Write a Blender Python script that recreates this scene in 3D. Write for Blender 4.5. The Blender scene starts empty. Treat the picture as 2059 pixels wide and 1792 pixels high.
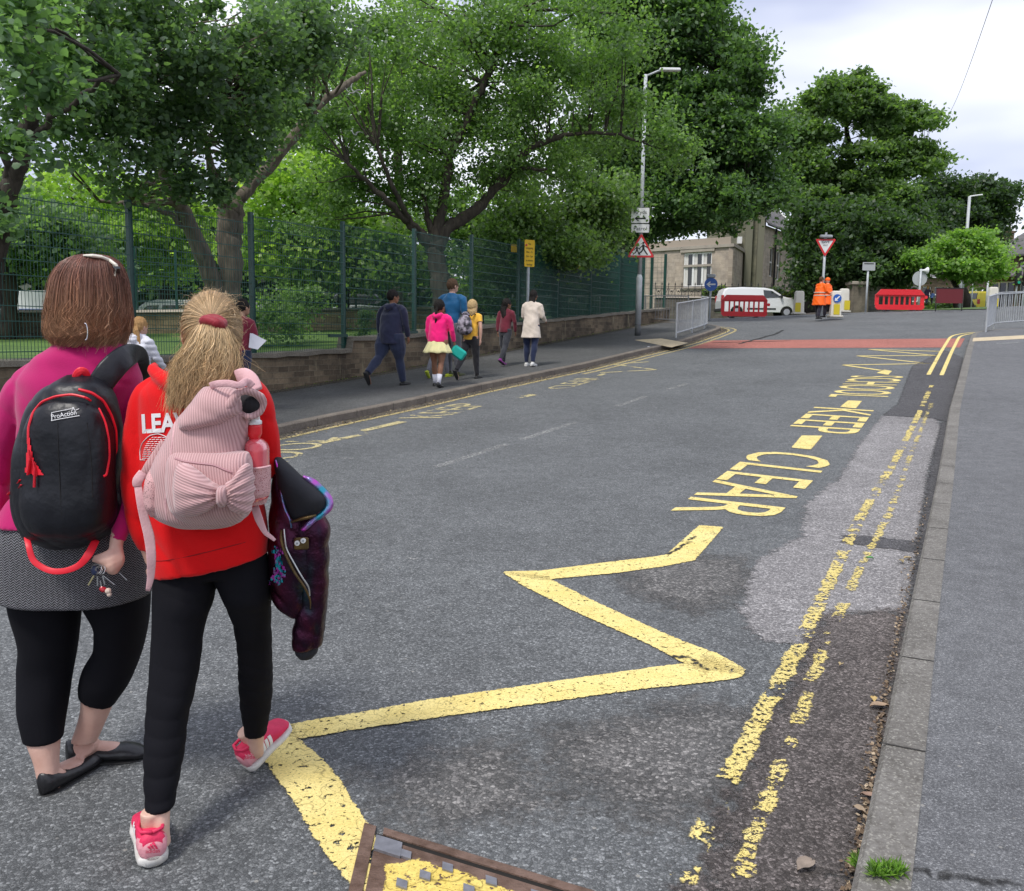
import bpy, math, random
import numpy as np
from mathutils import Vector, Matrix, noise as MN
R=math.radians; PI=math.pi
rnd=random.Random(7); rg=np.random.default_rng(7)
SC=bpy.context.scene; COL=SC.collection
# ---------------------------------------------------------------- camera
PITCH=R(7.27); ROLL=.014; FPX=1803.; CX,CY=1029.5,896.
cd=bpy.data.cameras.new("camera"); cam=bpy.data.objects.new("camera",cd); COL.objects.link(cam); SC.camera=cam
cd.sensor_width=36; cd.lens=36*FPX/2059; cd.clip_start=.05; cd.clip_end=3000
CPOS=Vector((0,0,1.5))
fwd=Vector((0,math.cos(PITCH),-math.sin(PITCH)))
r0=Vector((1,0,0)); u0=r0.cross(fwd)
rt=(r0*math.cos(ROLL)+u0*math.sin(ROLL)); up=(u0*math.cos(ROLL)-r0*math.sin(ROLL))
cam.matrix_world=Matrix(((rt.x,up.x,-fwd.x,0),(rt.y,up.y,-fwd.y,0),(rt.z,up.z,-fwd.z,1.5),(0,0,0,1)))
# ---------------------------------------------------------------- world, sun, exposure
SUN_EL,SUN_AZ=R(58),R(215)
w=bpy.data.worlds.new("World"); SC.world=w; w.use_nodes=True
nt=w.node_tree; nt.nodes.clear(); N=nt.nodes.new; L=nt.links.new
wo=N('ShaderNodeOutputWorld'); bg=N('ShaderNodeBackground'); sky=N('ShaderNodeTexSky')
sky.sky_type='NISHITA'; sky.sun_disc=False; sky.sun_elevation=SUN_EL; sky.sun_rotation=SUN_AZ
tc=N('ShaderNodeTexCoord'); mp=N('ShaderNodeMapping'); mp.inputs['Scale'].default_value=(1,1,3.2); mp.inputs['Location'].default_value=(.1,.45,.05)
nz=N('ShaderNodeTexNoise'); nz.inputs['Scale'].default_value=2.3; nz.inputs['Detail'].default_value=4; nz.inputs['Roughness'].default_value=.45
cr=N('ShaderNodeValToRGB'); e=cr.color_ramp.elements
e[0].position=.40; e[0].color=(3.2,3.45,4.5,1); e[1].position=.60; e[1].color=(5.7,5.8,6.3,1)
mx=N('ShaderNodeMix'); mx.data_type='RGBA'; mx.inputs[0].default_value=.9
L(tc.outputs['Generated'],mp.inputs['Vector']); L(mp.outputs['Vector'],nz.inputs['Vector']); L(nz.outputs['Fac'],cr.inputs['Fac'])
L(sky.outputs['Color'],mx.inputs[6]); L(cr.outputs['Color'],mx.inputs[7]); L(mx.outputs[2],bg.inputs['Color'])
bg.inputs['Strength'].default_value=.105; L(bg.outputs['Background'],wo.inputs['Surface'])
sd=bpy.data.lights.new("sun",'SUN'); sd.energy=1.45; sd.angle=R(12); sd.color=(1,.96,.9)
sun=bpy.data.objects.new("sun",sd); COL.objects.link(sun)
_d=Vector((math.sin(SUN_AZ)*math.cos(SUN_EL),math.cos(SUN_AZ)*math.cos(SUN_EL),math.sin(SUN_EL)))
sun.rotation_euler=_d.to_track_quat('Z','Y').to_euler()
SC.view_settings.view_transform='Standard'; SC.view_settings.look='None'; SC.view_settings.gamma=1
SC.view_settings.exposure=0.97; SC.view_settings.use_curve_mapping=False
SC.render.engine='CYCLES'
SC.cycles.max_bounces=6; SC.cycles.transparent_max_bounces=24; SC.cycles.transmission_bounces=4; SC.cycles.caustics_reflective=False
# ---------------------------------------------------------------- terrain frame: q across the road (right +), r along it uphill
RD=R(27.7); CR,SR=math.cos(RD),math.sin(RD)
def sp(x,w): return w*np.logaddexp(0,np.asarray(x,float)/w)
def sstep(a,b,x):
    t=np.clip((np.asarray(x,float)-a)/(b-a),0,1); return t*t*(3-2*t)
def zqr(q,r):
    q=np.asarray(q,float); r=np.asarray(r,float)
    return .075*sp(r-9,2.5)-.055*sp(r-43,2)-.02*sp(r-90,6)+.045*np.clip(q+6,-12,8)*sstep(33,42,r)
def qr(x,y): return x*CR-y*SR, x*SR+y*CR
def xy(q,r): return q*CR+r*SR, -q*SR+r*CR
def zg(x,y):
    q,r=qr(np.asarray(x,float),np.asarray(y,float)); return zqr(q,r)
def ray(px,py):
    d=fwd*FPX+rt*(px-CX)-up*(py-CY); return d
def At(px,py,d):
    v=ray(px,py); return CPOS+v*(d/v.y)
def G(px,py,dz=0.):
    v=ray(px,py); v=v/v.y; lo,hi=.5,1.
    f=lambda t:CPOS.z+v.z*t-(float(zg(v.x*t,t))+dz)
    t=.8
    while f(t)>0 and t<300: t*=1.03
    a,b=t/1.03,t
    for _ in range(30):
        m=(a+b)/2
        if f(m)>0:a=m
        else:b=m
    p=CPOS+v*a; p.z=float(zg(p.x,p.y))+dz; return p
def px_of(p):
    v=Vector(p)-CPOS; k=v.dot(fwd); return CX+v.dot(rt)/k*FPX, CY-v.dot(up)/k*FPX
def QR(q,r,z=0.):
    x,y=xy(q,r); return Vector((x,y,float(zqr(q,r))+z))
# ---------------------------------------------------------------- materials
MATS={}
def bs(m): return m.node_tree.nodes['Principled BSDF']
def M(name,c,c2=None,sc=8.,rough=.7,bump=0.,bsc=None,metal=0.,det=4.,coat=0.,spec=.5,sheen=0.,trans=0.,alpha=None,stretch=None,ramp=(.35,.65),vor=0,attr=None,co='Object',alphanoise=None):
    if name in MATS: return MATS[name]
    m=bpy.data.materials.new(name); m.use_nodes=True; MATS[name]=m
    t=m.node_tree; n=t.nodes.new; l=t.links.new; b=bs(m)
    b.inputs['Base Color'].default_value=(*c,1); b.inputs['Roughness'].default_value=rough; b.inputs['Metallic'].default_value=metal
    b.inputs['Specular IOR Level'].default_value=spec
    if coat: b.inputs['Coat Weight'].default_value=coat; b.inputs['Coat Roughness'].default_value=.08
    if sheen: b.inputs['Sheen Weight'].default_value=sheen
    if trans: b.inputs['Transmission Weight'].default_value=trans
    if alpha is not None: b.inputs['Alpha'].default_value=alpha
    tc=n('ShaderNodeTexCoord'); vec=tc.outputs[co]
    if stretch:
        mp=n('ShaderNodeMapping'); mp.inputs['Scale'].default_value=stretch; l(vec,mp.inputs['Vector']); vec=mp.outputs['Vector']
    def tex(s,d=det):
        if vor: 
            x=n('ShaderNodeTexVoronoi'); x.inputs['Scale'].default_value=s; l(vec,x.inputs['Vector']); return x.outputs['Color'] if vor==1 else x.outputs['Distance']
        x=n('ShaderNodeTexNoise'); x.inputs['Scale'].default_value=s; x.inputs['Detail'].default_value=d; l(vec,x.inputs['Vector']); return x.outputs['Fac']
    if c2 is not None:
        r=n('ShaderNodeValToRGB'); r.color_ramp.elements[0].position=ramp[0]; r.color_ramp.elements[1].position=ramp[1]
        r.color_ramp.elements[0].color=(*c,1); r.color_ramp.elements[1].color=(*c2,1)
        l(tex(sc),r.inputs['Fac']); l(r.outputs['Color'],b.inputs['Base Color'])
    if attr:
        a=n('ShaderNodeAttribute'); a.attribute_name=attr; l(a.outputs['Color'],b.inputs['Base Color'])
    if bump:
        bp=n('ShaderNodeBump'); bp.inputs['Strength'].default_value=bump; bp.inputs['Distance'].default_value=.01
        x=n('ShaderNodeTexNoise'); x.inputs['Scale'].default_value=bsc or sc*3; x.inputs['Detail'].default_value=3; l(vec,x.inputs['Vector'])
        l(x.outputs['Fac'],bp.inputs['Height']); l(bp.outputs['Normal'],b.inputs['Normal'])
    return m
def leafmat(name,hue,sat=1.,val=1.):
    m=bpy.data.materials.new(name); m.use_nodes=True; t=m.node_tree; n=t.nodes.new; l=t.links.new
    b=bs(m); o=t.nodes['Material Output']
    a=n('ShaderNodeAttribute'); a.attribute_name='col'
    h=n('ShaderNodeHueSaturation'); h.inputs['Hue'].default_value=hue; h.inputs['Saturation'].default_value=sat; h.inputs['Value'].default_value=val
    l(a.outputs['Color'],h.inputs['Color']); l(h.outputs['Color'],b.inputs['Base Color'])
    b.inputs['Roughness'].default_value=.42; b.inputs['Specular IOR Level'].default_value=.45
    tr=n('ShaderNodeBsdfTranslucent'); h2=n('ShaderNodeMix'); h2.data_type='RGBA'; h2.blend_type='MULTIPLY'; h2.inputs[0].default_value=1
    l(h.outputs['Color'],h2.inputs[6]); h2.inputs[7].default_value=(2.3,2.6,.9,1)
    l(h2.outputs[2],tr.inputs['Color'])
    ms=n('ShaderNodeMixShader'); ms.inputs[0].default_value=.45; l(b.outputs[0],ms.inputs[1]); l(tr.outputs[0],ms.inputs[2]); l(ms.outputs[0],o.inputs['Surface'])
    return m
# ---------------------------------------------------------------- objects
def props(o,label=None,cat=None,group=None,kind=None):
    if label: o['label']=label
    if cat: o['category']=cat
    if group: o['group']=group
    if kind: o['kind']=kind
    return o
def mesh(name,V,F,mat,parent=None,smooth=True,label=None,cat=None,group=None,kind=None,col=None,attrs=None,mi=None):
    me=bpy.data.meshes.new(name)
    V=np.asarray(V,np.float32).reshape(-1,3)
    if isinstance(F,np.ndarray):
        nf,k=F.shape; me.vertices.add(len(V)); me.vertices.foreach_set('co',V.ravel())
        me.loops.add(nf*k); me.loops.foreach_set('vertex_index',F.astype(np.int32).ravel())
        me.polygons.add(nf); me.polygons.foreach_set('loop_start',np.arange(nf,dtype=np.int32)*k)
        me.update(calc_edges=True)
    else:
        me.from_pydata([tuple(v) for v in V.tolist()],[],F); me.update()
    ms=mat if isinstance(mat,(list,tuple)) else [mat]
    for m in ms: me.materials.append(m)
    if mi is not None: me.polygons.foreach_set('material_index',np.asarray(mi,np.int32))
    if smooth: me.polygons.foreach_set('use_smooth',np.ones(len(me.polygons),bool))
    if col is not None:
        a=me.color_attributes.new('col','FLOAT_COLOR','POINT'); c=np.ones((len(V),4),np.float32); c[:,:3]=col; a.data.foreach_set('color',c.ravel())
    for k,v in (attrs or {}).items():
        a=me.attributes.new(k,'FLOAT','POINT'); a.data.foreach_set('value',np.asarray(v,np.float32))
    me.update()
    o=bpy.data.objects.new(name,me); COL.objects.link(o)
    if parent: setparent(o,parent)
    return props(o,label,cat,group,kind)
def wmat(p):
    m=Matrix.LocRotScale(p.location,p.rotation_euler,p.scale)
    return wmat(p.parent)@p.matrix_parent_inverse@m if p.parent else m
def setparent(o,p):
    o.parent=p; o.matrix_parent_inverse=wmat(p).inverted()
def empty(name,loc,label=None,cat=None,group=None,kind=None,rz=0.):
    o=bpy.data.objects.new(name,None); COL.objects.link(o); o.location=loc; o.rotation_euler=(0,0,rz); o.empty_display_size=.1
    return props(o,label,cat,group,kind)
class B:
    """collects boxes, tubes, lofts; build() links them as one mesh"""
    def __init__(s): s.v=[];s.f=[];s.m=[];s.n=0;s.X=None
    def add(s,V,F,mi=0):
        V=np.asarray(V,float).reshape(-1,3)
        if s.X is not None: V=V@np.array(s.X.to_3x3()).T+np.array(s.X.translation)
        s.v.append(V); s.f+=[[i+s.n for i in f] for f in F]; s.m+=[mi]*len(F); s.n+=len(V); return s
    def box(s,c,size,rz=0.,mi=0,bev=0.,M4=None):
        a,b,h=[x/2 for x in size]
        if bev:
            pr=[(-a+bev,-b),(a-bev,-b),(a,-b+bev),(a,b-bev),(a-bev,b),(-a+bev,b),(-a,b-bev),(-a,-b+bev)]
            kx,ky=(a-bev)/a,(b-bev)/b; V=[]
            for zz,k in ((-h,1),(-h+bev,0),(h-bev,0),(h,1)):
                for x,y in pr: V.append((x*(kx if k else 1),y*(ky if k else 1),zz))
            F=[[i*8+j,i*8+(j+1)%8,(i+1)*8+(j+1)%8,(i+1)*8+j] for i in range(3) for j in range(8)]+[list(range(7,-1,-1)),list(range(24,32))]
        else:
            V=[(x,y,z) for z in(-h,h) for x,y in((-a,-b),(a,-b),(a,b),(-a,b))]
            F=[[3,2,1,0],[4,5,6,7],[0,1,5,4],[1,2,6,5],[2,3,7,6],[3,0,4,7]]
        V=np.array(V)
        if M4 is not None: V=V@np.array(M4.to_3x3()).T
        elif rz: c_,s_=math.cos(rz),math.sin(rz); V=np.stack([V[:,0]*c_-V[:,1]*s_,V[:,0]*s_+V[:,1]*c_,V[:,2]],1)
        return s.add(V+np.array(c),F,mi)
    def tube(s,P,rad,n=8,cap=True,mi=0,flat=1.,upv=None):
        P=[Vector(p) for p in P]; k=len(P); rad=[rad]*k if not hasattr(rad,'__len__') else rad
        V=[];pu=None
        for i,p in enumerate(P):
            t=(P[min(i+1,k-1)]-P[max(i-1,0)]); t=t.normalized() if t.length>1e-9 else Vector((0,0,1))
            if pu is None:
                a=Vector(upv) if upv is not None else (Vector((0,0,1)) if abs(t.z)<.9 else Vector((1,0,0)))
            else: a=pu
            s_=t.cross(a); s_=s_.normalized() if s_.length>1e-6 else Vector((1,0,0)); u=s_.cross(t).normalized(); pu=u
            for j in range(n):
                an=2*PI*j/n; V.append(p+s_*(math.cos(an)*rad[i])+u*(math.sin(an)*rad[i]*flat))
        F=[[i*n+j,i*n+(j+1)%n,(i+1)*n+(j+1)%n,(i+1)*n+j] for i in range(k-1) for j in range(n)]
        if cap: F+=[list(range(n-1,-1,-1)),[(k-1)*n+j for j in range(n)]]
        return s.add([tuple(v) for v in V],F,mi)
    def cyl(s,p,r,h,n=16,mi=0,r2=None): 
        p=Vector(p); return s.tube([p,p+Vector((0,0,h))],[r,r if r2 is None else r2],n,mi=mi)
    def ball(s,c,r,n=12,mi=0,M3=None):
        r=(r,r,r) if not hasattr(r,'__len__') else r; V=[];m=n
        for i in range(m+1):
            th=PI*i/m
            for j in range(n): 
                ph=2*PI*j/n; V.append((r[0]*math.sin(th)*math.cos(ph),r[1]*math.sin(th)*math.sin(ph),r[2]*math.cos(th)))
        V=np.array(V)
        if M3 is not None: V=V@np.array(M3).T
        F=[[i*n+j,(i+1)*n+j,(i+1)*n+(j+1)%n,i*n+(j+1)%n] for i in range(m) for j in range(n)]
        return s.add(V+np.array(c),F,mi)
    def prism(s,poly,o,ux,uy,th,mi=0):
        """poly 2D outline in plane (o,ux,uy) with thickness th along ux x uy (both sides of o: 0..th)"""
        o=Vector(o);ux=Vector(ux);uy=Vector(uy); nn=ux.cross(uy).normalized(); k=len(poly)
        V=[tuple(o+ux*a+uy*b) for a,b in poly]+[tuple(o+ux*a+uy*b+nn*th) for a,b in poly]
        F=[list(range(k-1,-1,-1)),list(range(k,2*k))]+[[i,(i+1)%k,k+(i+1)%k,k+i] for i in range(k)]
        return s.add(V,F,mi)
    def build(s,name,mat,parent=None,smooth=False,**k):
        V=np.concatenate(s.v) if s.v else np.zeros((0,3))
        return mesh(name,V,s.f,mat,parent,smooth,mi=s.m,**k)
def remesh(o,vox,smooth=2,fac=.5,disp=None):
    """apply voxel remesh + smoothing so overlapping lofts become one continuous skin"""
    a=o.modifiers.new('r','REMESH'); a.mode='VOXEL'; a.voxel_size=vox
    if smooth: b=o.modifiers.new('s','SMOOTH'); b.iterations=smooth; b.factor=fac
    dg=bpy.context.evaluated_depsgraph_get(); dg.update()
    me=bpy.data.meshes.new_from_object(o.evaluated_get(dg)); old=o.data; mats=list(old.materials)
    o.modifiers.clear(); o.data=me; me.materials.clear()
    for m in mats: me.materials.append(m)
    if len(mats)<=1: me.polygons.foreach_set('material_index',np.zeros(len(me.polygons),np.int32))
    me.polygons.foreach_set('use_smooth',np.ones(len(me.polygons),bool))
    bpy.data.meshes.remove(old)
    if disp: displace(o,disp)
    me.update(); return o
def displace(o,fn):
    me=o.data; n=len(me.vertices); co=np.empty(n*3,np.float32); me.vertices.foreach_get('co',co); co=co.reshape(-1,3)
    no=np.empty(n*3,np.float32); me.vertices.foreach_get('normal',no) if False else me.vertex_normals.foreach_get('vector',no); no=no.reshape(-1,3)
    d=fn(co,no); d=d[:,None]*no if d.ndim==1 else d
    me.vertices.foreach_set('co',(co+d).astype(np.float32).ravel()); me.update()
def vn(co,scale,seed=0.):
    """cheap smooth noise from sums of sines, -1..1"""
    p=co*scale+seed; a=np.zeros(len(co))
    for k,(fx,fy,fz,ph) in enumerate([(1,.3,.7,.1),(-.6,1.1,.4,1.7),(.5,-.8,1.2,3.1),(1.3,.9,-.6,4.4),(-1.1,.4,-1.3,5.6)]):
        a+=np.sin(p[:,0]*fx*3+p[:,1]*fy*3+p[:,2]*fz*3+ph+1.3*np.sin(p[:,(k+1)%3]*1.7+ph*2))
    return a/5
def ctext(s,size=1.,font=None,sx=1.,bold=0.):
    """text -> (verts Nx2 centred-left baseline, faces)"""
    cu=bpy.data.curves.new('t','FONT'); cu.body=s; cu.size=size; cu.resolution_u=3; cu.offset=bold
    o=bpy.data.objects.new('t',cu); COL.objects.link(o); dg=bpy.context.evaluated_depsgraph_get(); dg.update()
    me=bpy.data.meshes.new_from_object(o.evaluated_get(dg))
    V=np.array([v.co[:] for v in me.vertices]).reshape(-1,3)[:,:2]; F=[list(p.vertices) for p in me.polygons]
    bpy.data.objects.remove(o); bpy.data.meshes.remove(me); bpy.data.curves.remove(cu)
    V=V*np.array([sx,1.]); return V,F
def textmesh(name,s,o,ux,uy,h,mat,parent,width=None,center=True,bold=0.,fn=None):
    """flat lettering, cap height h, written along ux"""
    V,F=ctext(s); mn,mxx=V.min(0),V.max(0); hh=mxx[1]-min(0,mn[1]) if False else .72
    V=(V-np.array([mn[0],0]))/hh*h; wd=(mxx[0]-mn[0])/hh*h
    if width: V[:,0]*=width/wd; wd=width
    if center: V[:,0]-=wd/2
    o=np.array(o);ux=np.array(ux);uy=np.array(uy)
    W=o+V[:,:1]*ux+V[:,1:]*uy if fn is None else np.array([fn(a,b) for a,b in V])
    return mesh(name,W,F,mat,parent,False)
# ================================================================ GROUND
def noisefac(n,l,vec,s,det=4,rough=.5):
    x=n('ShaderNodeTexNoise'); x.inputs['Scale'].default_value=s; x.inputs['Detail'].default_value=det; x.inputs['Roughness'].default_value=rough; l(vec,x.inputs['Vector']); return x.outputs['Fac']
def ramp(n,l,fac,stops):
    r=n('ShaderNodeValToRGB'); E=r.color_ramp.elements
    E[0].position,E[0].color=stops[0][0],(*stops[0][1],1); E[1].position,E[1].color=stops[-1][0],(*stops[-1][1],1)
    for p,c in stops[1:-1]: x=E.new(p); x.color=(*c,1)
    l(fac,r.inputs['Fac']); return r.outputs['Color']
def mixc(n,l,a,b,fac,mode='MIX'):
    m=n('ShaderNodeMix'); m.data_type='RGBA'; m.blend_type=mode
    if isinstance(fac,(int,float)): m.inputs[0].default_value=fac
    else: l(fac,m.inputs[0])
    for i,x in((6,a),(7,b)):
        if isinstance(x,tuple): m.inputs[i].default_value=(*x,1)
        else: l(x,m.inputs[i])
    return m.outputs[2]
def asphalt(name,dark,mid,light,stone=95.,bump=.6,big=(.86,1.12),tint=None,alpha=None,flecks=.0,rough=.85,ragged=.35):
    """chippings set in bitumen: voronoi stones of different greys, joints between them, large worn variation"""
    m=bpy.data.materials.new(name); m.use_nodes=True; t=m.node_tree; n=t.nodes.new; l=t.links.new; b=bs(m)
    tc=n('ShaderNodeTexCoord'); v=tc.outputs['Object']
    vo=n('ShaderNodeTexVoronoi'); vo.inputs['Scale'].default_value=stone; l(v,vo.inputs['Vector'])
    sx=n('ShaderNodeSeparateColor'); l(vo.outputs['Color'],sx.inputs['Color'])
    c=ramp(n,l,sx.outputs[0],[(0,dark),(.5,mid),(.88,light),(1,tuple(min(1,x*1.5) for x in light))])
    ve=n('ShaderNodeTexVoronoi'); ve.inputs['Scale'].default_value=stone; ve.feature='DISTANCE_TO_EDGE'; l(v,ve.inputs['Vector'])
    er=ramp(n,l,ve.outputs['Distance'],[(0,(.3,.3,.3)),(.13,(1,1,1))]); c=mixc(n,l,c,er,.8,'MULTIPLY')
    nf=noisefac(n,l,v,.7,5,.6); g=ramp(n,l,nf,[(.3,(big[0],)*3),(.7,(big[1],)*3)]); c=mixc(n,l,c,g,1.,'MULTIPLY')
    nf=noisefac(n,l,v,9.,3); g=ramp(n,l,nf,[(.3,(.86,)*3),(.7,(1.13,)*3)]); c=mixc(n,l,c,g,1.,'MULTIPLY')
    if flecks:
        vf=n('ShaderNodeTexVoronoi'); vf.inputs['Scale'].default_value=11.; l(v,vf.inputs['Vector'])
        ff=ramp(n,l,vf.outputs['Distance'],[(.05,(flecks,)*3),(.09,(0,)*3)]); c=mixc(n,l,c,(.42,.40,.36),ff)
    l(c,b.inputs['Base Color']); b.inputs['Roughness'].default_value=rough; b.inputs['Specular IOR Level'].default_value=.35
    bp=n('ShaderNodeBump'); bp.inputs['Strength'].default_value=bump; bp.inputs['Distance'].default_value=.006
    l(ve.outputs['Distance'],bp.inputs['Height']); l(bp.outputs['Normal'],b.inputs['Normal'])
    if alpha: ragalpha(n,l,b,v,alpha,ragged)
    return m
def ragalpha(n,l,b,v,width,ragged=.35,sc=14.,holes=0.,brk=0.):
    """alpha from the distance-to-outline attribute 'd', broken up by noise: worn ragged edges"""
    a=n('ShaderNodeAttribute'); a.attribute_name='d'
    nf=noisefac(n,l,v,sc,6,.7)
    s=n('ShaderNodeMath'); s.operation='MULTIPLY_ADD'; l(nf,s.inputs[0]); s.inputs[1].default_value=width*2; s.inputs[2].default_value=-width
    q=n('ShaderNodeMath'); q.operation='ADD'; l(a.outputs['Fac'],q.inputs[0]); l(s.outputs[0],q.inputs[1])
    k=n('ShaderNodeMapRange'); k.inputs['From Min'].default_value=-width*ragged*.25; k.inputs['From Max'].default_value=width*ragged*.25; l(q.outputs[0],k.inputs['Value'])
    out=k.outputs[0]
    if holes:
        for hs,thr,sf in ((42.,holes,.05),(150.,holes-.02,.04),(2.3,holes-.07,.05)):
            hn=noisefac(n,l,v,hs,3,.6); h=n('ShaderNodeMapRange'); h.inputs['From Min'].default_value=thr; h.inputs['From Max'].default_value=thr+sf; l(hn,h.inputs['Value'])
            if hs==2.3:
                f2=noisefac(n,l,v,60.,3,.6); g2=n('ShaderNodeMapRange'); g2.inputs['From Min'].default_value=.44; g2.inputs['From Max'].default_value=.5; l(f2,g2.inputs['Value'])
                mm=n('ShaderNodeMath'); mm.operation='MAXIMUM'; l(h.outputs[0],mm.inputs[0]); l(g2.outputs[0],mm.inputs[1]); ho=mm.outputs[0]
            else: ho=h.outputs[0]
            x=n('ShaderNodeMath'); x.operation='MULTIPLY'; l(out,x.inputs[0]); l(ho,x.inputs[1]); out=x.outputs[0]
    if brk:
        mp=n('ShaderNodeMapping'); mp.inputs['Scale'].default_value=(1.6,1.6,1.6); l(v,mp.inputs['Vector']); bn=noisefac(n,l,mp.outputs['Vector'],1.7,5,.72); h=n('ShaderNodeMapRange'); h.inputs['From Min'].default_value=brk; h.inputs['From Max'].default_value=brk+.012; l(bn,h.inputs['Value']); x=n('ShaderNodeMath'); x.operation='MULTIPLY'; l(out,x.inputs[0]); l(h.outputs[0],x.inputs[1]); out=x.outputs[0]
    l(out,b.inputs['Alpha'])
def paint(name,c1,c2,width=.02,holes=.36,ragged=.3,sc=30.,brk=0.):
    m=bpy.data.materials.new(name); m.use_nodes=True; t=m.node_tree; n=t.nodes.new; l=t.links.new; b=bs(m)
    tc=n('ShaderNodeTexCoord'); v=tc.outputs['Object']
    c=ramp(n,l,noisefac(n,l,v,5.,6,.65),[(.3,c1),(.7,c2)])
    vc=n('ShaderNodeTexVoronoi'); vc.feature='DISTANCE_TO_EDGE'; vc.inputs['Scale'].default_value=5.; 
    mpn=n('ShaderNodeMix'); mpn.data_type='VECTOR'; mpn.inputs[0].default_value=.25; l(v,mpn.inputs[4])
    nx=n('ShaderNodeTexNoise'); nx.inputs['Scale'].default_value=6.; l(v,nx.inputs['Vector']); l(nx.outputs['Color'],mpn.inputs[5]); l(mpn.outputs[1],vc.inputs['Vector'])
    ck=ramp(n,l,vc.outputs['Distance'],[(0,(.35,.33,.3)),(.012,(1,1,1))]); c=mixc(n,l,c,ck,.8,'MULTIPLY')
    c=mixc(n,l,c,ramp(n,l,noisefac(n,l,v,120.,3),[(.35,(.82,.82,.8)),(.6,(1.04,1.04,1.04))]),1.,'MULTIPLY')
    l(c,b.inputs['Base Color']); b.inputs['Roughness'].default_value=.7; b.inputs['Specular IOR Level'].default_value=.3
    bp=n('ShaderNodeBump'); bp.inputs['Strength'].default_value=.4; bp.inputs['Distance'].default_value=.004; l(noisefac(n,l,v,140.,3),bp.inputs['Height']); l(bp.outputs['Normal'],b.inputs['Normal'])
    ragalpha(n,l,b,v,width,ragged,sc,holes,brk); return m
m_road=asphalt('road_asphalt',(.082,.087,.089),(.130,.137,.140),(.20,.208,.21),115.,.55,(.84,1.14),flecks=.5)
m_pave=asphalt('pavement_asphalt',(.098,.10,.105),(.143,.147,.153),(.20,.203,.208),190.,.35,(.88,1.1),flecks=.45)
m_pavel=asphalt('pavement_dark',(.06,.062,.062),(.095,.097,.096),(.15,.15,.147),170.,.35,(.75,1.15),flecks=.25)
def grid(name,fx,nu,nv,mat,**k):
    """fx(u,v)->xyz arrays over the unit square"""
    u,v=np.meshgrid(np.linspace(0,1,nu+1),np.linspace(0,1,nv+1),indexing='ij'); P=fx(u.ravel(),v.ravel())
    i=np.arange(nu)[:,None]*(nv+1)+np.arange(nv)[None]; F=np.stack([i,i+nv+1,i+nv+2,i+1],-1).reshape(-1,4)
    return mesh(name,np.stack(P,1),F,mat,**k)
def warp(u,a,b,c): # denser near the middle
    t=2*u-1; return c+np.where(t<0,(c-a),(b-c))*np.sign(t)*np.abs(t)**2.6
def gsurf(dz,q0,q1,r0,r1,qc=-4,rc=20):
    def f(u,v):
        q=warp(u,q0,q1,qc); r=warp(v,r0,r1,rc); x,y=xy(q,r); return x,y,zqr(q,r)+dz
    return f
m_grass=M('grass_ground',(.045,.085,.018),(.09,.15,.035),sc=3,rough=.9,bump=.6,bsc=60,det=6)
grid('ground',gsurf(-.06,-900,900,-300,1500),260,260,m_grass,kind='structure')
def rsurf(q0,q1,r0,r1,dz):
    def f(u,v):
        q=q0+(q1-q0)*u; r=r0+(r1-r0)*v; x,y=xy(q,r); return x,y,zqr(q,r)+dz
    return f
grid('road',rsurf(-30,34,-8,52,0.),160,150,m_road,kind='structure')
# kerb lines (measured feet of the kerbs), turned into world polylines
def PL(pts,dz=0.): return [G(x,y,dz) for x,y in pts]
def resample(P,n):
    P=np.array([tuple(p) for p in P]); s=np.r_[0,np.cumsum(np.linalg.norm(np.diff(P,axis=0),axis=1))]; t=np.linspace(0,s[-1],n)
    return np.stack([np.interp(t,s,P[:,i]) for i in range(3)],1)
def offset(P,d):
    P=np.asarray(P); T=np.gradient(P[:,:2],axis=0); T/=np.linalg.norm(T,axis=1)[:,None]+1e-9
    Q=P.copy(); Q[:,0]+=T[:,1]*d; Q[:,1]-=T[:,0]*d; return Q     # d>0: to the right of travel
KH=.11
lk=[G(545,879),G(640,855.6),G(834,816),G(934,792),G(1119,753),G(1165,744),G(1284,714),G(1345,700),G(1384,689),G(1420,677),G(1447,667)]
d0=(lk[0]-lk[2]).normalized(); lk=[lk[0]+d0*14,lk[0]+d0*7]+lk
lk+=[QR(qr(*lk[-1][:2])[0]+dq,qr(*lk[-1][:2])[1]+dr) for dq,dr in((-.15,1.0),(-.8,2.0),(-1.9,2.7),(-3.4,3.2),(-6,3.6),(-14,4.2))]
rk=[G(x,y,KH) for x,y in((1710,1787),(1740,1684.5),(1767.6,1535),(1791,1394.7),(1812,1279.6),(1830,1244),(1865.5,1049.5),(1885,958.5),(1909,820),(1929,752.6),(1942.7,703),(1955,668))]
rk[4]=G(1820,1262,KH); del rk[5]

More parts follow.
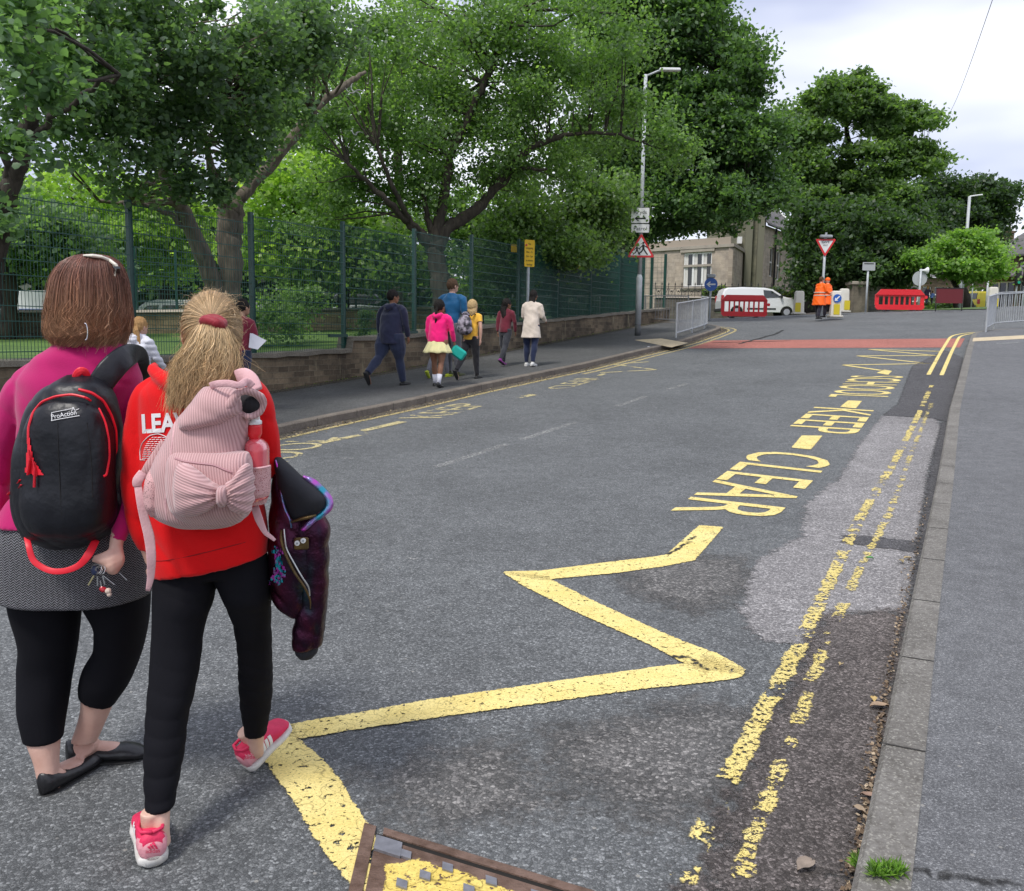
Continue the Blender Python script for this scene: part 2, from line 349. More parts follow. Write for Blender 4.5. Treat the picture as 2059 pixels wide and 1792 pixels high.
d0=(rk[0]-rk[2]).normalized(); rk=[rk[0]+d0*5]+rk
q_,r_=qr(*rk[-1][:2]); rk+=[QR(q_+dq,r_+dr,KH) for dq,dr in((.25,.9),(.8,1.6),(1.8,2.1),(3.5,2.5),(9,2.9),(16,3.2))]
LK=resample(lk,150); RK=resample(rk,130)
def smooth(P,k=3):
    P=P.copy()
    for _ in range(k): P[1:-1]=(P[:-2]+2*P[1:-1]+P[2:])/4
    return P
LK=smooth(LK,6); RK=smooth(RK,5)
def onto(P,dz): P=P.copy(); P[:,2]=zg(P[:,0],P[:,1])+dz; return P
def ribbon(A,Bp): # strip between two polylines
    n=len(A); V=np.concatenate([A,Bp]); F=np.array([[i,i+1,n+i+1,n+i] for i in range(n-1)]); return V,F
def kmat(name,base,c2,lich=(.42,.41,.36)):
    m=bpy.data.materials.new(name); m.use_nodes=True; t=m.node_tree; n=t.nodes.new; l=t.links.new; b=bs(m); v=n('ShaderNodeTexCoord').outputs['Object']
    c=ramp(n,l,noisefac(n,l,v,3.,6,.65),[(.3,base),(.7,c2)])
    vf=n('ShaderNodeTexVoronoi'); vf.inputs['Scale'].default_value=170.; l(v,vf.inputs['Vector']); sc=n('ShaderNodeSeparateColor'); l(vf.outputs['Color'],sc.inputs[0])
    c=mixc(n,l,c,lich,ramp(n,l,sc.outputs[1],[(.82,(0,0,0)),(.92,(.45,.45,.45))]))
    c=mixc(n,l,c,ramp(n,l,noisefac(n,l,v,45.,4,.7),[(.3,(.62,.6,.58)),(.62,(1.1,1.1,1.1))]),1.,'MULTIPLY')
    l(c,b.inputs['Base Color']); b.inputs['Roughness'].default_value=.9
    bp=n('ShaderNodeBump'); bp.inputs['Strength'].default_value=.7; bp.inputs['Distance'].default_value=.008; l(noisefac(n,l,v,60.,4,.7),bp.inputs['Height']); l(bp.outputs['Normal'],b.inputs['Normal']); return m
m_kerb=kmat('kerb_concrete',(.12,.112,.10),(.21,.20,.182)); m_kerbl=kmat('kerb_stone',(.12,.10,.085),(.22,.19,.155),(.3,.27,.23))
def kerb(P,side,wd,mat,nm):
    """P: top front edge line on ground; side=-1 pavement lies to the left of travel"""
    P=onto(P,0); fr=offset(P,0); top=onto(fr,KH); topi=onto(offset(P,.015*side),KH+.004); bk=onto(offset(P,wd*side),KH+.004); bb=onto(offset(P,wd*side),-.04); bot=onto(fr,-.04)
    rows=[bot,onto(fr,KH-.012),topi,bk,bb]; n=len(P); V=np.concatenate(rows); F=[]
    for k in range(4):
        for i in range(n-1):
            f=[k*n+i,k*n+i+1,(k+1)*n+i+1,(k+1)*n+i]; F.append(f if side<0 else f[::-1])
    o=mesh(nm,V,F,mat,smooth=False,kind='structure')
    # dark mortar joints every 0.9 m
    s=np.r_[0,np.cumsum(np.linalg.norm(np.diff(P[:,:2],axis=0),axis=1))]; J=B()
    for k in np.arange(.4,s[-1],.915):
        x,y=[np.interp(k,s,P[:,i]) for i in(0,1)]; x2,y2=[np.interp(k+.05,s,P[:,i]) for i in(0,1)]; t=Vector((x2-x,y2-y,0)).normalized(); nn=Vector((t.y,-t.x,0))*side
        z=float(zg(x,y)); a=Vector((x,y,0))-nn*.003; bb_=a+nn*(wd+.003); w_=t*.004
        V4=[(a.x-w_.x,a.y-w_.y,z-.02),(a.x+w_.x,a.y+w_.y,z-.02),(a.x+w_.x,a.y+w_.y,z+KH+.006),(a.x-w_.x,a.y-w_.y,z+KH+.006),(bb_.x+w_.x,bb_.y+w_.y,z+KH+.007),(bb_.x-w_.x,bb_.y-w_.y,z+KH+.007)]
        J.add(V4,[[0,1,2,3],[3,2,4,5]])
    J.build(nm+'_joints',M('mortar_dark',(.03,.028,.025),rough=1),o)
    return o
kerb(LK,-1,.14,m_kerbl,'kerb_left'); kerb(RK,1,.135,m_kerb,'kerb_right')
# pavements: from the kerb's back edge to the wall foot / off to the right
WQ=-11.2
def pavement(P,side,wd,reach,mat,nm,m=14,dz=KH):
    P=onto(P,0); A=offset(P,wd*side); 
    Bp=reach(P); n=len(P); rows=[]
    for k in range(m+1):
        t=k/m; Q=A*(1-t)+Bp*t; rows.append(onto(Q,dz))
    V=np.concatenate(rows); F=np.array([[k*n+i,k*n+i+1,(k+1)*n+i+1,(k+1)*n+i] for k in range(m) for i in range(n-1)])
    if side>0: F=F[:,::-1]
    return mesh(nm,V,F,mat,kind='structure')
def reachL(P):
    q,r=qr(P[:,0],P[:,1]); r2=np.minimum(r,36.2); q2=np.where(r<34,WQ+.05,np.minimum(q-2.2,WQ-.0)); 
    r2=np.where(q<WQ+1.2,36.2-.0*(q),r2); x,y=xy(np.minimum(q2,WQ+.05),r2); return np.stack([x,y,P[:,2]],1)
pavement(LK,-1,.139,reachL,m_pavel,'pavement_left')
def reachR(P):
    q,r=qr(P[:,0],P[:,1]); x,y=xy(np.full_like(q,16.),np.minimum(r,r.max()-3.2)); return np.stack([x,y,P[:,2]],1)
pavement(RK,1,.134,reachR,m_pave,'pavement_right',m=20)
# ---------------------------------------------------------------- sheets painted on the road
def inside(poly,X,Y):
    c=np.zeros(len(X),bool); n=len(poly); j=n-1
    for i in range(n):
        xi,yi=poly[i];xj,yj=poly[j]
        c^=((yi>Y)!=(yj>Y))&(X<(xj-xi)*(Y-yi)/((yj-yi) or 1e-12)+xi); j=i
    return c
def sdist(poly,X,Y):
    d=np.full(len(X),1e9); n=len(poly)
    for i in range(n):
        ax,ay=poly[i-1];bx,by=poly[i]; vx,vy=bx-ax,by-ay; L2=vx*vx+vy*vy+1e-12
        t=np.clip(((X-ax)*vx+(Y-ay)*vy)/L2,0,1); d=np.minimum(d,np.hypot(X-ax-t*vx,Y-ay-t*vy))
    return np.where(inside(poly,X,Y),d,-d)
def sheet(name,polys,mat,cell=.03,pad=.03,dz=.004,base=0.,world=False,parent=None,kind='structure',**k):
    """grid sheet draped on the ground covering the outlines, attribute d = distance inside the outline"""
    V=[];F=[];D=[];n0=0
    for poly in polys:
        W=[(p[0],p[1]) for p in poly] if world else [tuple(G(x,y,base)[:2]) for x,y in poly]
        xs=[p[0] for p in W]; ys=[p[1] for p in W]; x0,x1,y0,y1=min(xs)-pad,max(xs)+pad,min(ys)-pad,max(ys)+pad
        nx=max(2,int((x1-x0)/cell)+2); ny=max(2,int((y1-y0)/cell)+2); X,Y=np.meshgrid(x0+np.arange(nx)*cell,y0+np.arange(ny)*cell,indexing='ij'); X=X.ravel();Y=Y.ravel()
        d=sdist(W,X,Y); i=(np.arange(nx-1)[:,None]*ny+np.arange(ny-1)[None]).ravel(); q=np.stack([i,i+ny,i+ny+1,i+1],1)
        q=q[(d[q]>-pad).any(1)]; us,inv=np.unique(q,return_inverse=True); q=inv.reshape(q.shape)
        V.append(np.stack([X[us],Y[us],zg(X[us],Y[us])+dz+base],1)); D.append(d[us]); F.append(q+n0); n0+=len(us)
    return mesh(name,np.concatenate(V),np.concatenate(F),mat,parent=parent,kind=kind,attrs={'d':np.concatenate(D)},**k)
Yc,Yc2=(.76,.60,.20),(.84,.70,.29)
m_yel=paint('yellow_paint',Yc,Yc2,.020,.345,.3,38.)
m_yelw=paint('worn_yellow_paint',(.70,.56,.17),(.80,.66,.26),.045,.41,.3,9.,.452)
m_yelf=paint('faded_yellow_paint',(.60,.51,.25),(.70,.61,.34),.03,.40,.4,20.,.42)
m_whw=paint('worn_white_paint',(.45,.45,.43),(.6,.6,.58),.05,.5,.4,12.)
m_red=asphalt('red_surfacing',(.30,.10,.08),(.42,.15,.115),(.5,.2,.16),90,.4,(.88,1.1),alpha=.03)
# patches
m_p1=asphalt('worn_pale_patch',(.15,.145,.145),(.25,.24,.24),(.37,.355,.35),100.,.7,(.8,1.15),alpha=.14,ragged=.5)
m_p2=asphalt('broken_brown_patch',(.055,.046,.042),(.105,.092,.085),(.19,.165,.155),105.,1.,(.65,1.3),alpha=.20,ragged=.9)
m_p3=asphalt('dark_tar_patch',(.045,.044,.047),(.08,.078,.082),(.13,.127,.13),110.,.5,(.85,1.15),alpha=.10,ragged=.5)
m_p4=asphalt('thin_stain',(.084,.083,.080),(.138,.135,.130),(.235,.225,.215),85.,.7,(.8,1.2),alpha=.32,ragged=1.6)
sheet('road_patch',[[(1774,836),(1881,840),(1893,860),(1870,939),(1851,1057),(1845,1148),(1826,1230),(1655,1238),(1650,1300),(1520,1288),(1490,1230),(1521,1128),(1612,1077),(1620,1014),(1691,958),(1727,895)]],m_p1,.05,.16,.003)
sheet('road_patch',[[(1655,1236),(1830,1228),(1806,1370),(1778,1535),(1745,1690),(1716,1800),(1390,1800),(1450,1640),(1540,1450),(1600,1340)]],m_p2,.04,.25,.006)
sheet('road_patch',[[(1834,737),(1900,705),(1936,720),(1905,850),(1875,842),(1775,836),(1806,812)],[(1893,850),(1912,850),(1860,1150),(1838,1225),(1828,1225),(1850,1060),(1870,940)],[(1700,1076),(1850,1090),(1842,1112),(1690,1092)]],m_p3,.05,.12,.006)
sheet('road_patch',[[(1120,1480),(1400,1420),(1520,1440),(1500,1600),(1300,1640),(1150,1560)],[(1240,1130),(1480,1120),(1520,1180),(1400,1230),(1280,1190)],[(760,1560),(1000,1500),(1100,1620),(860,1660)]],m_p4,.08,.35,.002)
sheet('road_stripe',[[(1382,701),(1434,685),(1940,681),(1930,699)]],m_red,.06,.08,.004)
# zigzag in the foreground
BA=[(482,1474),(505,1468),(590,1457),(600,1488),(640,1520),(689,1577),(731,1649),(761,1691),(746,1717),(742,1800),(722,1800),(690,1765),(638,1696),(600,1630),(541,1543),(505,1500)]
BB=[(560,1462),(731,1433.6),(858,1410),(1027,1385),(1306,1344.8),(1377,1336),(1420,1325),(1500,1348),(1492,1363),(1475,1367),(1400,1377),(1306,1386),(1181,1403),(1070,1419),(900,1442),(731,1467),(600,1489)]
BC=[(1008,1151),(1101,1160),(1110,1168),(1196,1211),(1306,1262),(1377,1293),(1437,1314),(1500,1348),(1420,1352),(1377,1337),(1306,1298),(1154,1231),(1052,1180)]
BD=[(1008,1151),(1091,1149),(1196,1135),(1306,1122),(1339,1117),(1406,1057.5),(1455,1061),(1396,1128.7),(1331,1141),(1239,1154),(1101,1167)]
sheet('road_marking',[BA,BB,BC,BD],m_yel,.022,.02,.006)
def stroke(P,wd):
    """thin outline polygon (world xy) around a world polyline"""
    P=np.array([tuple(p)[:2] for p in P]); T=np.gradient(P,axis=0); T/=np.linalg.norm(T,axis=1)[:,None]; N_=np.stack([T[:,1],-T[:,0]],1)*wd/2
    return [tuple(p) for p in P+N_]+[tuple(p) for p in (P-N_)[::-1]]
def word(s,BS,TS,BE,TE,mat,name='road_lettering',dz=.006):
    """road lettering: baseline runs BS->BE, letter tops on the TS->TE side; laid on the ground as one sheet"""
    c=[np.array(G(*p)[:2]) for p in(BS,TS,BE,TE)]
    V,F=ctext(s,sx=1.); V=(V-V.min(0))/(V.max(0)-V.min(0))
    # thicken strokes a little by using the outline as is; subdivide by small faces is unnecessary on this gentle slope
    u,v=V[:,:1],V[:,1:]; W=(c[0]*(1-u)+c[2]*u)*(1-v)+(c[1]*(1-u)+c[3]*u)*v
    Z=zg(W[:,0],W[:,1])+dz
    return mesh(name,np.c_[W,Z],F,mat,smooth=False,kind='structure',attrs={'d':np.full(len(W),.03)})
word('CLEAR',(1519,904),(1681,922),(1346,1028),(1552,1052),m_yel)
word('KEEP',(1638,819),(1757,826),(1577,866),(1722,875),m_yel)
word('SCHOOL',(1712,756),(1818,757),(1664,798),(1784,803),m_yel)
word('KEEP',(886,841),(800,842),(985,813),(915,812),m_yelf)
word('CLEAR',(1145,781),(1094,783),(1215,760),(1163,760),m_yelf)
word('SCHOOL',(470,980),(330,980),(682,880),(590,882),m_yelf)
sheet('road_marking',[[(1705,806),(1733,807),(1721,822),(1689,819)],[(1612,876.5),(1654,877),(1630,905),(1591,901)],[(1778,744),(1793.5,746.6),(1786,754.5),(1762.5,750.6)]],m_yel,.03,.02,.006)
sheet('road_marking',[[(723,866),(733,868.5),(819.5,849),(800,847.7)],[(1036,799),(1048,801),(1080,795),(1068,793)],[(640,890),(650,893),(745,873),(735,871)]],m_yelf,.03,.03,.006)
Z=[(1776,746),(1740,740),(1695,734.5),(1869,731.6),(1800,723),(1723,716),(1885,715.7),(1820,709),(1747,703),(1889,707)]
for a,b in zip(Z[:-1],Z[1:]): pass
sheet('road_marking',[stroke(resample([G(*a),G(*b)],8),.11) for a,b in((Z[0],Z[2]),(Z[2],Z[3]),(Z[3],Z[5]),(Z[5],Z[6]),(Z[6],Z[8]),(Z[8],Z[9]))],m_yel,.04,.02,.006,world=True)
sheet('road_marking',[stroke(resample([G(*a),G(*b)],6),.1) for a,b in(((1207,750),(1319,744)),((1319,744),(1232,733)),((1232,733),(1305,728)),((1215,752),(1204,756)))],m_yelf,.04,.02,.006,world=True)
# worn centre line
sheet('road_marking',[stroke(resample([G(*a),G(*b)],6),.11) for a,b in(((874,940),(1020,893)),((1047,885),(1157,849)),((1239,818),(1298,797)),((1345,783),(1380,772)))],m_whw,.04,.05,.005,world=True)
# double yellow lines along the right kerb, badly worn, and the fresher pair by the junction
L1=[(1365,1778),(1437,1642),(1471,1574),(1514,1454),(1574,1365),(1612,1301),(1633,1245),(1663,1186),(1711,1077),(1743,1018),(1798,931),(1846,836),(1873,776)]
L2=[(1480,1778),(1514,1676),(1544,1612),(1574,1540),(1612,1437),(1646,1331),(1701,1203),(1735,1133),(1790,1030),(1830,919),(1861,840),(1873,812)]
sheet('road_marking',[stroke(smooth(resample(PL(L1),40),2),.072)],m_yelw,.025,.05,.009,world=True)
sheet('road_marking',[stroke(smooth(resample(PL(L2),40),2),.048)],paint('thin_worn_yellow',(.70,.56,.17),(.80,.66,.26),.05,.43,.3,8.,.482),.025,.05,.009,world=True)
RKo=onto(RK,0); sel=[i for i in range(len(RK)) if 19.0<qr(*RK[i][:2])[1]<36 and qr(*RK[i][:2])[0]<6]
A_=offset(RKo,-.55)[sel]; B_=offset(RKo,-.32)[sel]
sheet('road_marking',[stroke(A_,.075),stroke(B_,.075)],m_yel,.05,.02,.008,world=True)
LKo=onto(LK,0); sl=[i for i in range(len(LK)) if 4<qr(*LK[i][:2])[1]<36.5]
m_yk=paint('kerbside_yellow',(.6,.48,.2),(.72,.6,.3),.03,.43,.4,14.)
sheet('road_marking',[stroke(offset(LKo,.28)[sl],.09),stroke(offset(LKo,.50)[[i for i in sl if qr(*LK[i][:2])[1]>17]],.09)],m_yk,.05,.03,.008,world=True)
# gutter grime along the left kerb
m_gut=asphalt('gutter_grime',(.04,.036,.03),(.085,.075,.06),(.2,.17,.13),70.,.8,(.6,1.3),alpha=.10,ragged=.8)
sheet('road_patch',[stroke(offset(LKo,.12)[sl],.26)],m_gut,.05,.1,.0035,world=True)
m_wf=asphalt('wall_foot_dirt',(.035,.03,.022),(.07,.06,.045),(.16,.14,.1),60.,.8,(.6,1.3),alpha=.16,ragged=.8)
sheet('pavement_dirt',[[tuple(QR(WQ+a,r)[:2]) for a,r in((.05,2),(.3,2),(.3,34),(.05,34))]],m_wf,.08,.2,.004,base=KH,world=True)
# tactile paving
m_tac=M('tactile_buff',(.5,.4,.25),(.62,.5,.33),sc=5,rough=.85,bump=.5,bsc=40)
m_tac2=paint('buff_paint',(.52,.42,.27),(.64,.53,.36),.02,.3,.3,20.)
sheet('tactile_paving',[[(1275,684),(1330,681),(1384,690),(1350,699)]],m_tac2,.06,.03,.005,base=KH)
sheet('tactile_paving',[[(1955,687),(2070,681),(2070,674),(1957,680)]],m_tac2,.06,.03,.005,base=KH)
sheet('pavement_marking',[[(2002,693),(2052,690),(2052,688),(2002,690.5)]],m_whw,.05,.03,.005,base=KH)
# red surface manhole line and cracks
m_crk=asphalt('crack_dark',(.02,.02,.02),(.035,.034,.033),(.06,.06,.06),90.,.5,alpha=.02,ragged=.8)
CK=[[(1430,690),(1500,688),(1590,686)],[(1485,692),(1520,683),(1560,672),(1575,664)],[(1000,900),(1180,850)],[(1830,1750),(1930,1765),(2059,1782)],[(1340,1117),(1380,1095),(1400,1080)],[(1420,1350),(1380,1325),(1350,1322)]]
for i,c in enumerate(CK):
    if i==2: continue
    P=resample([G(x,y,KH if i==3 else 0) for x,y in c],24); P[1:-1,:2]+=rg.normal(0,.012,(22,2)); sheet('road_crack' if i!=3 else 'pavement_crack',[stroke(P,.02 if i>2 else .09)],m_crk,.02 if i>2 else .06,.02,.0095 if i!=3 else .004,world=True,base=KH if i==3 else 0)
# metal cover in the foreground: frame, plate, raised squares, trench
cov=empty('drain_cover',G(860,1760),'rusty iron inspection cover with raised squares and yellow paint on it','drain cover')
b,c=G(757,1688),G(1110,1797)
m_rust=M('rusty_iron',(.11,.065,.045),(.2,.13,.1),sc=20,rough=.75,bump=.5,bsc=120,metal=.3); m_st=M('worn_steel',(.22,.22,.24),(.30,.30,.33),sc=30,rough=.45,metal=.6)
ex=(c-b); ex.z=0; ex.normalize(); ey=Vector((ex.y,-ex.x,0)); L_=(Vector((c.x-b.x,c.y-b.y)).length)+.25
ey=G(726,1840)-b; ey.z=0; ey.normalize()
z0=float(zg(b.x,b.y))
def plate(u0,u1,v0,v1,z1,z2,bb,mi=0):
    P=[b+ex*u+ey*v for u,v in((u0,v0),(u1,v0),(u1,v1),(u0,v1))]; Vv=[(p.x,p.y,z) for z in(z1,z2) for p in P]
    bb.add(Vv,[[0,1,2,3],[7,6,5,4],[4,5,1,0],[5,6,2,1],[6,7,3,2],[7,4,0,3]],mi)
bb=B(); plate(0,L_,0,.62,z0-.02,z0+.008,bb); bb.build('plate',m_rust,cov)
bb=B(); plate(.02,L_,-.055,-.02,z0-.02,z0+.011,bb); plate(-.05,-.008,-.05,.62,z0-.02,z0+.011,bb); bb.build('frame',m_rust,cov)
bb=B(); plate(-.005,L_,-.02,0,z0-.02,z0+.0065,bb); bb.build('gap',M('gap_black',(.012,.01,.008),rough=1),cov)
bb=B(); plate(0,.09,.0,.07,z0,z0+.016,bb); bb.build('corner_plate',m_st,cov)
for i in range(9):
    for j in range(6):
        if (i+j)%2==0: bb=B(); plate(.09+i*.068,.09+i*.068+.034,.03+j*.068,.03+j*.068+.034,z0,z0+.015,bb); bb.build('tread_square',m_st,cov)
sheet('yellow_paint_remnant',[[tuple((b+ex*u+ey*v)[:2]) for u,v in((.05,.12),(.14,.05),(.3,.045),(.5,.06),(.62,.1),(.66,.3),(.3,.5),(.06,.5))]],paint('cover_paint',(.68,.5,.1),(.8,.64,.2),.03,.36,.3,25.),.012,.02,.0095,world=True,parent=cov,kind=None)
# ================================================================ boundary wall and mesh fence on the left
def brickmat(name,c1,c2,mort,scale=1.,bw=.42,bh=.12,st=.5,dirt=.6):
    m=bpy.data.materials.new(name); m.use_nodes=True; t=m.node_tree; n=t.nodes.new; l=t.links.new; b=bs(m)
    a=n('ShaderNodeAttribute'); a.attribute_type='GEOMETRY'; a.attribute_name='uvw'
    br=n('ShaderNodeTexBrick'); br.inputs['Scale'].default_value=1; br.inputs['Brick Width'].default_value=bw; br.inputs['Row Height'].default_value=bh; br.inputs['Mortar Size'].default_value=.008; br.inputs['Mortar Smooth'].default_value=.4; br.inputs['Bias'].default_value=0
    br.inputs['Color1'].default_value=(*c1,1); br.inputs['Color2'].default_value=(*c2,1); br.inputs['Mortar'].default_value=(*mort,1); br.offset=.5
    v=a.outputs['Vector']; 
    mm=n('ShaderNodeMix'); mm.data_type='VECTOR'; mm.inputs[0].default_value=.03; l(v,mm.inputs[4]); nx=n('ShaderNodeTexNoise'); nx.inputs['Scale'].default_value=4; l(v,nx.inputs['Vector']); l(nx.outputs['Color'],mm.inputs[5]); l(mm.outputs[1],br.inputs['Vector'])
    c=br.outputs['Color']
    g=ramp(n,l,noisefac(n,l,v,1.1,5,.65),[(.36,(1-dirt,)*3),(.62,(1.15,1.12,1.05))]); c=mixc(n,l,c,g,1.,'MULTIPLY')
    c=mixc(n,l,c,ramp(n,l,noisefac(n,l,v,25,4,.6),[(.3,(.8,.8,.8)),(.7,(1.15,1.15,1.15))]),1.,'MULTIPLY')
    if st:
        mp=n('ShaderNodeMapping'); mp.inputs['Scale'].default_value=(2.6,.35,2.6); l(v,mp.inputs['Vector']); sf=ramp(n,l,noisefac(n,l,mp.outputs['Vector'],1.,5,.7),[(.6,(0,0,0)),(.72,(st,)*3)]); c=mixc(n,l,c,(.33,.29,.18),sf)
    l(c,b.inputs['Base Color']); b.inputs['Roughness'].default_value=.92
    bp=n('ShaderNodeBump'); bp.inputs['Strength'].default_value=.7; bp.inputs['Distance'].default_value=.012; l(br.outputs['Fac'],bp.inputs['Height']); bp.invert=True; l(bp.outputs['Normal'],b.inputs['Normal']); return m
def setuv(o,fn):
    me=o.data; a=me.attributes.new('uvw','FLOAT_VECTOR','POINT'); V=np.array([v.co[:] for v in me.vertices]); a.data.foreach_set('vector',np.asarray(fn(V),np.float32).ravel())
def alongz(V): q,r=qr(V[:,0],V[:,1]); return np.stack([r+q*.8,V[:,2],q],1)
WT=[(-6,1.03),(9.4,1.03),(9.5,1.03),(12.2,1.06),(14.35,1.1),(14.4,1.33),(17.1,1.42),(17.15,1.5),(20,1.64),(24.4,1.9),(29.4,2.2),(34.6,2.5)]
wtop=lambda r:np.interp(r,[a for a,_ in WT],[b for _,b in WT])
m_brick=brickmat('weathered_brick',(.095,.072,.05),(.22,.17,.115),(.19,.16,.115),bw=.27,bh=.10,st=.8,dirt=.6)
wall=empty('brick_wall',QR(WQ-.15,14),'low weathered brown brick wall with stone coping carrying the green mesh fence','wall')
rs=np.unique(np.r_[np.arange(-6,34.6,.5),[a for a,_ in WT]]); n=len(rs); V=[]
for q,zf in((WQ,lambda r:zqr(WQ,r)-.1),(WQ,lambda r:wtop(r)-.07),(WQ-.3,lambda r:wtop(r)-.07),(WQ-.3,lambda r:zqr(WQ,r)-.1)):
    x,y=xy(np.full(n,q),rs); V.append(np.stack([x,y,zf(rs)],1))
V=np.concatenate(V); F=[[k*n+i,(k+1)*n+i,(k+1)*n+i+1,k*n+i+1] for k in range(3) for i in range(n-1)]+[[0,n,2*n,3*n][::-1],[n-1,2*n-1,3*n-1,4*n-1]]
o=mesh('brickwork',V,F,m_brick,wall,False); setuv(o,alongz)
V=[];  rr=rs
for q,dz in((WQ+.05,-.075),(WQ+.05,.0),(WQ-.33,.012),(WQ-.33,-.075)):
    x,y=xy(np.full(n,q),rr); V.append(np.stack([x,y,wtop(rr)+dz+.012*np.sin(rr*7+q)+.006*np.sin(rr*23)],1))
o=mesh('coping',np.concatenate(V),[[k*n+i,(k+1)*n+i,(k+1)*n+i+1,k*n+i+1] for k in range(3) for i in range(n-1)]+[[n-1,2*n-1,3*n-1,4*n-1],[3*n+i for i in range(0)] or [0,3*n,2*n,n]]+[[i,i+1,3*n+i+1,3*n+i] for i in range(n-1)],kmat('coping_stone',(.14,.125,.1),(.24,.215,.17)),wall,False)
# return of the wall round the corner, away from the camera's road
# park ground behind the wall
def zpark(q,r):
    return np.interp(r,[-20,12,20,34,60],[.98,1.02,1.35,2.1,2.9])+.004*np.clip(-q-12,0,60)-.0*r
def fpark(u,v):
    q=WQ-.28-(u**2)*120; r=-20+v*56; x,y=xy(q,r); return x,y,zpark(q,r)
grid('park_ground',fpark,60,60,M('park_grass',(.05,.10,.015),(.10,.19,.03),sc=1.2,rough=.9,bump=.8,bsc=90,det=8),kind='structure')
# fence
m_fg=M('fence_green',(.008,.070,.055),rough=.42,spec=.5); m_fp=M('fence_post_green',(.006,.045,.037),(.01,.06,.048),sc=3,rough=.38)
fence=empty('mesh_fence',QR(WQ-.12,14),'tall dark green welded mesh fence with square posts on the brick wall','fence')
FQ=WQ-.15; fr_=[9.34+2.5*k for k in range(-6,11)]
def ftop(r): return 3.34+.049*(r-9.34)+ (0.0)
prev=None
pan=0
for k,r in enumerate(fr_[:-1]):
    zt=ftop(r); p=QR(FQ,r); zb=float(wtop(r))-.6
    b_=B(); b_.X=None; b_.box((p.x,p.y,(zt+zb)/2),(.07,.07,zt-zb),rz=-RD); b_.build('post',m_fp,fence)
for k in range(len(fr_)-2):
    r0_,r1_=fr_[k]+.03,fr_[k+1]-.03; zt=ftop(r0_)-.05; zb=float(min(wtop(r0_),wtop(r1_)))+.0
    zb=max(zb,zt-2.45) if r0_<16 else zb
    b_=B(); 
    for q_off in(0,):
        for r in np.arange(r0_,r1_+.001,.05 if r0_<20.5 else .022):
            x,y=xy(FQ+.045,r); b_.box((x,y,(zt+zb)/2),(.0052,.0052,zt-zb),rz=-RD)
    zs=np.arange(zt-.03,zb,-.2)
    a_=QR(FQ+.05,r0_); c_=QR(FQ+.05,r1_); m_=(a_+c_)/2; ln=(Vector((a_.x,a_.y))-Vector((c_.x,c_.y))).length
    for z in zs: 
        b_.box((m_.x,m_.y,z),(.018,ln,.012),rz=-RD)
    b_.build('mesh_panel',m_fg,fence)
# step brackets
for r in(fr_[8]-.0,fr_[9]):
    p=QR(FQ+.06,r-.25); b_=B(); b_.box((p.x,p.y,float(wtop(r+.2))+.03),(.06,.55,.06),rz=-RD); b_.build('bracket',m_fp,fence)
# heavy end posts
for r,qo in((34.3,0),(34.45,-.6),(34.0,-.9)):
    p=QR(FQ+qo,r); b_=B(); b_.box((p.x,p.y,(ftop(r)+2.3)/2),(.09,.09,ftop(r)-2.3),rz=-RD); b_.build('post',m_fp,fence)
b_=B()
for i in range(40):
    q=FQ-.03-i*.16; x,y=xy(q,34.4); b_.box((x,y,(2.35+ftop(34)-.05)/2),(.006,.006,ftop(34)-2.4),rz=-RD)
for z in np.arange(2.45,ftop(34),.2):
    a_=QR(FQ,34.4);c_=QR(FQ-6.4,34.4); m_=(a_+c_)/2; b_.box((m_.x,m_.y,z),((a_-c_).length,.012,.008),rz=-RD)
b_.build('mesh_panel',m_fg,fence)
# ================================================================ TREES
m_bark=M('bark_grey',(.085,.07,.052),(.17,.145,.11),sc=3,rough=.95,bump=.9,bsc=14,stretch=(6,6,1),det=6)
m_barkd=M('bark_dark',(.028,.022,.017),(.06,.05,.038),sc=4,rough=.95,bump=.9,bsc=16,stretch=(5,5,1),det=6)
m_leafA=leafmat('leaf_grey_green',.497,.76,1.22); m_leafB=leafmat('leaf_mid_green',.488,.82,1.22); m_leafD=leafmat('leaf_dark_green',.497,.80,1.); m_leafH=leafmat('leaf_light_green',.49,.88,1.15)
LEAFQ=(np.array([(0,0,0),(.45,.5,.06),(1,0,-.05),(.45,-.5,.06)]),[[0,1,2,3]])
LEAF6=(np.array([(0,0,0),(.42,.34,.05),(.8,.40,.03),(1,0,-.04),(.8,-.40,.03),(.42,-.34,.05),(.6,0,-.02)]),[[0,6,2,1],[6,3,2,2],[0,5,4,6],[6,4,3,3]])
LEAF6=(LEAF6[0],[[0,6,2,1],[0,5,4,6],[6,4,3,2]])
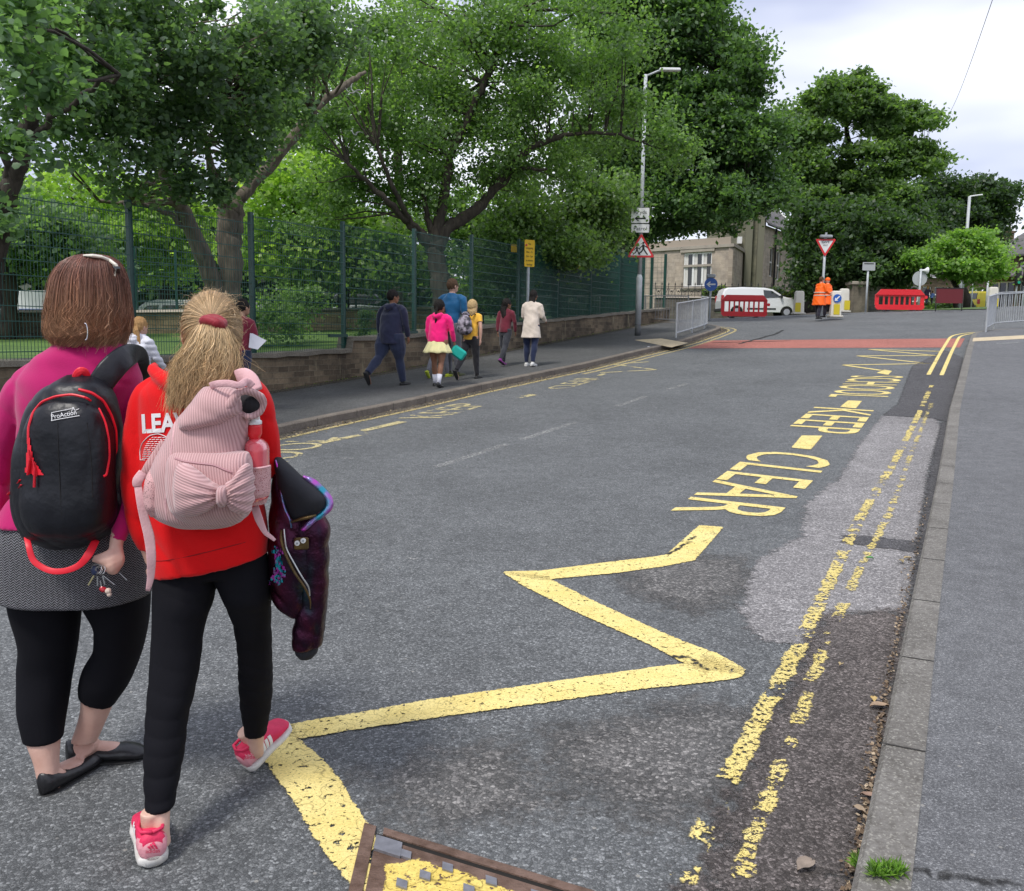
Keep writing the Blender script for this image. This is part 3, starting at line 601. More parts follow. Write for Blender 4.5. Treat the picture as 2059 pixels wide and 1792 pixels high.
def leaves(name,C,size,mat,parent,cols,tmpl=LEAFQ,droop=.3,upb=.6,seed=1,cl=None,asp=.55,**k):
    """C: leaf base points Nx3"""
    g=np.random.default_rng(seed); N_=len(C)
    a=g.normal(size=(N_,3)); a[:,2]=a[:,2]*.5-droop; a/=np.linalg.norm(a,axis=1)[:,None]
    n=g.normal(size=(N_,3))*.75; n[:,2]+=upb; b=np.cross(n,a); b/=np.linalg.norm(b,axis=1)[:,None]+1e-9; n=np.cross(a,b)
    s=size*g.uniform(.65,1.25,N_)[:,None]
    T=tmpl[0]; V=C[:,None,:]+(a*s)[:,None,:]*T[None,:,:1]+(b*s*asp)[:,None,:]*T[None,:,1:2]*2*.9+(n*s)[:,None,:]*T[None,:,2:]
    kk=len(T); F=np.concatenate([np.array(tmpl[1])+0],0)[None]+ (np.arange(N_)*kk)[:,None,None]; F=F.reshape(-1,4)
    c0,c1,c2=[np.array(x) for x in cols]; u=g.random(N_)[:,None]; 
    if cl is not None: u=np.clip(.55*u+.45*cl[:,None],0,1)
    col=np.where(u<.6,c0+(c1-c0)*(u/.6),c1+(c2-c1)*((u-.6)/.4)); col=col*g.uniform(.8,1.2,(N_,1)); col=np.repeat(col,kk,0)
    return mesh(name,V.reshape(-1,3),F,mat,parent,False,col=col,**k)
def blobs_to_clumps(blobs,dens,g,gap=-.22):
    C=[];S=[]
    for (px,py,d,rx,ry,rz) in blobs:
        k=d/FPX; c=np.array(At(px,py,d)); rx_,rz_=rx*k,ry*k; n=max(3,int(dens*rx_*rz_*rz/(rx_*rz_*rz)**.33))
        v=g.normal(size=(n,3)); v/=np.linalg.norm(v,axis=1)[:,None]; rr=g.uniform(.25,1,n)**.5
        v*=rr[:,None]*g.uniform(.78,1.25,(n,1)); v[:,2]=np.where(v[:,2]<-.5,v[:,2]*.8,v[:,2])
        p=c+v*np.array([rx_,rz,rz_]); k_=vn(p,.62/max(.5,d/30),px*.01)+.35*vn(p,1.7/max(.5,d/30),3.)>gap; C.append(p[k_] if k_.sum()>2 else p)
    return np.concatenate(C)
def tree(label,base,limbs,blobs,nl,size,mat,bark,cols,dens=9.,rc=.5,seed=1,name='tree',group=None,tmpl=LEAFQ,droop=.3,upb=.6,asp=.55,flat=.55,twigs=.5,cat='tree',trunk='trunk',gap=-.22):
    g=np.random.default_rng(seed); t=empty(name,base,label,cat,group)
    b=B(); ends=[]
    for Lm in limbs:
        P=[At(p[0],p[1],p[2]) if len(p)==4 else Vector(p[0]) for p in Lm]; rr=[p[-1] for p in Lm]
        A_=np.array([tuple(x) for x in P]); k=max(8,len(P)*5); s=np.linspace(0,len(P)-1,k); Q=np.stack([np.interp(s,np.arange(len(P)),A_[:,i]) for i in range(3)],1); Q=smooth(Q,3)
        Q[1:-1]+=g.normal(0,.02,(k-2,3)); rad=np.interp(s,np.arange(len(P)),rr)*(1+.05*g.normal(size=k)); b.tube(Q,rad.tolist(),10); ends.append(Q)
    Cc=blobs_to_clumps(blobs,dens,g,gap); E=np.concatenate([e[len(e)//3:] for e in ends]) if ends else None
    if E is not None:
        for i in range(0,len(Cc),max(1,int(1/max(twigs,.01)))):
            c=Cc[i]; dd=np.linalg.norm(E-c,axis=1)+np.maximum(0,E[:,2]-c[2])*.8; j=dd.argmin()
            if dd[j]<size*36: 
                m_=(E[j]+c)/2+np.array([0,0,.12*dd[j]])*g.uniform(-.5,1)+g.normal(0,.06*dd[j],3); r_=.004+.006*dd[j]; b.tube([E[j],m_*.5+E[j]*.5+g.normal(0,.03,3),m_,c],[r_*1.6,r_*1.2,r_,.004],4,cap=False)
    if b.v: b.build(trunk,bark,t,smooth=True)
    per=max(1,nl//len(Cc)); idx=np.repeat(np.arange(len(Cc)),per); cl=g.random(len(Cc))[idx]; sz=g.uniform(.5,1.3,len(Cc))[idx][:,None]
    P=Cc[idx]+g.normal(size=(len(idx),3))*rc*sz*np.array([1,1,flat])
    leaves('crown',P,size,mat,t,cols,tmpl,droop,upb,seed,cl,asp); return t
def pk(px,d): # a point on the park ground in the direction of a pixel column
    x=(px-CX)/FPX*d; q,r=qr(x,d); return Vector((x,d,float(zpark(q,r))))
GA=((.034,.076,.038),(.070,.145,.062),(.14,.25,.10)); GB=((0.041,0.094,0.026),(0.080,0.174,0.041),(0.174,0.304,0.080)); GY=((0.072,0.160,0.022),(0.145,0.275,0.029),(0.304,0.435,0.051)); GD=((.034,.088,.026),(.066,.15,.042),(.14,.26,.075)); GH=((0.102,0.217,0.043),(0.174,0.348,0.065),(0.290,0.493,0.116))  # GY: yellow green of backlit foliage put into the leaf colour
def T3(px,d,dz=0): p=pk(px,d); return (p.x,p.y,p.z+dz)
# whitebeam with the twin trunk behind the fence
tb=T3(462,17.2,-.2)
tree('tree with pale twin trunk and large grey green leaves behind the fence',tb,[
 [(tb,.25),(462,560,17.2,.22),(460,480,17.2,.20),(458,418,17.2,.19)],
 [(466,590,17.3,.16),(476,480,17.3,.12),(478,420,17.3,.1)],
 [(448,640,17.1,.2),(428,560,17.,.17),(395,480,16.8,.15),(352,400,16.4,.12),(330,355,16.,.10),(318,270,15.4,.07),(250,160,14.5,.04)],
 [(458,425,17.2,.13),(437,395,17,.09),(432,345,16.6,.07),(400,240,15.6,.04)],
 [(460,425,17.2,.14),(464,370,17.3,.10),(466,300,17.3,.07),(440,150,17,.04)],
 [(462,425,17.2,.15),(492,385,17.4,.12),(545,335,17.6,.11),(600,262,17.8,.10),(640,215,18,.08),(700,168,18.3,.065),(735,145,18.5,.03)],
 [(352,405,16.4,.08),(300,410,16,.05),(200,405,15.5,.03)],[(395,480,16.8,.06),(340,430,16.4,.05),(260,400,15.6,.03)]],
 [(350,50,13.8,250,100,2.2),(190,80,12.8,190,120,1.8),(470,180,14.4,150,115,2),(330,220,13.8,150,95,1.8),(230,300,13,90,46,.8),(455,330,14,50,40,.4),(425,385,13.9,36,34,.3),(360,350,13.9,36,50,.4),(500,300,14.2,50,34,.4),(545,75,15.5,130,95,1.6),(540,225,15,40,60,.5),(290,370,13.5,60,36,.5),(120,210,12.5,110,90,1),(640,60,16,90,80,1.2)],
 42000,.088,m_leafA,m_bark,GA,dens=62,rc=.15,seed=3,name='whitebeam_tree',tmpl=LEAF6,droop=-.1,upb=.5,asp=.5,flat=.9,gap=.0,twigs=.6)
tree('leftmost tree with dark leaning trunk and pale broad leaves close to camera',T3(-60,11.8),[
 [(T3(-60,11.8,-.3),.2),(-15,520,11.8,.16),(10,420,11.7,.13),(50,300,11.5,.1),(62,200,11.2,.08),(75,60,11,.06),(110,-80,11,.04)],[(20,400,11.7,.06),(5,300,11.4,.05),(-30,200,11,.03)],[(52,290,11.5,.05),(150,200,11,.03),(240,150,10.5,.02)]],
 [(10,60,8.6,60,60,.5),(45,95,8.9,40,45,.4),(80,190,9.3,36,28,.3),(25,300,8.8,60,26,.3),(110,180,9,50,24,.3),(60,20,9.5,120,60,.8),(150,120,11,110,80,.8),(40,420,11.5,70,50,.6)],
 4200,.098,m_leafA,m_barkd,((.04,.095,.04),(.07,.155,.06),(.12,.23,.09)),dens=56,rc=.11,seed=5,name='whitebeam_tree',tmpl=LEAF6,droop=-.15,upb=.45,asp=.5,flat=.9,gap=-.1,twigs=.12)
# cherry over the pavement
tb=T3(893,22.3,-.2)
tree('dark spreading tree whose branches reach the lamp post over the pavement',tb,[
 [(tb,.28),(889,575,22.3,.26),(878,520,22.3,.22),(872,488,22.3,.22)],
 [(868,500,22.3,.16),(845,470,22.1,.13),(812,438,21.8,.10),(770,395,21.4,.07),(700,330,21,.04)],
 [(872,495,22.3,.17),(885,440,22.3,.13),(897,360,22.2,.11),(908,310,22.2,.09),(930,262,22,.08),(958,200,22,.08),(1000,110,22,.09),(1040,20,22,.05)],
 [(876,500,22.3,.2),(895,462,22.4,.17),(950,428,22.6,.15),(985,395,22.6,.12),(1010,355,22.5,.10),(1050,305,22.3,.08),(1120,275,22,.06),(1210,262,21.8,.04),(1290,285,21.6,.03)],
 [(840,465,22,.08),(800,400,21.5,.06),(760,300,21,.04)],[(872,490,22.3,.09),(858,430,22.2,.07),(850,380,22,.04)],[(985,395,22.6,.07),(1040,340,22.4,.05),(1100,340,22,.03)]],
 [(700,200,22.5,160,130,2.2),(850,110,22.5,190,120,2.4),(1000,140,23.0,190,140,2.4),(1100,240,23.0,170,110,2),(1200,170,22.1,130,120,1.8),(760,320,22.5,130,100,1.6),(900,300,22.5,160,90,1.6),(1290,250,21.9,80,85,1.),(1350,300,21.9,48,36,.6),(1100,50,22,190,90,2),(660,420,22.0,80,60,1),(1240,90,22.1,50,60,.8),(1000,370,23.0,120,50,1),(820,400,22.5,80,40,.8)],
 66000,.092,m_leafB,m_barkd,GB,dens=24,rc=.30,seed=7,name='cherry_tree',droop=.55,upb=.55,asp=.5,gap=.0)
tree('bushy mid green tree leaning over the fence beside the yellow sign',T3(1120,28.5),[[(T3(1120,28.5,-.2),.2),(1115,560,28.5,.15),(1110,450,28.5,.1),(1130,380,28.5,.06)],[(1115,560,28.5,.08),(1060,480,28,.06),(1030,430,28,.04)]],
 [(1100,410,27.5,120,80,1.6),(1185,450,28,75,60,1.3),(1030,470,26.5,70,60,1.2),(1130,500,27,100,40,1.2),(1220,400,28,50,60,1),(990,540,26,50,50,.8)],
 24000,.12,m_leafB,m_barkd,((.04,.09,.025),(.075,.155,.04),(.15,.25,.08)),dens=30,rc=.36,seed=8,name='cherry_tree',droop=.55,asp=.5)
tb=T3(1255,41)
tree('tall dark sycamore rising behind the lamp post and signs',tb,[[(tb,.5),(1262,560,41,.45),(1280,440,41,.38),(1310,300,40,.3),(1330,150,39,.2),(1340,20,38,.1)],[(1285,420,41,.2),(1380,330,39,.14),(1450,270,38,.08)],[(1300,330,40,.16),(1400,200,38,.1),(1470,130,37,.05)],[(1285,470,41,.15),(1380,430,39,.1),(1500,400,37,.06)]],
 [(1290,60,38,150,120,3),(1395,130,38,110,110,3),(1350,10,38,90,60,2.4),(1478,125,38,48,45,1.4),(1505,165,38,26,36,.9),(1380,290,38,150,110,3),(1470,280,37,85,65,2),(1535,275,37,38,28,1),(1410,410,36.5,120,62,2.2),(1520,385,37,62,48,1.4),(1300,420,38,100,80,2.2),(1550,330,37,30,30,.8),(1230,300,39,100,150,2)],
 150000,.135,m_leafD,m_barkd,GD,dens=40,rc=.38,gap=-.05,seed=9,name='sycamore_tree',upb=.8,asp=.8,flat=.5)
tb=G(1716,612); tb=Vector((26.,63.,3.1))
tree('broad domed tree above the dark foliage behind the give way sign',tb,[[(tb,.9),(1712,520,60,.75),(1708,440,60,.6),(1700,380,60,.4)],[(1708,440,60,.4),(1675,370,59,.28),(1648,310,59,.18),(1630,250,59,.1)],[(1700,430,60,.4),(1712,340,60,.25),(1700,240,60,.12)],[(1725,440,60,.35),(1748,370,60,.26),(1800,320,60,.18),(1860,285,60,.1)],[(1748,370,60,.2),(1760,300,60,.14),(1790,240,60,.08)]],
 [(1700,200,58,95,48,2.8),(1620,245,58,58,50,1.9),(1792,242,58,66,48,2.2),(1848,262,58,36,32,1.7),(1590,300,58,34,44,1.3),(1645,330,58,80,44,2.2),(1775,325,58,95,44,2.2),(1852,318,58,30,28,1.1),(1700,395,57,120,32,2.2),(1610,390,57,50,40,1.3),(1800,385,57,60,30,1.3)],
 80000,.20,m_leafD,m_barkd,((.055,.115,.028),(.095,.185,.045),(.16,.27,.075)),dens=26,rc=.40,gap=.06,seed=10,name='domed_tree',upb=.8,asp=.8,flat=.45,twigs=1)
tree('low mass of dark evergreen foliage behind the orange workers',Vector((25,56,3.)),[[((25,56,2.6),.6),(1690,560,56,.5),(1690,480,56,.3)]],
 [(1690,480,54,95,70,4),(1668,545,53,72,50,3),(1760,490,54,85,66,4),(1735,545,52,80,50,3),(1625,455,54,28,45,2),(1614,520,54,20,46,1.4),(1800,540,54,40,40,2.4),(1680,588,53,70,20,1.6),(1820,470,56,50,60,3)],
 95000,.19,m_leafD,m_barkd,((.022,.054,.018),(.042,.095,.028),(.08,.155,.05)),dens=36,rc=.36,gap=-.3,seed=11,name='evergreen_tree',upb=.7,asp=.8,flat=.6)
tree('dark rounded tree behind the distant street lamp',Vector((37,73,4)),[[((37,73,3),.5),(1905,520,73,.4),(1910,440,73,.2)]],
 [(1885,415,70,62,52,4),(1955,400,72,56,44,4),(1930,460,72,80,50,4),(1992,425,72,28,36,2.),(1850,470,68,40,50,2.6),(1955,480,72,40,30,2.6)],
 60000,.22,m_leafD,m_barkd,((.02,.05,.018),(.038,.085,.03),(.07,.13,.045)),dens=12,rc=.6,seed=12,name='dark_tree',upb=.8,asp=.8,flat=.5)
tb=G(1925,612)
tree('small bright green tree on the grass verge behind the maroon board',Vector((24.6,50,3.)),[[((24.3,50,2.9),.14),(1924,585,50,.12),(1922,545,50,.09),(1918,500,50,.05)],[(1924,570,50,.07),(1950,530,50,.05),(1975,500,50,.03)],[(1922,575,50,.07),(1895,540,50,.05),(1875,520,50,.03)]],
 [(1920,500,49,46,26,1.8),(1970,505,49,44,28,1.8),(1880,528,49,42,22,1.5),(1930,540,49,75,26,2),(1990,535,49,30,26,1.4),(1940,480,49,34,16,1.2),(1850,520,49,24,14,1)],
 26000,.15,m_leafH,m_barkd,((.08,.17,.035),(.14,.27,.05),(.24,.38,.09)),dens=18,rc=.42,seed=13,name='young_tree',upb=.8,asp=.7,flat=.4)
# park trees beyond the fence, each with its own crown
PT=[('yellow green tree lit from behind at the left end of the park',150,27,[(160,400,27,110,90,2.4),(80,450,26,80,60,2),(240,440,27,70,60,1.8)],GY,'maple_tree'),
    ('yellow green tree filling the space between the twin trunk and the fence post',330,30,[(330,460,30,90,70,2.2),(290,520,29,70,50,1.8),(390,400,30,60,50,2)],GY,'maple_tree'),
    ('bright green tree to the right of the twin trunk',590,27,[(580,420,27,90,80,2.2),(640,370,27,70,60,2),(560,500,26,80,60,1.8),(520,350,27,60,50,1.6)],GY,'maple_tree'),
    ('fresh green tree with low boughs between the two tall fence posts',690,28,[(690,470,28,110,60,2),(740,530,27,90,46,1.8),(640,540,26.5,70,44,1.6),(800,480,28,70,50,1.8)],((.05,.12,.025),(.09,.19,.035),(.17,.28,.06)),'maple_tree'),
    ('dark green tree behind the blue jacket and spreading trunk',960,30,[(960,500,30,90,70,2),(900,440,30,80,60,2),(1000,570,28,60,50,1.4),(840,540,29,60,50,1.6)],GB,'maple_tree'),
    ('tall pale green tree high in the middle of the canopy',800,33,[(800,200,33,200,140,4),(640,120,33,160,130,3),(950,80,33,180,100,3),(560,260,32,90,90,2.4)],((.05,.12,.03),(.10,.2,.045),(.17,.29,.08)),'maple_tree'),
    ('dark tree at the far left edge of the park',20,22,[(20,500,22,90,50,1.6),(110,470,22,60,34,1.2),(-20,450,22,70,70,1.6),(140,510,23,50,34,1)],GA,'maple_tree')]
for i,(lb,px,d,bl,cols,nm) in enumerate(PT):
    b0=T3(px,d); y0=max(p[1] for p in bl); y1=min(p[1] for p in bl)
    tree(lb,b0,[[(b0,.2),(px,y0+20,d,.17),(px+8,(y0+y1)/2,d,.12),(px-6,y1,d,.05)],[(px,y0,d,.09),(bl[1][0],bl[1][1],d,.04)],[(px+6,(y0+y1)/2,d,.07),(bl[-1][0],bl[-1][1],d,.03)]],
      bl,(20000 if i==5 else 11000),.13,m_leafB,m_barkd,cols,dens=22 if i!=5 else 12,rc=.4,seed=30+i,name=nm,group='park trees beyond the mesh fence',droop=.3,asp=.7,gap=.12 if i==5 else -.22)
# far wood behind the park: reads as one dark mass
g=np.random.default_rng(77); n=60000
x=g.uniform(-34,6.3,n); y=g.uniform(46,52,n)+x*.25; q,r=qr(x,y); hmax=4.2+1.8*np.sin(x*.45)+1.2*np.sin(x*1.3+1); z=1.6+g.uniform(0,1,n)**.8*hmax+.0
o=leaves('far_woodland',np.stack([x,y,z],1),.36,m_leafD,None,((.010,.03,.010),(.022,.06,.016),(.05,.11,.03)),seed=78,asp=.8,upb=.7); props(o,'dark belt of woodland closing the park behind the parked cars','woodland',None,'stuff')
# undergrowth: shrub against the twin trunk, small plants on the wall, weeds
tree('leafy shrub at the foot of the twin trunk',T3(560,19.5),[],[(560,640,19,60,46,.8),(500,640,18.6,40,50,.6),(600,600,20,40,50,.6)],5200,.075,m_leafB,m_barkd,GB,dens=26,rc=.22,seed=51,name='shrub',cat='shrub')
tree('small pointed evergreen bush behind the fence near the navy jacket',T3(735,19.5),[],[(735,672,19.3,12,12,.15),(735,650,19.3,9,16,.12),(734,634,19.3,5,10,.08)],1200,.05,m_leafB,m_barkd,((.03,.07,.03),(.05,.11,.04),(.08,.15,.05)),dens=60,rc=.08,seed=52,name='shrub',cat='shrub')
tree('dark bush behind the dark haired child',T3(1020,26),[],[(1010,600,26,46,24,.8),(1045,570,26,22,22,.5)],4200,.09,m_leafB,m_barkd,GA,dens=26,rc=.2,seed=53,name='shrub',cat='shrub')
# ================================================================ BUILDINGS
m_stone=brickmat('dressed_stone',(.37,.315,.265),(.46,.395,.335),(.33,.285,.24),bw=.62,bh=.26,st=0,dirt=.25)
m_stoned=brickmat('mossy_render',(.20,.20,.15),(.24,.24,.18),(.2,.195,.15),bw=3.,bh=3.,st=.25,dirt=.35)
m_trim=M('stone_trim',(.33,.29,.245),(.40,.36,.30),sc=2,rough=.9,bump=.3)
m_slate=brickmat('slate_roof',(.12,.115,.12),(.17,.165,.17),(.08,.08,.085),bw=.4,bh=.25,st=0,dirt=.2)
m_wfr=M('white_frame',(.78,.78,.76),rough=.5); m_glass=M('window_glass',(.02,.023,.022),rough=.08,spec=.8); m_curt=M('curtain',(.55,.53,.5),(.7,.68,.64),sc=3,rough=.9,stretch=(14,14,.5))
UZ0=Vector((0,0,1)); m_blk=M('black_iron',(.012,.012,.013),rough=.5); m_drk=M('dark_opening',(.01,.01,.01),rough=.9)
def facade(name,parent,O,u,w,h,op,mat,th=.3,uvq=0.):
    """wall in the vertical plane O + u*a + z*b with real openings; th towards -normal"""
    u=Vector(u).normalized(); nn=Vector((u.y,-u.x,0)); xs=sorted({0,w}|{a for o in op for a in o[:2]}); zs=sorted({0,h}|{a for o in op for a in o[2:]}); b=B()
    for i in range(len(xs)-1):
        for j in range(len(zs)-1):
            a0,a1,c0,c1=xs[i],xs[i+1],zs[j],zs[j+1]
            if any(o[0]<=a0 and a1<=o[1] and o[2]<=c0 and c1<=o[3] for o in op): continue
            P=[O+u*a+Vector((0,0,c))+nn*t for t in(0,-th) for a,c in((a0,c0),(a1,c0),(a1,c1),(a0,c1))]
            F=[[0,1,2,3]]; b.add([tuple(p) for p in P],F)
    for a0,a1,c0,c1 in op:
        P=[O+u*a+Vector((0,0,c))+nn*t for t in(0,-th) for a,c in((a0,c0),(a1,c0),(a1,c1),(a0,c1))]; b.add([tuple(p) for p in P],[[0,4,5,1],[1,5,6,2],[2,6,7,3],[3,7,4,0]])
    P=[O+u*a+Vector((0,0,c))+nn*t for t in(0,-th) for a,c in((0,0),(w,0),(w,h),(0,h))]; b.add([tuple(p) for p in P],[[0,3,7,4],[1,5,6,2],[3,2,6,7]])
    o=b.build(name,mat,parent); setuv(o,lambda V:np.stack([(V-np.array(O))@np.array(u),V[:,2],np.zeros(len(V))],1)); return o
def win(parent,O,u,w,h,nc=1,rows=(1.,),fr=.09,curt=True,depth=.16):
    u=Vector(u).normalized(); nn=Vector((u.y,-u.x,0)); Zv=Vector((0,0,1)); b=B(); A=math.atan2(u.y,u.x)
    def bar(a0,a1,c0,c1,t): c=O+u*((a0+a1)/2)+Zv*((c0+c1)/2)-nn*(depth); b.box(tuple(c),(a1-a0,t,c1-c0),rz=A)
    bar(0,w,0,fr,.09);bar(0,w,h-fr,h,.09);bar(0,fr,fr,h-fr,.088);bar(w-fr,w,fr,h-fr,.088)
    for i in range(1,nc): x=w*i/nc; bar(x-fr*.8,x+fr*.8,fr,h-fr,.086)
    z=0
    for r_ in rows[:-1]: z+=r_*h; bar(fr,w-fr,z-fr*.7,z+fr*.7,.084)
    f=b.build('window',m_wfr,parent); b=B(); c=O+u*w/2+Zv*h/2-nn*(depth+.02); b.box(tuple(c),(w-.02,.01,h-.02),rz=A); b.build('pane',m_glass,f)
    if curt:
        b=B(); 
        for i in range(nc): c=O+u*(w*(i+.27)/nc)+Zv*h/2-nn*(depth-.0); b.box(tuple(c),(w/nc*.3,.012,h-fr*2),rz=A)
        b.build('curtain',m_curt,f)
    return f
def cornice(parent,O,u,w,z,mat=None,h=.22,out=.14,name='cornice'):
    u=Vector(u).normalized(); nn=Vector((u.y,-u.x,0)); A=math.atan2(u.y,u.x); b=B(); b.box(tuple(O+u*w/2+Vector((0,0,z))+nn*(out/2-.02)),(w,out+.04,h),rz=A); return b.build(name,mat or m_trim,parent)
sch=empty('stone_building',At(1470,600,64),'old stone building with mullioned white window low wing and tall gabled block','building')
zb=2.3
c0=At(1470,600,64); cl=At(1250,600,70.5); c1=At(1491,600,68.5); zt=At(1470,496,64).z
for p in(c0,cl,c1): p.z=zb
u=(c0-cl); W_=u.length; un=u.normalized(); H_=zt-zb
wx0=(At(1373,600,66.8)-cl).xy.length; wx1=(At(1429,600,65.2)-cl).xy.length; wz0=At(1400,577,66).z-zb; wz1=At(1400,508,66).z-zb
facade('front_wall',sch,cl,u,W_,H_,[(wx0,wx1,wz0,wz1)],m_stone)
win(sch,cl+un*wx0+Vector((0,0,wz0)),u,wx1-wx0,wz1-wz0,3,(.62,.38),fr=.1,depth=.12)
A=math.atan2(u.y,u.x); nn=Vector((un.y,-un.x,0)); b=B()
b.box(tuple(cl+un*(wx0+wx1)/2+Vector((0,0,wz1+.14))+nn*.03),(wx1-wx0+.5,.16,.2),rz=A); b.build('window_lintel',m_trim,sch); b=B(); b.box(tuple(cl+un*(wx0+wx1)/2+Vector((0,0,wz0+(wz1-wz0)*.62))+nn*(-.04)),(wx1-wx0-.01,.1,.16),rz=A); b.build('window_transom',m_trim,sch); b=B(); b.box(tuple(cl+un*(wx0+wx1)/2+Vector((0,0,wz0-.1))+nn*.04),(wx1-wx0+.4,.18,.14),rz=A)
b.build('window_sill',m_trim,sch)
u2=(c1-c0); facade('side_wall',sch,c0,u2,u2.length,H_-.001,[],m_stone)
cornice(sch,cl,u,W_+.12,H_+.1); cornice(sch,c0,u2,u2.length,H_+.095); cornice(sch,cl,u,W_-.2,H_+.45,m_stone,.5,.02,'parapet')
# tall gabled block
t0=At(1470,600,68.6); t1=At(1529,600,68.4); t0.z=t1.z=zb; tz=At(1500,395,68.4).z-zb
facade('tower_wall',sch,t0-(t1-t0)*.9,t1-t0,(t1-t0).length*1.9,tz,[],m_stoned)
b=B(); a_=At(1508,600,68.2);b_2=At(1521,600,68.2)
for px,wd in((1500,.5),(1524,.45)):
    p=At(px,600,68.25); b.box((p.x,p.y,zb+tz/2),(wd,.3,tz-.1),rz=math.atan2((t1-t0).y,(t1-t0).x))
b.build('buttress',m_stoned,sch)
b=B(); p=At(1503,440,68); b.box(tuple(At(1487,501-18,68.3)),(.35,.15,.5)); b.build('alarm_box',m_wfr,sch)
# gabled wing receding to the right
g0=At(1529.5,600,68.4); g1=At(1591,600,76); g0.z=g1.z=zb; gu=g1-g0; gz=At(1529.5,452,68.4).z-zb
gl=gu.length; s_=lambda px:(px-1529.5)/(1591-1529.5)*gl
ops=[(s_(1543),s_(1550),gz*.50,gz*.80),(s_(1557),s_(1564),gz*.48,gz*.79),(s_(1541),s_(1546),gz*.1,gz*.30),(s_(1555),s_(1560),gz*.1,gz*.30)]
facade('wing_wall',sch,g0,gu,gl,gz,ops,m_stone)
for o_ in ops[:2]: win(sch,g0+gu.normalized()*o_[0]+Vector((0,0,o_[2])),gu,o_[1]-o_[0],o_[3]-o_[2],1,(.5,.5),curt=False)
b=B(); gn=Vector((gu.y,-gu.x,0)).normalized(); back=-gn*4.2
ov=gn*.3; P=[g0+ov+Vector((0,0,gz)),g1+ov+gu.normalized()*.3+Vector((0,0,gz)),g1+back+Vector((0,0,gz+5)),g0+back+Vector((0,0,gz+5))]
b.add([tuple(p) for p in P]+[tuple(p+Vector((0,0,.15))) for p in P],[[3,2,1,0],[4,5,6,7],[0,1,5,4],[1,2,6,5],[3,0,4,7]])
o=b.build('roof',m_slate,sch); setuv(o,alongz)
e1=g1+gu.normalized()*.0; P2=[e1+Vector((0,0,gz)),e1-gn*8.4+Vector((0,0,gz)),e1-gn*4.2+Vector((0,0,gz+4.9))]
b=B(); b.tube([g1+ov+gu.normalized()*.3+Vector((0,0,gz+.2)),g1+back+gu.normalized()*.3+Vector((0,0,gz+5.2))],.13,6); b.build('verge_board',m_wfr,sch)
b=B(); b.tube([g0+ov*1.1+Vector((0,0,gz+.02)),g1+ov*1.1+gu.normalized()*.3+Vector((0,0,gz+.02))],.09,6); b.build('gutter',m_blk,sch)
b=B(); 
for f_ in(.33,1.0):
    b=B(); p=g0+gu*f_+gn*.12; b.tube([p+Vector((0,0,gz)),p+Vector((0,0,.2))],.085,6); b.build('drainpipe',m_blk,sch)
a0_=At(1591,600,77); a1_=At(1625,600,77); a0_.z=a1_.z=zb; facade('annex_wall',sch,a0_,a1_-a0_,(a1_-a0_).length,7.2,[(.4,1.1,1.4,2.9),(.4,1.1,4.2,5.4)],m_stone); win(sch,a0_+(a1_-a0_).normalized()*.4+Vector((0,0,1.4)),a1_-a0_,.7,1.5,1,(.6,.4),curt=False)
b=B(); p=At(1529,372,70); b.box((p.x,p.y,p.z),(.62,.62,2.2)); b.box((p.x,p.y,p.z+1.15),(.8,.8,.2)); b.box((p.x,p.y,p.z-3.5),(.9,.9,5.)); b.build('chimney',m_trim,sch)
b=B(); tt=t0-(t1-t0)*.9; mid=(tt+t1)/2; th_=tz; P=[tt+Vector((0,0,th_)),t1+Vector((0,0,th_)),mid+Vector((0,1,th_+2.2))]; b.add([tuple(x) for x in P]+[tuple(x+Vector((0,6,0))) for x in P],[[0,1,2],[5,4,3],[0,3,4,1],[1,4,5,2],[2,5,3,0]]); o=b.build('gable',m_stoned,sch); setuv(o,alongz)
# front boundary wall with iron railings and hedge
m_bw=brickmat('grey_boundary_stone',(.13,.12,.105),(.20,.185,.165),(.10,.095,.085),bw=.5,bh=.17,st=.3,dirt=.4)
def lowwall(name,label,pts,d0,d1,ytop,th=.35,cop=True,mat=None,zbot=None,cat='wall'):
    """wall through pixel columns pts[0]..pts[1] at depths d0..d1, top seen at ytop"""
    t=empty(name,At(pts[0],ytop[0],d0),label,cat); n=14; V=[];W2=[]
    for i in range(n+1):
        f=i/n; d=1/((1-f)/d0+f/d1) if False else d0+(d1-d0)*f; px=pts[0]+(pts[1]-pts[0])*f; p=At(px,ytop[0]+(ytop[1]-ytop[0])*f,d); V.append(p)
    D=(V[-1]-V[0]); D.z=0; nn=Vector((D.y,-D.x,0)).normalized(); vs=[]
    for off,dz in((0,None),(0,-.0),(-th,-.0),(-th,None)):
        for p in V: q_=p+nn*off; vs.append((q_.x,q_.y,(p.z if dz is not None else (zbot if zbot is not None else float(zg(p.x,p.y))-.3))))
    k=n+1; F=[[a*k+i,a*k+i+1,(a+1)*k+i+1,(a+1)*k+i] for a in range(3) for i in range(n)]+[[0,k,2*k,3*k],[k-1,4*k-1,3*k-1,2*k-1]]
    o=mesh('stonework',vs,[f[::-1] for f in F],mat or m_bw,t,False); setuv(o,lambda X:np.stack([X[:,:2]@np.array(D.normalized())[:2],X[:,2],X[:,0]*0],1))
    if cop:
        b=B()
        for i in range(n):
            a,c=V[i],V[i+1]; b.tube([a+nn*(-th/2)+Vector((0,0,.045)),c+nn*(-th/2)+Vector((0,0,.045))],[.24,.24],4,flat=.3)
        b.build('coping',m_trim,t)
    return t,V,nn
bwt,V,nn=lowwall('boundary_wall','low grey stone wall with rounded coping in front of the stone building',(1318,1712),57,57.5,(600,603))
ral=empty('iron_railings',V[0],'ornate black iron railings along the top of the building wall','railings')
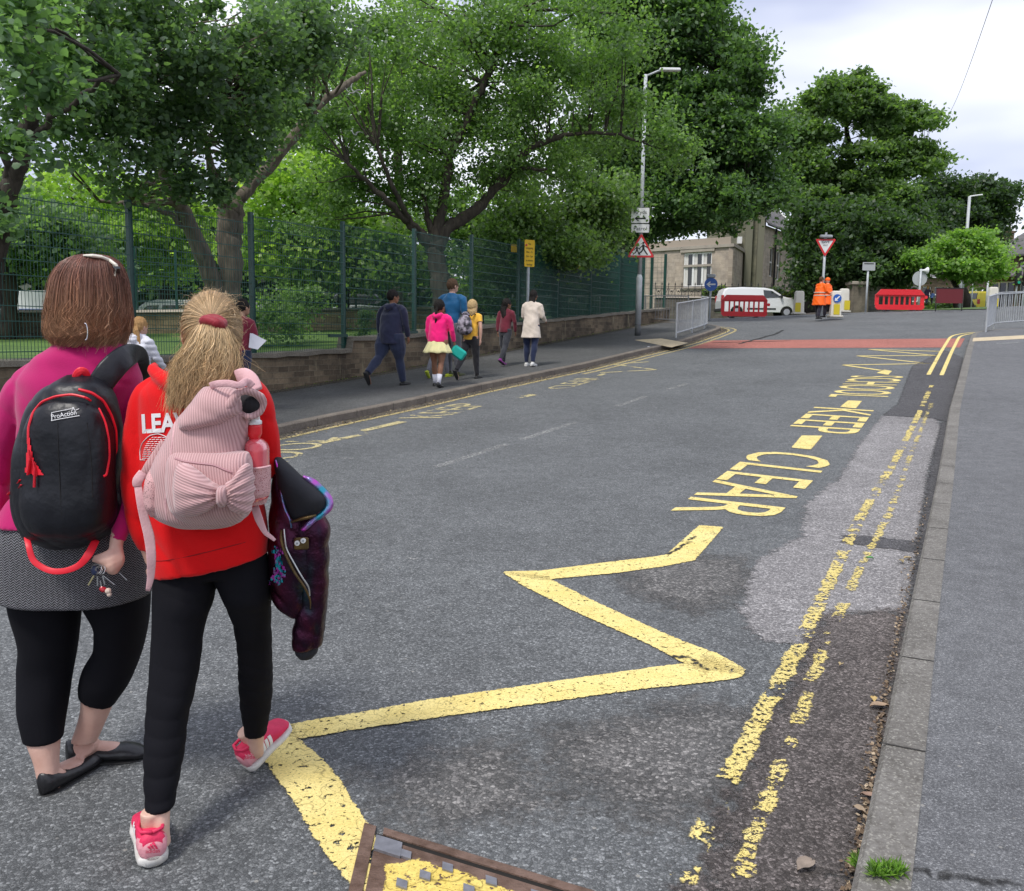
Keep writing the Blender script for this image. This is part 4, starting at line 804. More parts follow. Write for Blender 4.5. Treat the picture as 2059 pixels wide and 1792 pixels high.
for a,b_ in((0,5),(5,10)):
    b=B(); A0=V[a]+nn*(-.17)+Vector((0,0,.1)); A1=V[b_]+nn*(-.17)+Vector((0,0,.1)); D=A1-A0; Lr=D.length; du=D.normalized()
    for zz in(.12,.55,.66): b.tube([A0+Vector((0,0,zz)),A1+Vector((0,0,zz))],.018,4)
    for s in np.arange(0,Lr,.42): p=A0+du*s; b.tube([p,p+Vector((0,0,.86)),p+Vector((0,0,.95))],[.02,.02,.002],5); b.ball(tuple(p+Vector((0,0,.8))),.05,5); 
    for s in np.arange(.21,Lr,.42):
        p=A0+du*s; b.tube([p+du*.16+Vector((0,0,.5)),p+Vector((0,0,.14)),p-du*.16+Vector((0,0,.5))],.018,4); b.ball(tuple(p+Vector((0,0,.36))),.06,5)
    b.build('railing_section',m_blk,ral)
g=np.random.default_rng(5); n=24000; f=g.random(n); px=1415+f*210; Pp=np.array([tuple(At(x,600,58.6)) for x in np.linspace(1415,1640,60)]); X=np.interp(px,np.linspace(1415,1640,60),Pp[:,0]); Y=np.interp(px,np.linspace(1415,1640,60),Pp[:,1])+g.uniform(-.6,.6,n)
hh=1.75+.12*np.sin(X*2)+.1*np.sin(X*5.3); Zz=2.6+g.random(n)**.6*hh
hd=empty('hedge',tuple(Pp[0]),'clipped green hedge behind the railings in front of the stone building','hedge'); leaves('foliage',np.stack([X,Y,Zz],1),.14,m_leafB,hd,((.03,.075,.015),(.06,.13,.02),(.16,.22,.03)),seed=6,asp=.7,upb=.7)
pr=empty('gate_pier',G(1724,627),'squat brownish stone pier beside the island and sign pole','pier'); b=B()
p=At(1724,600,50); zz=float(zg(p.x,p.y)); zt=At(1724,574,50).z; b.box((p.x,p.y,(zz+zt)/2),(.95,.9,zt-zz+.2),bev=.05); o=b.build('shaft',brickmat('pier_stone',(.13,.115,.09),(.17,.15,.12),(.12,.105,.085),bw=.9,bh=.4,st=.2,dirt=.4),pr); setuv(o,lambda X:X[:,[0,2,1]]); b=B(); b.box((p.x,p.y,zt+.1),(1.1,1.05,.18),bev=.04); b.build('cap',m_trim,pr)
lowwall('garden_wall','dark stone wall with pale sloping coping behind the right red barrier',(1741,1835),50,52,(574,590),mat=m_bw)
# terrace on the far right
ter=empty('terraced_house',At(2020,590,78),'brown stone terraced house with slate roof and dark shopfront','house')
h0=At(1984,590,80); h1=At(2110,590,74); h0.z=h1.z=2.5; hu=h1-h0; hl=hu.length; un=hu.normalized(); sx=lambda px:(px-1984)/(2110-1984)*hl; zz_=lambda py:At(2020,py,78).z-2.5
m_brn=brickmat('brown_sandstone',(.13,.095,.065),(.20,.15,.10),(.14,.11,.08),bw=.5,bh=.2,st=0,dirt=.3)
opw=[(sx(2013),sx(2026.5),zz_(550),zz_(527)),(sx(2047),sx(2057),zz_(550),zz_(528)),(sx(1990),sx(2040),.8,zz_(566)),(sx(2050),sx(2080),.8,zz_(566))]
facade('upper_wall',ter,h0,hu,hl,zz_(517),opw,m_brn)
for o_ in opw[:2]: win(ter,h0+un*o_[0]+Vector((0,0,o_[2])),hu,o_[1]-o_[0],o_[3]-o_[2],1,(.6,.4))
for o_ in opw[2:]: win(ter,h0+un*o_[0]+Vector((0,0,o_[2])),hu,o_[1]-o_[0],o_[3]-o_[2],3,(1,),curt=False)
b=B(); nn=Vector((hu.y,-hu.x,0)).normalized(); zc=zz_(556)
P=[h0+nn*1.1+Vector((0,0,zc)),h1+nn*1.1+Vector((0,0,zc)),h1+nn*.02+Vector((0,0,zc+.5)),h0+nn*.02+Vector((0,0,zc+.5))]; b.add([tuple(p) for p in P]+[tuple(p-Vector((0,0,.12))) for p in P],[[0,1,2,3],[7,6,5,4],[4,5,1,0],[3,2,6,7],[0,3,7,4]]); b.build('canopy',M('canopy_grey',(.16,.14,.15),rough=.6),ter)
b=B(); ze=zz_(517); P=[h0+nn*.4-un*.3+Vector((0,0,ze)),h1+nn*.4+Vector((0,0,ze)),h1-nn*4+Vector((0,0,ze+3.1)),h0-nn*4+un*1.5+Vector((0,0,ze+3.1))]; b.add([tuple(p) for p in P]+[tuple(p+Vector((0,0,.15))) for p in P]+[tuple(h0-nn*8+Vector((0,0,ze)))],[[3,2,1,0],[4,5,6,7],[0,1,5,4],[0,4,7,3],[8,0,3]]); o=b.build('roof',m_slate,ter); setuv(o,alongz)
b=B(); p=At(2023,478,82); b.box((p.x,p.y,p.z-.8),(1.0,.8,2.4)); b.box((p.x,p.y,p.z+.45),(1.15,.95,.2))
for dx in(-.25,.25): b.cyl((p.x+dx,p.y,p.z+.5),.12,.45,8)
b.build('chimney',m_brn,ter)
# old house glimpsed through the park trees
oh=empty('distant_house',At(330,560,60),'pale stone house glimpsed between tree trunks beyond the park','house'); a_=At(240,600,58);b_2=At(520,600,62); a_.z=b_2.z=1.2; o=facade('wall',oh,a_,b_2-a_,(b_2-a_).length,5.2,[(2,3,2,3.6),(5,6,2,3.6)],m_stone)
b=B(); du=(b_2-a_); nn=Vector((du.y,-du.x,0)).normalized(); P=[a_+nn*.3+Vector((0,0,5.2)),b_2+nn*.3+Vector((0,0,5.2)),b_2-nn*4+Vector((0,0,7.6)),a_-nn*4+Vector((0,0,7.6))]; b.add([tuple(p) for p in P],[[0,1,2,3]]); o=b.build('roof',m_slate,oh); setuv(o,alongz)
# park: sandstone wall, second fence
m_sand=brickmat('sandstone_rubble',(.26,.20,.115),(.36,.29,.18),(.13,.10,.07),bw=.38,bh=.15,st=0,dirt=.45)
m_sand2=brickmat('dark_rubble',(.07,.06,.045),(.11,.095,.07),(.05,.045,.035),bw=.45,bh=.14,st=0,dirt=.45)
lowwall('park_wall','yellowish rubble stone wall beyond the park grass with cars parked behind it',(262,900),25,28.5,(632,624),mat=m_sand,zbot=.5)
lowwall('park_wall','dark rubble stone wall below the parked lorry at the left edge',(-60,262),21.5,25,(632,632),mat=m_sand2,zbot=.5)
f2=empty('park_fence',At(500,600,27.5),'thinner green mesh fence with posts standing behind the park wall','fence')
A0=At(100,575,24.2);A1=At(960,575,30.5); D=A1-A0; nseg=12
for i in range(nseg+1):
    p=A0+D*(i/nseg); b=B(); b.box((p.x,p.y,2.2),(.06,.06,2.9)); b.build('post',m_fp,f2)
b=B()
for z in np.arange(1.6,3.6,.2): b.tube([(A0.x,A0.y,z),(A1.x,A1.y,z)],.007,4)
Ld=D.length
for s in np.arange(0,Ld,.16): p=A0+D*(s/Ld); b.box((p.x,p.y,2.55),(.005,.005,2.05))
b.build('mesh_panel',m_fg,f2)
m_pr=M('park_road',(.12,.12,.12),rough=.9)
x0=At(-100,600,23);x1=At(1000,600,31); 
b=B(); b.add([(x0.x-3,x0.y+1,1.16),(x1.x,x1.y+1,1.16),(x1.x+1,x1.y+9,1.16),(x0.x-5,x0.y+9,1.16)],[[0,1,2,3]]); b.build('park_lane',m_pr,kind='structure')
# houses closing the view beyond the verge
for k_,(lb,a,b0,y0,dd,mt) in enumerate((('low brown stone houses glimpsed under the trees beyond the verge',1770,1990,556,88,m_brn),('dark stone houses glimpsed behind the evergreen foliage',1560,1775,540,96,m_bw))):
    t=empty('distant_house',At(a,600,dd),lb,'house'); A0=At(a,600,dd); A1=At(b0,600,dd+4); A0.z=A1.z=1.; zt_=At((a+b0)/2,y0,dd).z-1; L0=(A1-A0).length; ops=[(L0*f,L0*f+1.1,zt_*.62,zt_*.86) for f in np.arange(.04,.95,.11)]+[(L0*f,L0*f+1.6,zt_*.25,zt_*.5) for f in np.arange(.06,.9,.22)]
    facade('wall',t,A0,A1-A0,L0,zt_,ops[:0]+ops,mt)
    for o_ in ops[:6]: win(t,A0+(A1-A0).normalized()*o_[0]+Vector((0,0,o_[2])),A1-A0,o_[1]-o_[0],o_[3]-o_[2],1,(.5,.5),curt=False)
    b=B(); du=(A1-A0).normalized(); nn=Vector((du.y,-du.x,0)); P=[A0+nn*.3+UZ0*zt_,A1+nn*.3+UZ0*zt_,A1-nn*4+UZ0*(zt_+2.6),A0-nn*4+UZ0*(zt_+2.6)]; b.add([tuple(p) for p in P],[[0,1,2,3]]); o=b.build('roof',m_slate,t); setuv(o,alongz)
g=np.random.default_rng(66); n=14000; x=g.uniform(26,52,n); y=g.uniform(80,84,n); hh=2.2+1.2*np.sin(x*.5)+.5*np.sin(x*1.7); o=leaves('far_hedge',np.stack([x,y,2.2+g.random(n)**.7*hh],1),.26,m_leafD,None,((.03,.07,.025),(.06,.12,.035),(.11,.18,.06)),seed=67,asp=.8,upb=.7); props(o,'distant shrubbery in front of the far houses','shrubbery',None,'stuff')
# grass verge across the junction
sheet('grass_verge',[[(1806,626),(1985,622),(1985,612),(1850,611)]],m_grass,.25,.2,.03)
# ================================================================ VEHICLES
m_wht=M('white_car_paint',(.72,.73,.74),rough=.22,coat=.6); m_tyre=M('tyre',(.015,.015,.016),rough=.85); m_rim=M('alloy',(.45,.46,.48),rough=.3,metal=.8); m_cgl=M('car_glass',(.015,.02,.022),rough=.06,spec=.9); m_lens=M('clear_lens',(.6,.62,.63),rough=.15,spec=.9); m_redl=M('red_lens',(.45,.01,.01),rough=.2); m_bpl=M('black_plastic',(.02,.02,.021),rough=.55)
PROF={'longvan':dict(L=4.7,H=1.72,W=1.8,top=[(-2.35,.45),(-2.37,.9),(-2.3,1.3),(-2.2,1.58),(-2.0,1.69),(-1.1,1.74),(.2,1.72),(.7,1.62),(1.35,1.2),(1.8,1.08),(2.2,.95),(2.35,.78),(2.37,.5),(2.3,.28)],belt=1.08,wh=(-1.45,1.5),side=[[(.15,1.12),(.1,1.58),(.6,1.54),(1.2,1.16)]],ws=[(.76,1.6),(1.38,1.21)]),
 'van':dict(L=4.2,H=1.82,W=1.78,top=[(-2.1,.45),(-2.12,.9),(-2.05,1.3),(-1.98,1.68),(-1.8,1.79),(-1.0,1.84),(.1,1.82),(.55,1.74),(1.15,1.28),(1.55,1.14),(1.95,1.0),(2.1,.82),(2.12,.5),(2.05,.28)],belt=1.15,wh=(-1.35,1.32),side=[[(.12,1.2),(.08,1.66),(.5,1.62),(.98,1.24)]],ws=[(.62,1.72),(1.18,1.29)]),
 'minibus':dict(L=4.9,H=1.95,W=1.85,top=[(-2.45,.45),(-2.46,1.1),(-2.38,1.8),(-2.2,1.93),(-1.0,1.97),(.6,1.95),(.95,1.88),(1.55,1.42),(1.95,1.2),(2.3,1.02),(2.44,.8),(2.45,.45),(2.4,.3)],belt=1.2,wh=(-1.5,1.55),side=[[(.55,1.28),(.5,1.78),(.85,1.76),(1.35,1.34)],[(-.75,1.28),(-.75,1.8),(.38,1.78),(.43,1.28)],[(-2.2,1.3),(-2.15,1.78),(-.9,1.8),(-.9,1.28)]],ws=[(1.0,1.87),(1.58,1.42)]),
 'car':dict(L=4.3,H=1.5,W=1.78,top=[(-2.15,.4),(-2.15,.85),(-2.0,1.05),(-1.75,1.3),(-1.4,1.46),(-.6,1.52),(.1,1.48),(.45,1.38),(1.05,1.02),(1.6,.92),(2.0,.78),(2.14,.6),(2.14,.35)],belt=.98,wh=(-1.3,1.32),side=[[(-.25,1.0),(-.25,1.42),(.1,1.4),(.8,1.03)],[(-1.6,1.03),(-1.2,1.38),(-.35,1.43),(-.35,1.0)]],ws=[(.48,1.37),(1.05,1.02)])}
def vehicle(name,label,cat,kind,loc,rz,paint=None,group=None,body2=None):
    P=PROF[kind]; t=empty(name,loc,label,cat,group); X=Matrix.Translation(Vector(loc))@Matrix.Rotation(rz,4,'Z'); W=P['W']/2
    hw=lambda z:W if z<P['belt'] else W-(z-P['belt'])*.24
    bot=[]
    for wx in P['wh'][::-1]:
        for k in range(9): a=PI*k/8; bot.append((wx+.37*math.cos(a),.27+.37*math.sin(a)))
    out=P['top']+[(P['top'][-1][0]-.05,.2)]+bot+[(P['top'][0][0]+.05,.22)]
    cx=0; cz=.9; V=[]
    ins=lambda x,z,k:(x-np.sign(x)*k if abs(x)>P['L']/2-.35 else x, z-(k if z>P['belt'] else 0))
    for sg in(1,-1):
        for x,z in out: V.append((x,sg*(hw(z)-.07),z))
        for x,z in out: a,c=ins(x,z,.06); V.append((a,sg*hw(z),c))
    n=len(out); b=B(); b.X=X
    F=[[i,(i+1)%n,n+(i+1)%n,n+i] for i in range(n)]+[[2*n+i,3*n+i,3*n+(i+1)%n,2*n+(i+1)%n] for i in range(n)]+[[i,2*n+i,2*n+(i+1)%n,(i+1)%n] for i in range(n)]+[list(range(n,2*n)),list(range(3*n,4*n))[::-1]]
    b.add(V,F); body=b.build('body',paint or m_wht,t)
    md=body.modifiers.new('b','BEVEL'); md.width=.03; md.segments=2; md.limit_method='ANGLE'
    for sg in(1,-1):
        for k,s in enumerate(P['side']):
            b=B(); b.X=X; pts=[(x,sg*(hw(z)+.006),z) for x,z in s]; b.add(pts+[(x,y-sg*.02,z) for x,y,z in pts],[[0,1,2,3],[7,6,5,4],[0,4,5,1],[1,5,6,2],[2,6,7,3],[3,7,4,0]]); b.build('side_window',m_cgl,t)
        b=B(); b.X=X; b.box((P['L']/2-.12,sg*(W-.22),.78 if kind!='car' else .7),(.3,.3,.17),bev=.03); b.build('headlight',m_lens,t)
        b=B(); b.X=X; b.box((-P['L']/2+.05,sg*(W-.12),1.05 if kind!='car' else .85),(.14,.2,.4 if kind!='car' else .2)); b.build('tail_light',m_redl,t)
        b=B(); b.X=X; b.box((P['ws'][1][0]-.25,sg*(W+.1),P['belt']+.12),(.12,.2,.2),bev=.03); b.build('mirror',m_bpl if kind!='car' else (paint or m_wht),t)
        b=B(); b.X=X; b.box((0,sg*(W+.004),.48 if kind!='car' else .4),(1.7,.03,.09)); b.build('side_trim',m_bpl,t)
        for wx in P['wh']:
            b=B(); b.X=X; y=sg*(W-.1); b.tube([(wx,y-.1,.31),(wx,y+.1,.31)],.31,20); w_=b.build('wheel',m_tyre,t)
            b=B(); b.X=X; b.tube([(wx,y+sg*.09,.31),(wx,y+sg*.108,.31)],.19,10); b.build('rim',m_rim,w_)
    (x0,z0),(x1,z1)=P['ws']; b=B(); b.X=X; d=Vector((z0-z1,0,x1-x0)).normalized()*.012
    b.add([(x0+d.x,-hw(z0)+.14,z0+d.z),(x0+d.x,hw(z0)-.14,z0+d.z),(x1+d.x,hw(z1)-.12,z1+d.z),(x1+d.x,-hw(z1)+.12,z1+d.z)],[[0,1,2,3]]); b.build('windscreen',m_cgl,t)
    b=B(); b.X=X; b.box((P['L']/2-.03,0,.38),(.2,P['W']-.1,.2),bev=.03); b.box((-P['L']/2+.03,0,.38),(.2,P['W']-.1,.2),bev=.03); b.build('bumper',m_bpl,t)
    return t,X
p=At(1522,638,54.5); vehicle('delivery_van','white panel van parked behind the left red barrier','van','longvan',(p.x,p.y,p.z),0.)
def pv(px,d): p=At(px,600,d); return (p.x,p.y)
x,y=pv(372,28.6); vehicle('minibus','white people carrier behind the park wall beside the twin trunk','van','minibus',(x,y,.36),PI-.06,group='vehicles parked beyond the park')
x,y=pv(700,31.5); t,X=vehicle('parked_car','white car with dark roof box behind the park wall','car','car',(x,y,.80),PI-.1,group='vehicles parked beyond the park')
b=B(); b.X=X; b.box((-.35,.1,1.74),(1.5,.7,.3),bev=.08); o=b.build('roof_box',M('roof_box_grey',(.05,.055,.06),rough=.4),label='dark roof box strapped on top of the white parked car',cat='roof box'); 
x,y=pv(574,30.5); vehicle('parked_car','white car hidden behind the wall with only its roof showing','car','car',(x,y,.62),PI-.1,group='vehicles parked beyond the park')
# lorry at the left edge
x,y=pv(60,26.5); lo=empty('box_lorry',(x,y,.3),'white and blue box lorry with yellow badge at the left edge','lorry',group='vehicles parked beyond the park'); Xl=Matrix.Translation((x,y,.3))@Matrix.Rotation(PI-.05,4,'Z')
m_blue=M('lorry_blue',(.02,.08,.35),rough=.35)
def lb(nm,c,s,m,par=lo,**k): b=B(); b.X=Xl; b.box(c,s,**k); return b.build(nm,m,par)
lb('cargo_box',(-.9,0,1.35),(1.7,1.9,1.6),m_wht,bev=.04); lb('corner_panel',(.0,.02,1.3),(.12,1.93,1.55),m_blue); lb('cab',(1.75,0,.95),(1.2,1.7,1.1),m_blue,bev=.2); lb('cage',(.75,0,1.35),(1.0,1.6,1.3),M('cage_grey',(.30,.33,.36),rough=.5),bev=.05); lb('windscreen',(2.15,0,1.3),(.5,1.5,.5),m_cgl,bev=.15); lb('chassis',(0,0,.42),(4.4,1.5,.2),m_bpl)
for wx in(-1.2,1.6):
    for sg in(-1,1): b=B(); b.X=Xl; b.tube([(wx,sg*.8-.1,.35),(wx,sg*.8+.1,.35)],.35,16); b.build('wheel',m_tyre,lo)
b=B(); b.X=Xl; b.box((-.75,.96,1.45),(1.0,.02,.36)); pn=b.build('side_panel',m_blue,lo); b=B(); b.X=Xl; b.tube([(-.42,.96,1.45),(-.42,.985,1.45)],.13,20); b.build('badge',M('badge_yellow',(.85,.65,.02),rough=.4),pn); b=B(); b.X=Xl; b.box((-.92,.97,1.5),(.5,.02,.14)); b.box((-.92,.97,1.33),(.5,.02,.07)); b.build('red_panel',M('panel_red',(.6,.04,.04),rough=.4),pn)
b=B(); b.X=Xl; 
for i in range(6): b.box((-.45-i*.14,.965,.95),(.08,.02,.16))
b.build('lettering',M('lettering_grey',(.35,.12,.12),rough=.5),lo)
# response vehicle far right
x,y=pv(1953,80); z=float(zg(x,y)); am,X=vehicle('ambulance','green and yellow chequered ambulance beyond the grass verge','ambulance','minibus',(x,y,z-.1),PI/2+.08,paint=M('ambulance_yellow',(.75,.62,.05),rough=.35))
b=B(); b.X=X; k=0
for i in range(7):
    for j in range(2):
        if (i+j)%2==0:
            for sg in(-1,1): b.box((-2.0+i*.62,sg*.945,.6+j*.32),(.6,.01,.3))
b.build('green_squares',M('ambulance_green',(.0,.2,.1),rough=.4),am)
# ================================================================ STREET FURNITURE
m_galv=M('galvanised_steel',(.30,.32,.33),(.40,.42,.44),sc=12,rough=.5,metal=.35); m_pole=M('grey_pole_paint',(.42,.45,.47),(.50,.53,.55),sc=6,rough=.45); m_sw=M('sign_white',(.75,.76,.76),rough=.4); m_sr=M('sign_red',(.62,.02,.025),rough=.35); m_sb=M('sign_black',(.012,.012,.012),rough=.5); m_sy=M('sign_yellow',(.85,.52,.0),rough=.45); m_sbl=M('sign_blue',(.01,.10,.45),rough=.35); m_sg=M('sign_back_grey',(.40,.42,.43),rough=.5)
UZ=Vector((0,0,1))
def rrect(w,h,r=.03,n=4):
    P=[]
    for cx,cy,a0 in((w/2-r,h/2-r,0),(-w/2+r,h/2-r,90),(-w/2+r,-h/2+r,180),(w/2-r,-h/2+r,270)):
        for k in range(n+1): a=R(a0+90*k/n); P.append((cx+r*math.cos(a),cy+r*math.sin(a)))
    return P
def circ(r,n=28): return [(r*math.cos(2*PI*i/n),r*math.sin(2*PI*i/n)) for i in range(n)]
def tri(s,r=.05,inv=False):
    P=[]; h=s*math.sqrt(3)/2; c=[(-s/2,-h/3),(s/2,-h/3),(0,2*h/3)]
    for k,(x,y) in enumerate(c):
        l=math.hypot(x,y); x*=(l-2*r)/l; y*=(l-2*r)/l; a0=[150,270,30][k]
        for j in range(6): a=R(a0+120*j/5); P.append((x+r*math.cos(a),y+r*math.sin(a)))
    return [(x,-y) for x,y in P][::-1] if inv else P
def pole(parent,p,h,r,mat=None,name='pole',z0=None):
    b=B(); b.cyl((p.x,p.y,p.z-.05),r,h+.05,14); return b.build(name,mat or m_pole,parent,smooth=True)
def plate_(parent,c,ux,poly,mat,th=.006,name='sign_plate'):
    nn=Vector((ux.y,-ux.x,0)); global LASTP; b=B(); b.prism(poly,Vector(c),ux,UZ,th); LASTP=b.build(name,mat,parent); return LASTP
def facing(p,yaw=0.):
    """unit vector along a sign face seen from the street"""
    a=yaw; return Vector((math.cos(a),math.sin(a),0))
# main lamp post with school patrol signs
lp=G(1282,675,KH); LD=lp.y; lamp=empty('lamp_post',lp,'tall grey lamp post carrying school patrol warning signs by the kerb','lamp post')
zt=At(1298,150,LD).z
b=B(); b.cyl((lp.x,lp.y,lp.z-.1),.092,.45,16); b.build('base_band',M('dark_band',(.06,.065,.07),rough=.6),lamp,smooth=True)
b=B(); b.tube([(lp.x,lp.y,lp.z+.35),(lp.x,lp.y,lp.z+1.75),(lp.x,lp.y,lp.z+1.85)],[.092,.092,.062],16); b.build('base_column',m_pole,lamp,smooth=True)
b=B(); b.tube([(lp.x,lp.y,lp.z+1.8),(lp.x,lp.y,zt)],[.062,.05],14); b.tube([(lp.x,lp.y,zt-.05),(lp.x+.35,lp.y,zt+.1),(lp.x+.55,lp.y-.05,zt+.12)],.03,8); b.build('column',m_pole,lamp,smooth=True)
b=B(); b.box((lp.x+.7,lp.y-.05,zt+.13),(.62,.2,.08),bev=.02); b.build('lantern',m_sw,lamp)
yaw=-.08; ux=facing(lp,yaw); fr=Vector((ux.y,-ux.x,0))
def signc(px,py,d,off=.075): p=At(px,py,d); return p+fr*off
c=signc(1288.5,502,LD); k=LD/FPX
plate_(lamp,c,ux,tri(54*k,.035),m_sr,name='warning_triangle'); wt=LASTP
plate_(wt,c+fr*.008,ux,tri(41*k,.012),m_sw,.003,name='white_field')
def fig(parent,c,s,mat,flip=1):
    b=B(); S=lambda x,y:(x*s*flip,y*s)
    def limb(P,w): 
        P=[c+ux*(x*s*flip)+UZ*(y*s)+fr*.016 for x,y in P]; b.tube(P,[w*s]*len(P),6,flat=.15,upv=tuple(fr))
    b.prism([(x*s*flip+0,y*s) for x,y in circ(.085,12)],c+UZ*(.88*s)+fr*.014,ux,UZ,.003)
    limb([(0,.76),(.02,.4)],.085); limb([(.02,.45),(.17,.22),(.34,.0)],.05); limb([(.0,.45),(-.12,.22),(-.30,.1),(-.36,.02)],.05); limb([(0,.7),(-.2,.55),(-.3,.42)],.035); limb([(0,.7),(.18,.62),(.34,.5)],.035); return b.build('running_figure',mat,parent)
fig(wt,c+ux*.055*1.2-UZ*.16,.40,m_sb); fig(wt,c-ux*.125-UZ*.165,.31,m_sb)
c=signc(1287,434,LD); plate_(lamp,c,ux,rrect(37*k,31*k,.03),m_sb,name='distance_plate'); dp=LASTP; plate_(dp,c+fr*.008,ux,rrect(35*k,29*k,.03),m_sw,.003,name='plate_face')
textmesh('lettering','10 yds',c+fr*.016+UZ*.045,ux,UZ,.11,m_sb,dp,width=.38)
b=B(); b.prism([(-.17,0),(-.07,.075),(-.03,.075),(-.09,.022),(.17,.022),(.17,-.022),(-.09,-.022),(-.03,-.075),(-.07,-.075)],c+fr*.014-UZ*.09,ux,UZ,.003); b.build('arrow',m_sb,dp)
c=signc(1287,460,LD); plate_(lamp,c,ux,rrect(37*k,18*k,.03),m_sb,name='patrol_plate'); dp=LASTP; plate_(dp,c+fr*.008,ux,rrect(35*k,16*k,.03),m_sw,.003,name='plate_face'); textmesh('lettering','Patrol',c+fr*.016-UZ*.055,ux,UZ,.11,m_sb,dp,width=.38)
# yellow school sign on its post, another behind
yp=G(1056,700,KH); q,r=qr(yp.x,yp.y); yp=QR(WQ+.15,21.84,KH); YD=yp.y; k=YD/FPX
ys=empty('school_sign',yp,'yellow no stopping sign on a grey pole beside the mesh fence','sign'); top=At(1060,486,YD); pole(ys,yp,top.z-yp.z,.04)
ux=facing(yp,.45); fr=Vector((ux.y,-ux.x,0)); c=At(1059,510,YD); c=Vector((yp.x,yp.y,c.z))+fr*.06
plate_(ys,c,ux,rrect(.30,52*k,.03),m_sy,.008); sp_=LASTP
hh=52*k/2
for i,(s,w_) in enumerate((('No',.07),('stopping',.2),('Mon - Fri',.19),('8am - 5pm',.2),('on entrance',.21),('markings',.17))): textmesh('lettering',s,c+fr*.014+UZ*(hh-.13-i*.108),ux,UZ,.055,m_sb,sp_,width=w_)
b=B(); b.prism(circ(.03,16),c+fr*.012+UZ*(hh-.14)-ux*.10,ux,UZ,.004); b.build('red_disc',m_sr,sp_)
y2=QR(WQ-.5,21.5,0); s2=empty('small_yellow_sign',(y2.x,y2.y,3.2),'small yellow plate fixed to the fence post behind the yellow school sign','sign'); plate_(s2,At(1036,500,24.9),facing(y2,.45),rrect(.26,.2,.02),m_sy,.008,name='plate')
y3=QR(WQ-.05,25.6); c=At(1164,528,27.6); yn=empty('fence_notice',c,'narrow bright yellow notice hung on the dark part of the fence','sign'); plate_(yn,c,facing(c,.47),rrect(.11,.36,.01),M('notice_yellow',(.85,.8,.03),rough=.5),.006,name='panel')
textmesh('lettering','- -',c+Vector((.0,-.02,.03)),facing(c,.47),UZ,.03,m_sb,LASTP,width=.06)
# give way sign
gw=G(1651,638,.0); GD=gw.y; k=GD/FPX; gs=empty('give_way_sign',gw,'inverted red and white give way triangle on a tall grey pole behind the workers','sign'); ct=At(1654.5,493,GD); pole(gs,gw,ct.z-gw.z+.3,.05)
ux=facing(gw,-.15); fr=Vector((ux.y,-ux.x,0)); c=Vector((gw.x,gw.y,ct.z))+fr*.07; plate_(gs,c,ux,tri(40*k,.04,True),m_sr,.008,name='triangle'); t_=LASTP; plate_(t_,c+fr*.01,ux,tri(28*k,.015,True),m_sw,.003,name='white_field'); textmesh('lettering','GIVE',c+fr*.016+UZ*.07,ux,UZ,.1,m_sb,t_,width=.3); textmesh('lettering','WAY',c+fr*.016-UZ*.06,ux,UZ,.09,m_sb,t_,width=.2)
b=B(); b.box(tuple(c+UZ*.34+fr*.05),(.5,.18,.12),bev=.03); b.cyl((c.x,c.y,c.z+.4),.05,.1,8); b.build('sign_light',m_galv,gs)
# blue arrow sign
bp=G(1428,655,.0); BD=40.; p=At(1428,600,BD); bp=Vector((p.x,p.y,float(zg(p.x,p.y)))); k=BD/FPX; bsn=empty('keep_left_sign',bp,'round blue left arrow sign behind the curved guard rail','sign'); ct=At(1425,572,BD); pole(bsn,bp,ct.z-bp.z+.3,.045); ux=facing(bp,-.1); fr=Vector((ux.y,-ux.x,0)); c=Vector((bp.x,bp.y,ct.z))+fr*.06
plate_(bsn,c,ux,circ(13*k),m_sbl,.008,name='disc'); d_=LASTP; b=B(); b.prism([(x*1.1,y*1.1) for x,y in[(-.18,0),(-.06,.1),(-.0,.1),(-.07,.03),(.18,.03),(.18,-.03),(-.07,-.03),(0,-.1),(-.06,-.1)]],c+fr*.012,ux,UZ,.003); b.build('arrow',m_sw,d_); b=B(); b.box(tuple(c+UZ*.36),(.36,.16,.16),bev=.03); b.build('sign_light',m_galv,bsn)
# street plate pole
SD=43.; p=At(1742,600,SD); sp1=Vector((p.x,p.y,At(1742,627,SD).z)); k=SD/FPX; so=empty('plate_sign',sp1,'small grey rectangular sign plate on a slim pole left of the right barrier','sign'); ct=At(1747,536,SD); pole(so,sp1,ct.z-sp1.z+.1,.045); ux=facing(sp1,0); fr=Vector((0,-1,0)); c=Vector((sp1.x,sp1.y,ct.z))+fr*.06; plate_(so,c,ux,rrect(25*k,16*k,.03),m_sg,.01,name='plate'); b=B(); b.box(tuple(c+fr*.012+UZ*.12),(.45,.004,.05)); b.build('lettering',m_sb,LASTP)
# round sign seen from the back with a loudspeaker
D_=46.; p=At(1848,600,D_); rp=Vector((p.x,p.y,float(zg(p.x,p.y)))); k=D_/FPX; rs_=empty('round_sign',rp,'grey back of a round sign on a pole with a white horn loudspeaker','sign'); ct=At(1850,560,D_); pole(rs_,rp,At(1850,541,D_).z-rp.z,.05); c=Vector((rp.x,rp.y,ct.z))+Vector((0,.07,0)); b=B(); b.tube([c,c+Vector((0,.02,0))],14.5*k,28); b.build('disc',m_sg,rs_)
c=At(1859,544,D_); b=B(); b.tube([c-Vector((.25,0,0)),c,c+Vector((.12,0,0)),c+Vector((.16,0,0))],[.03,.06,.16,.17],12); b.build('loudspeaker',m_sw,rs_)
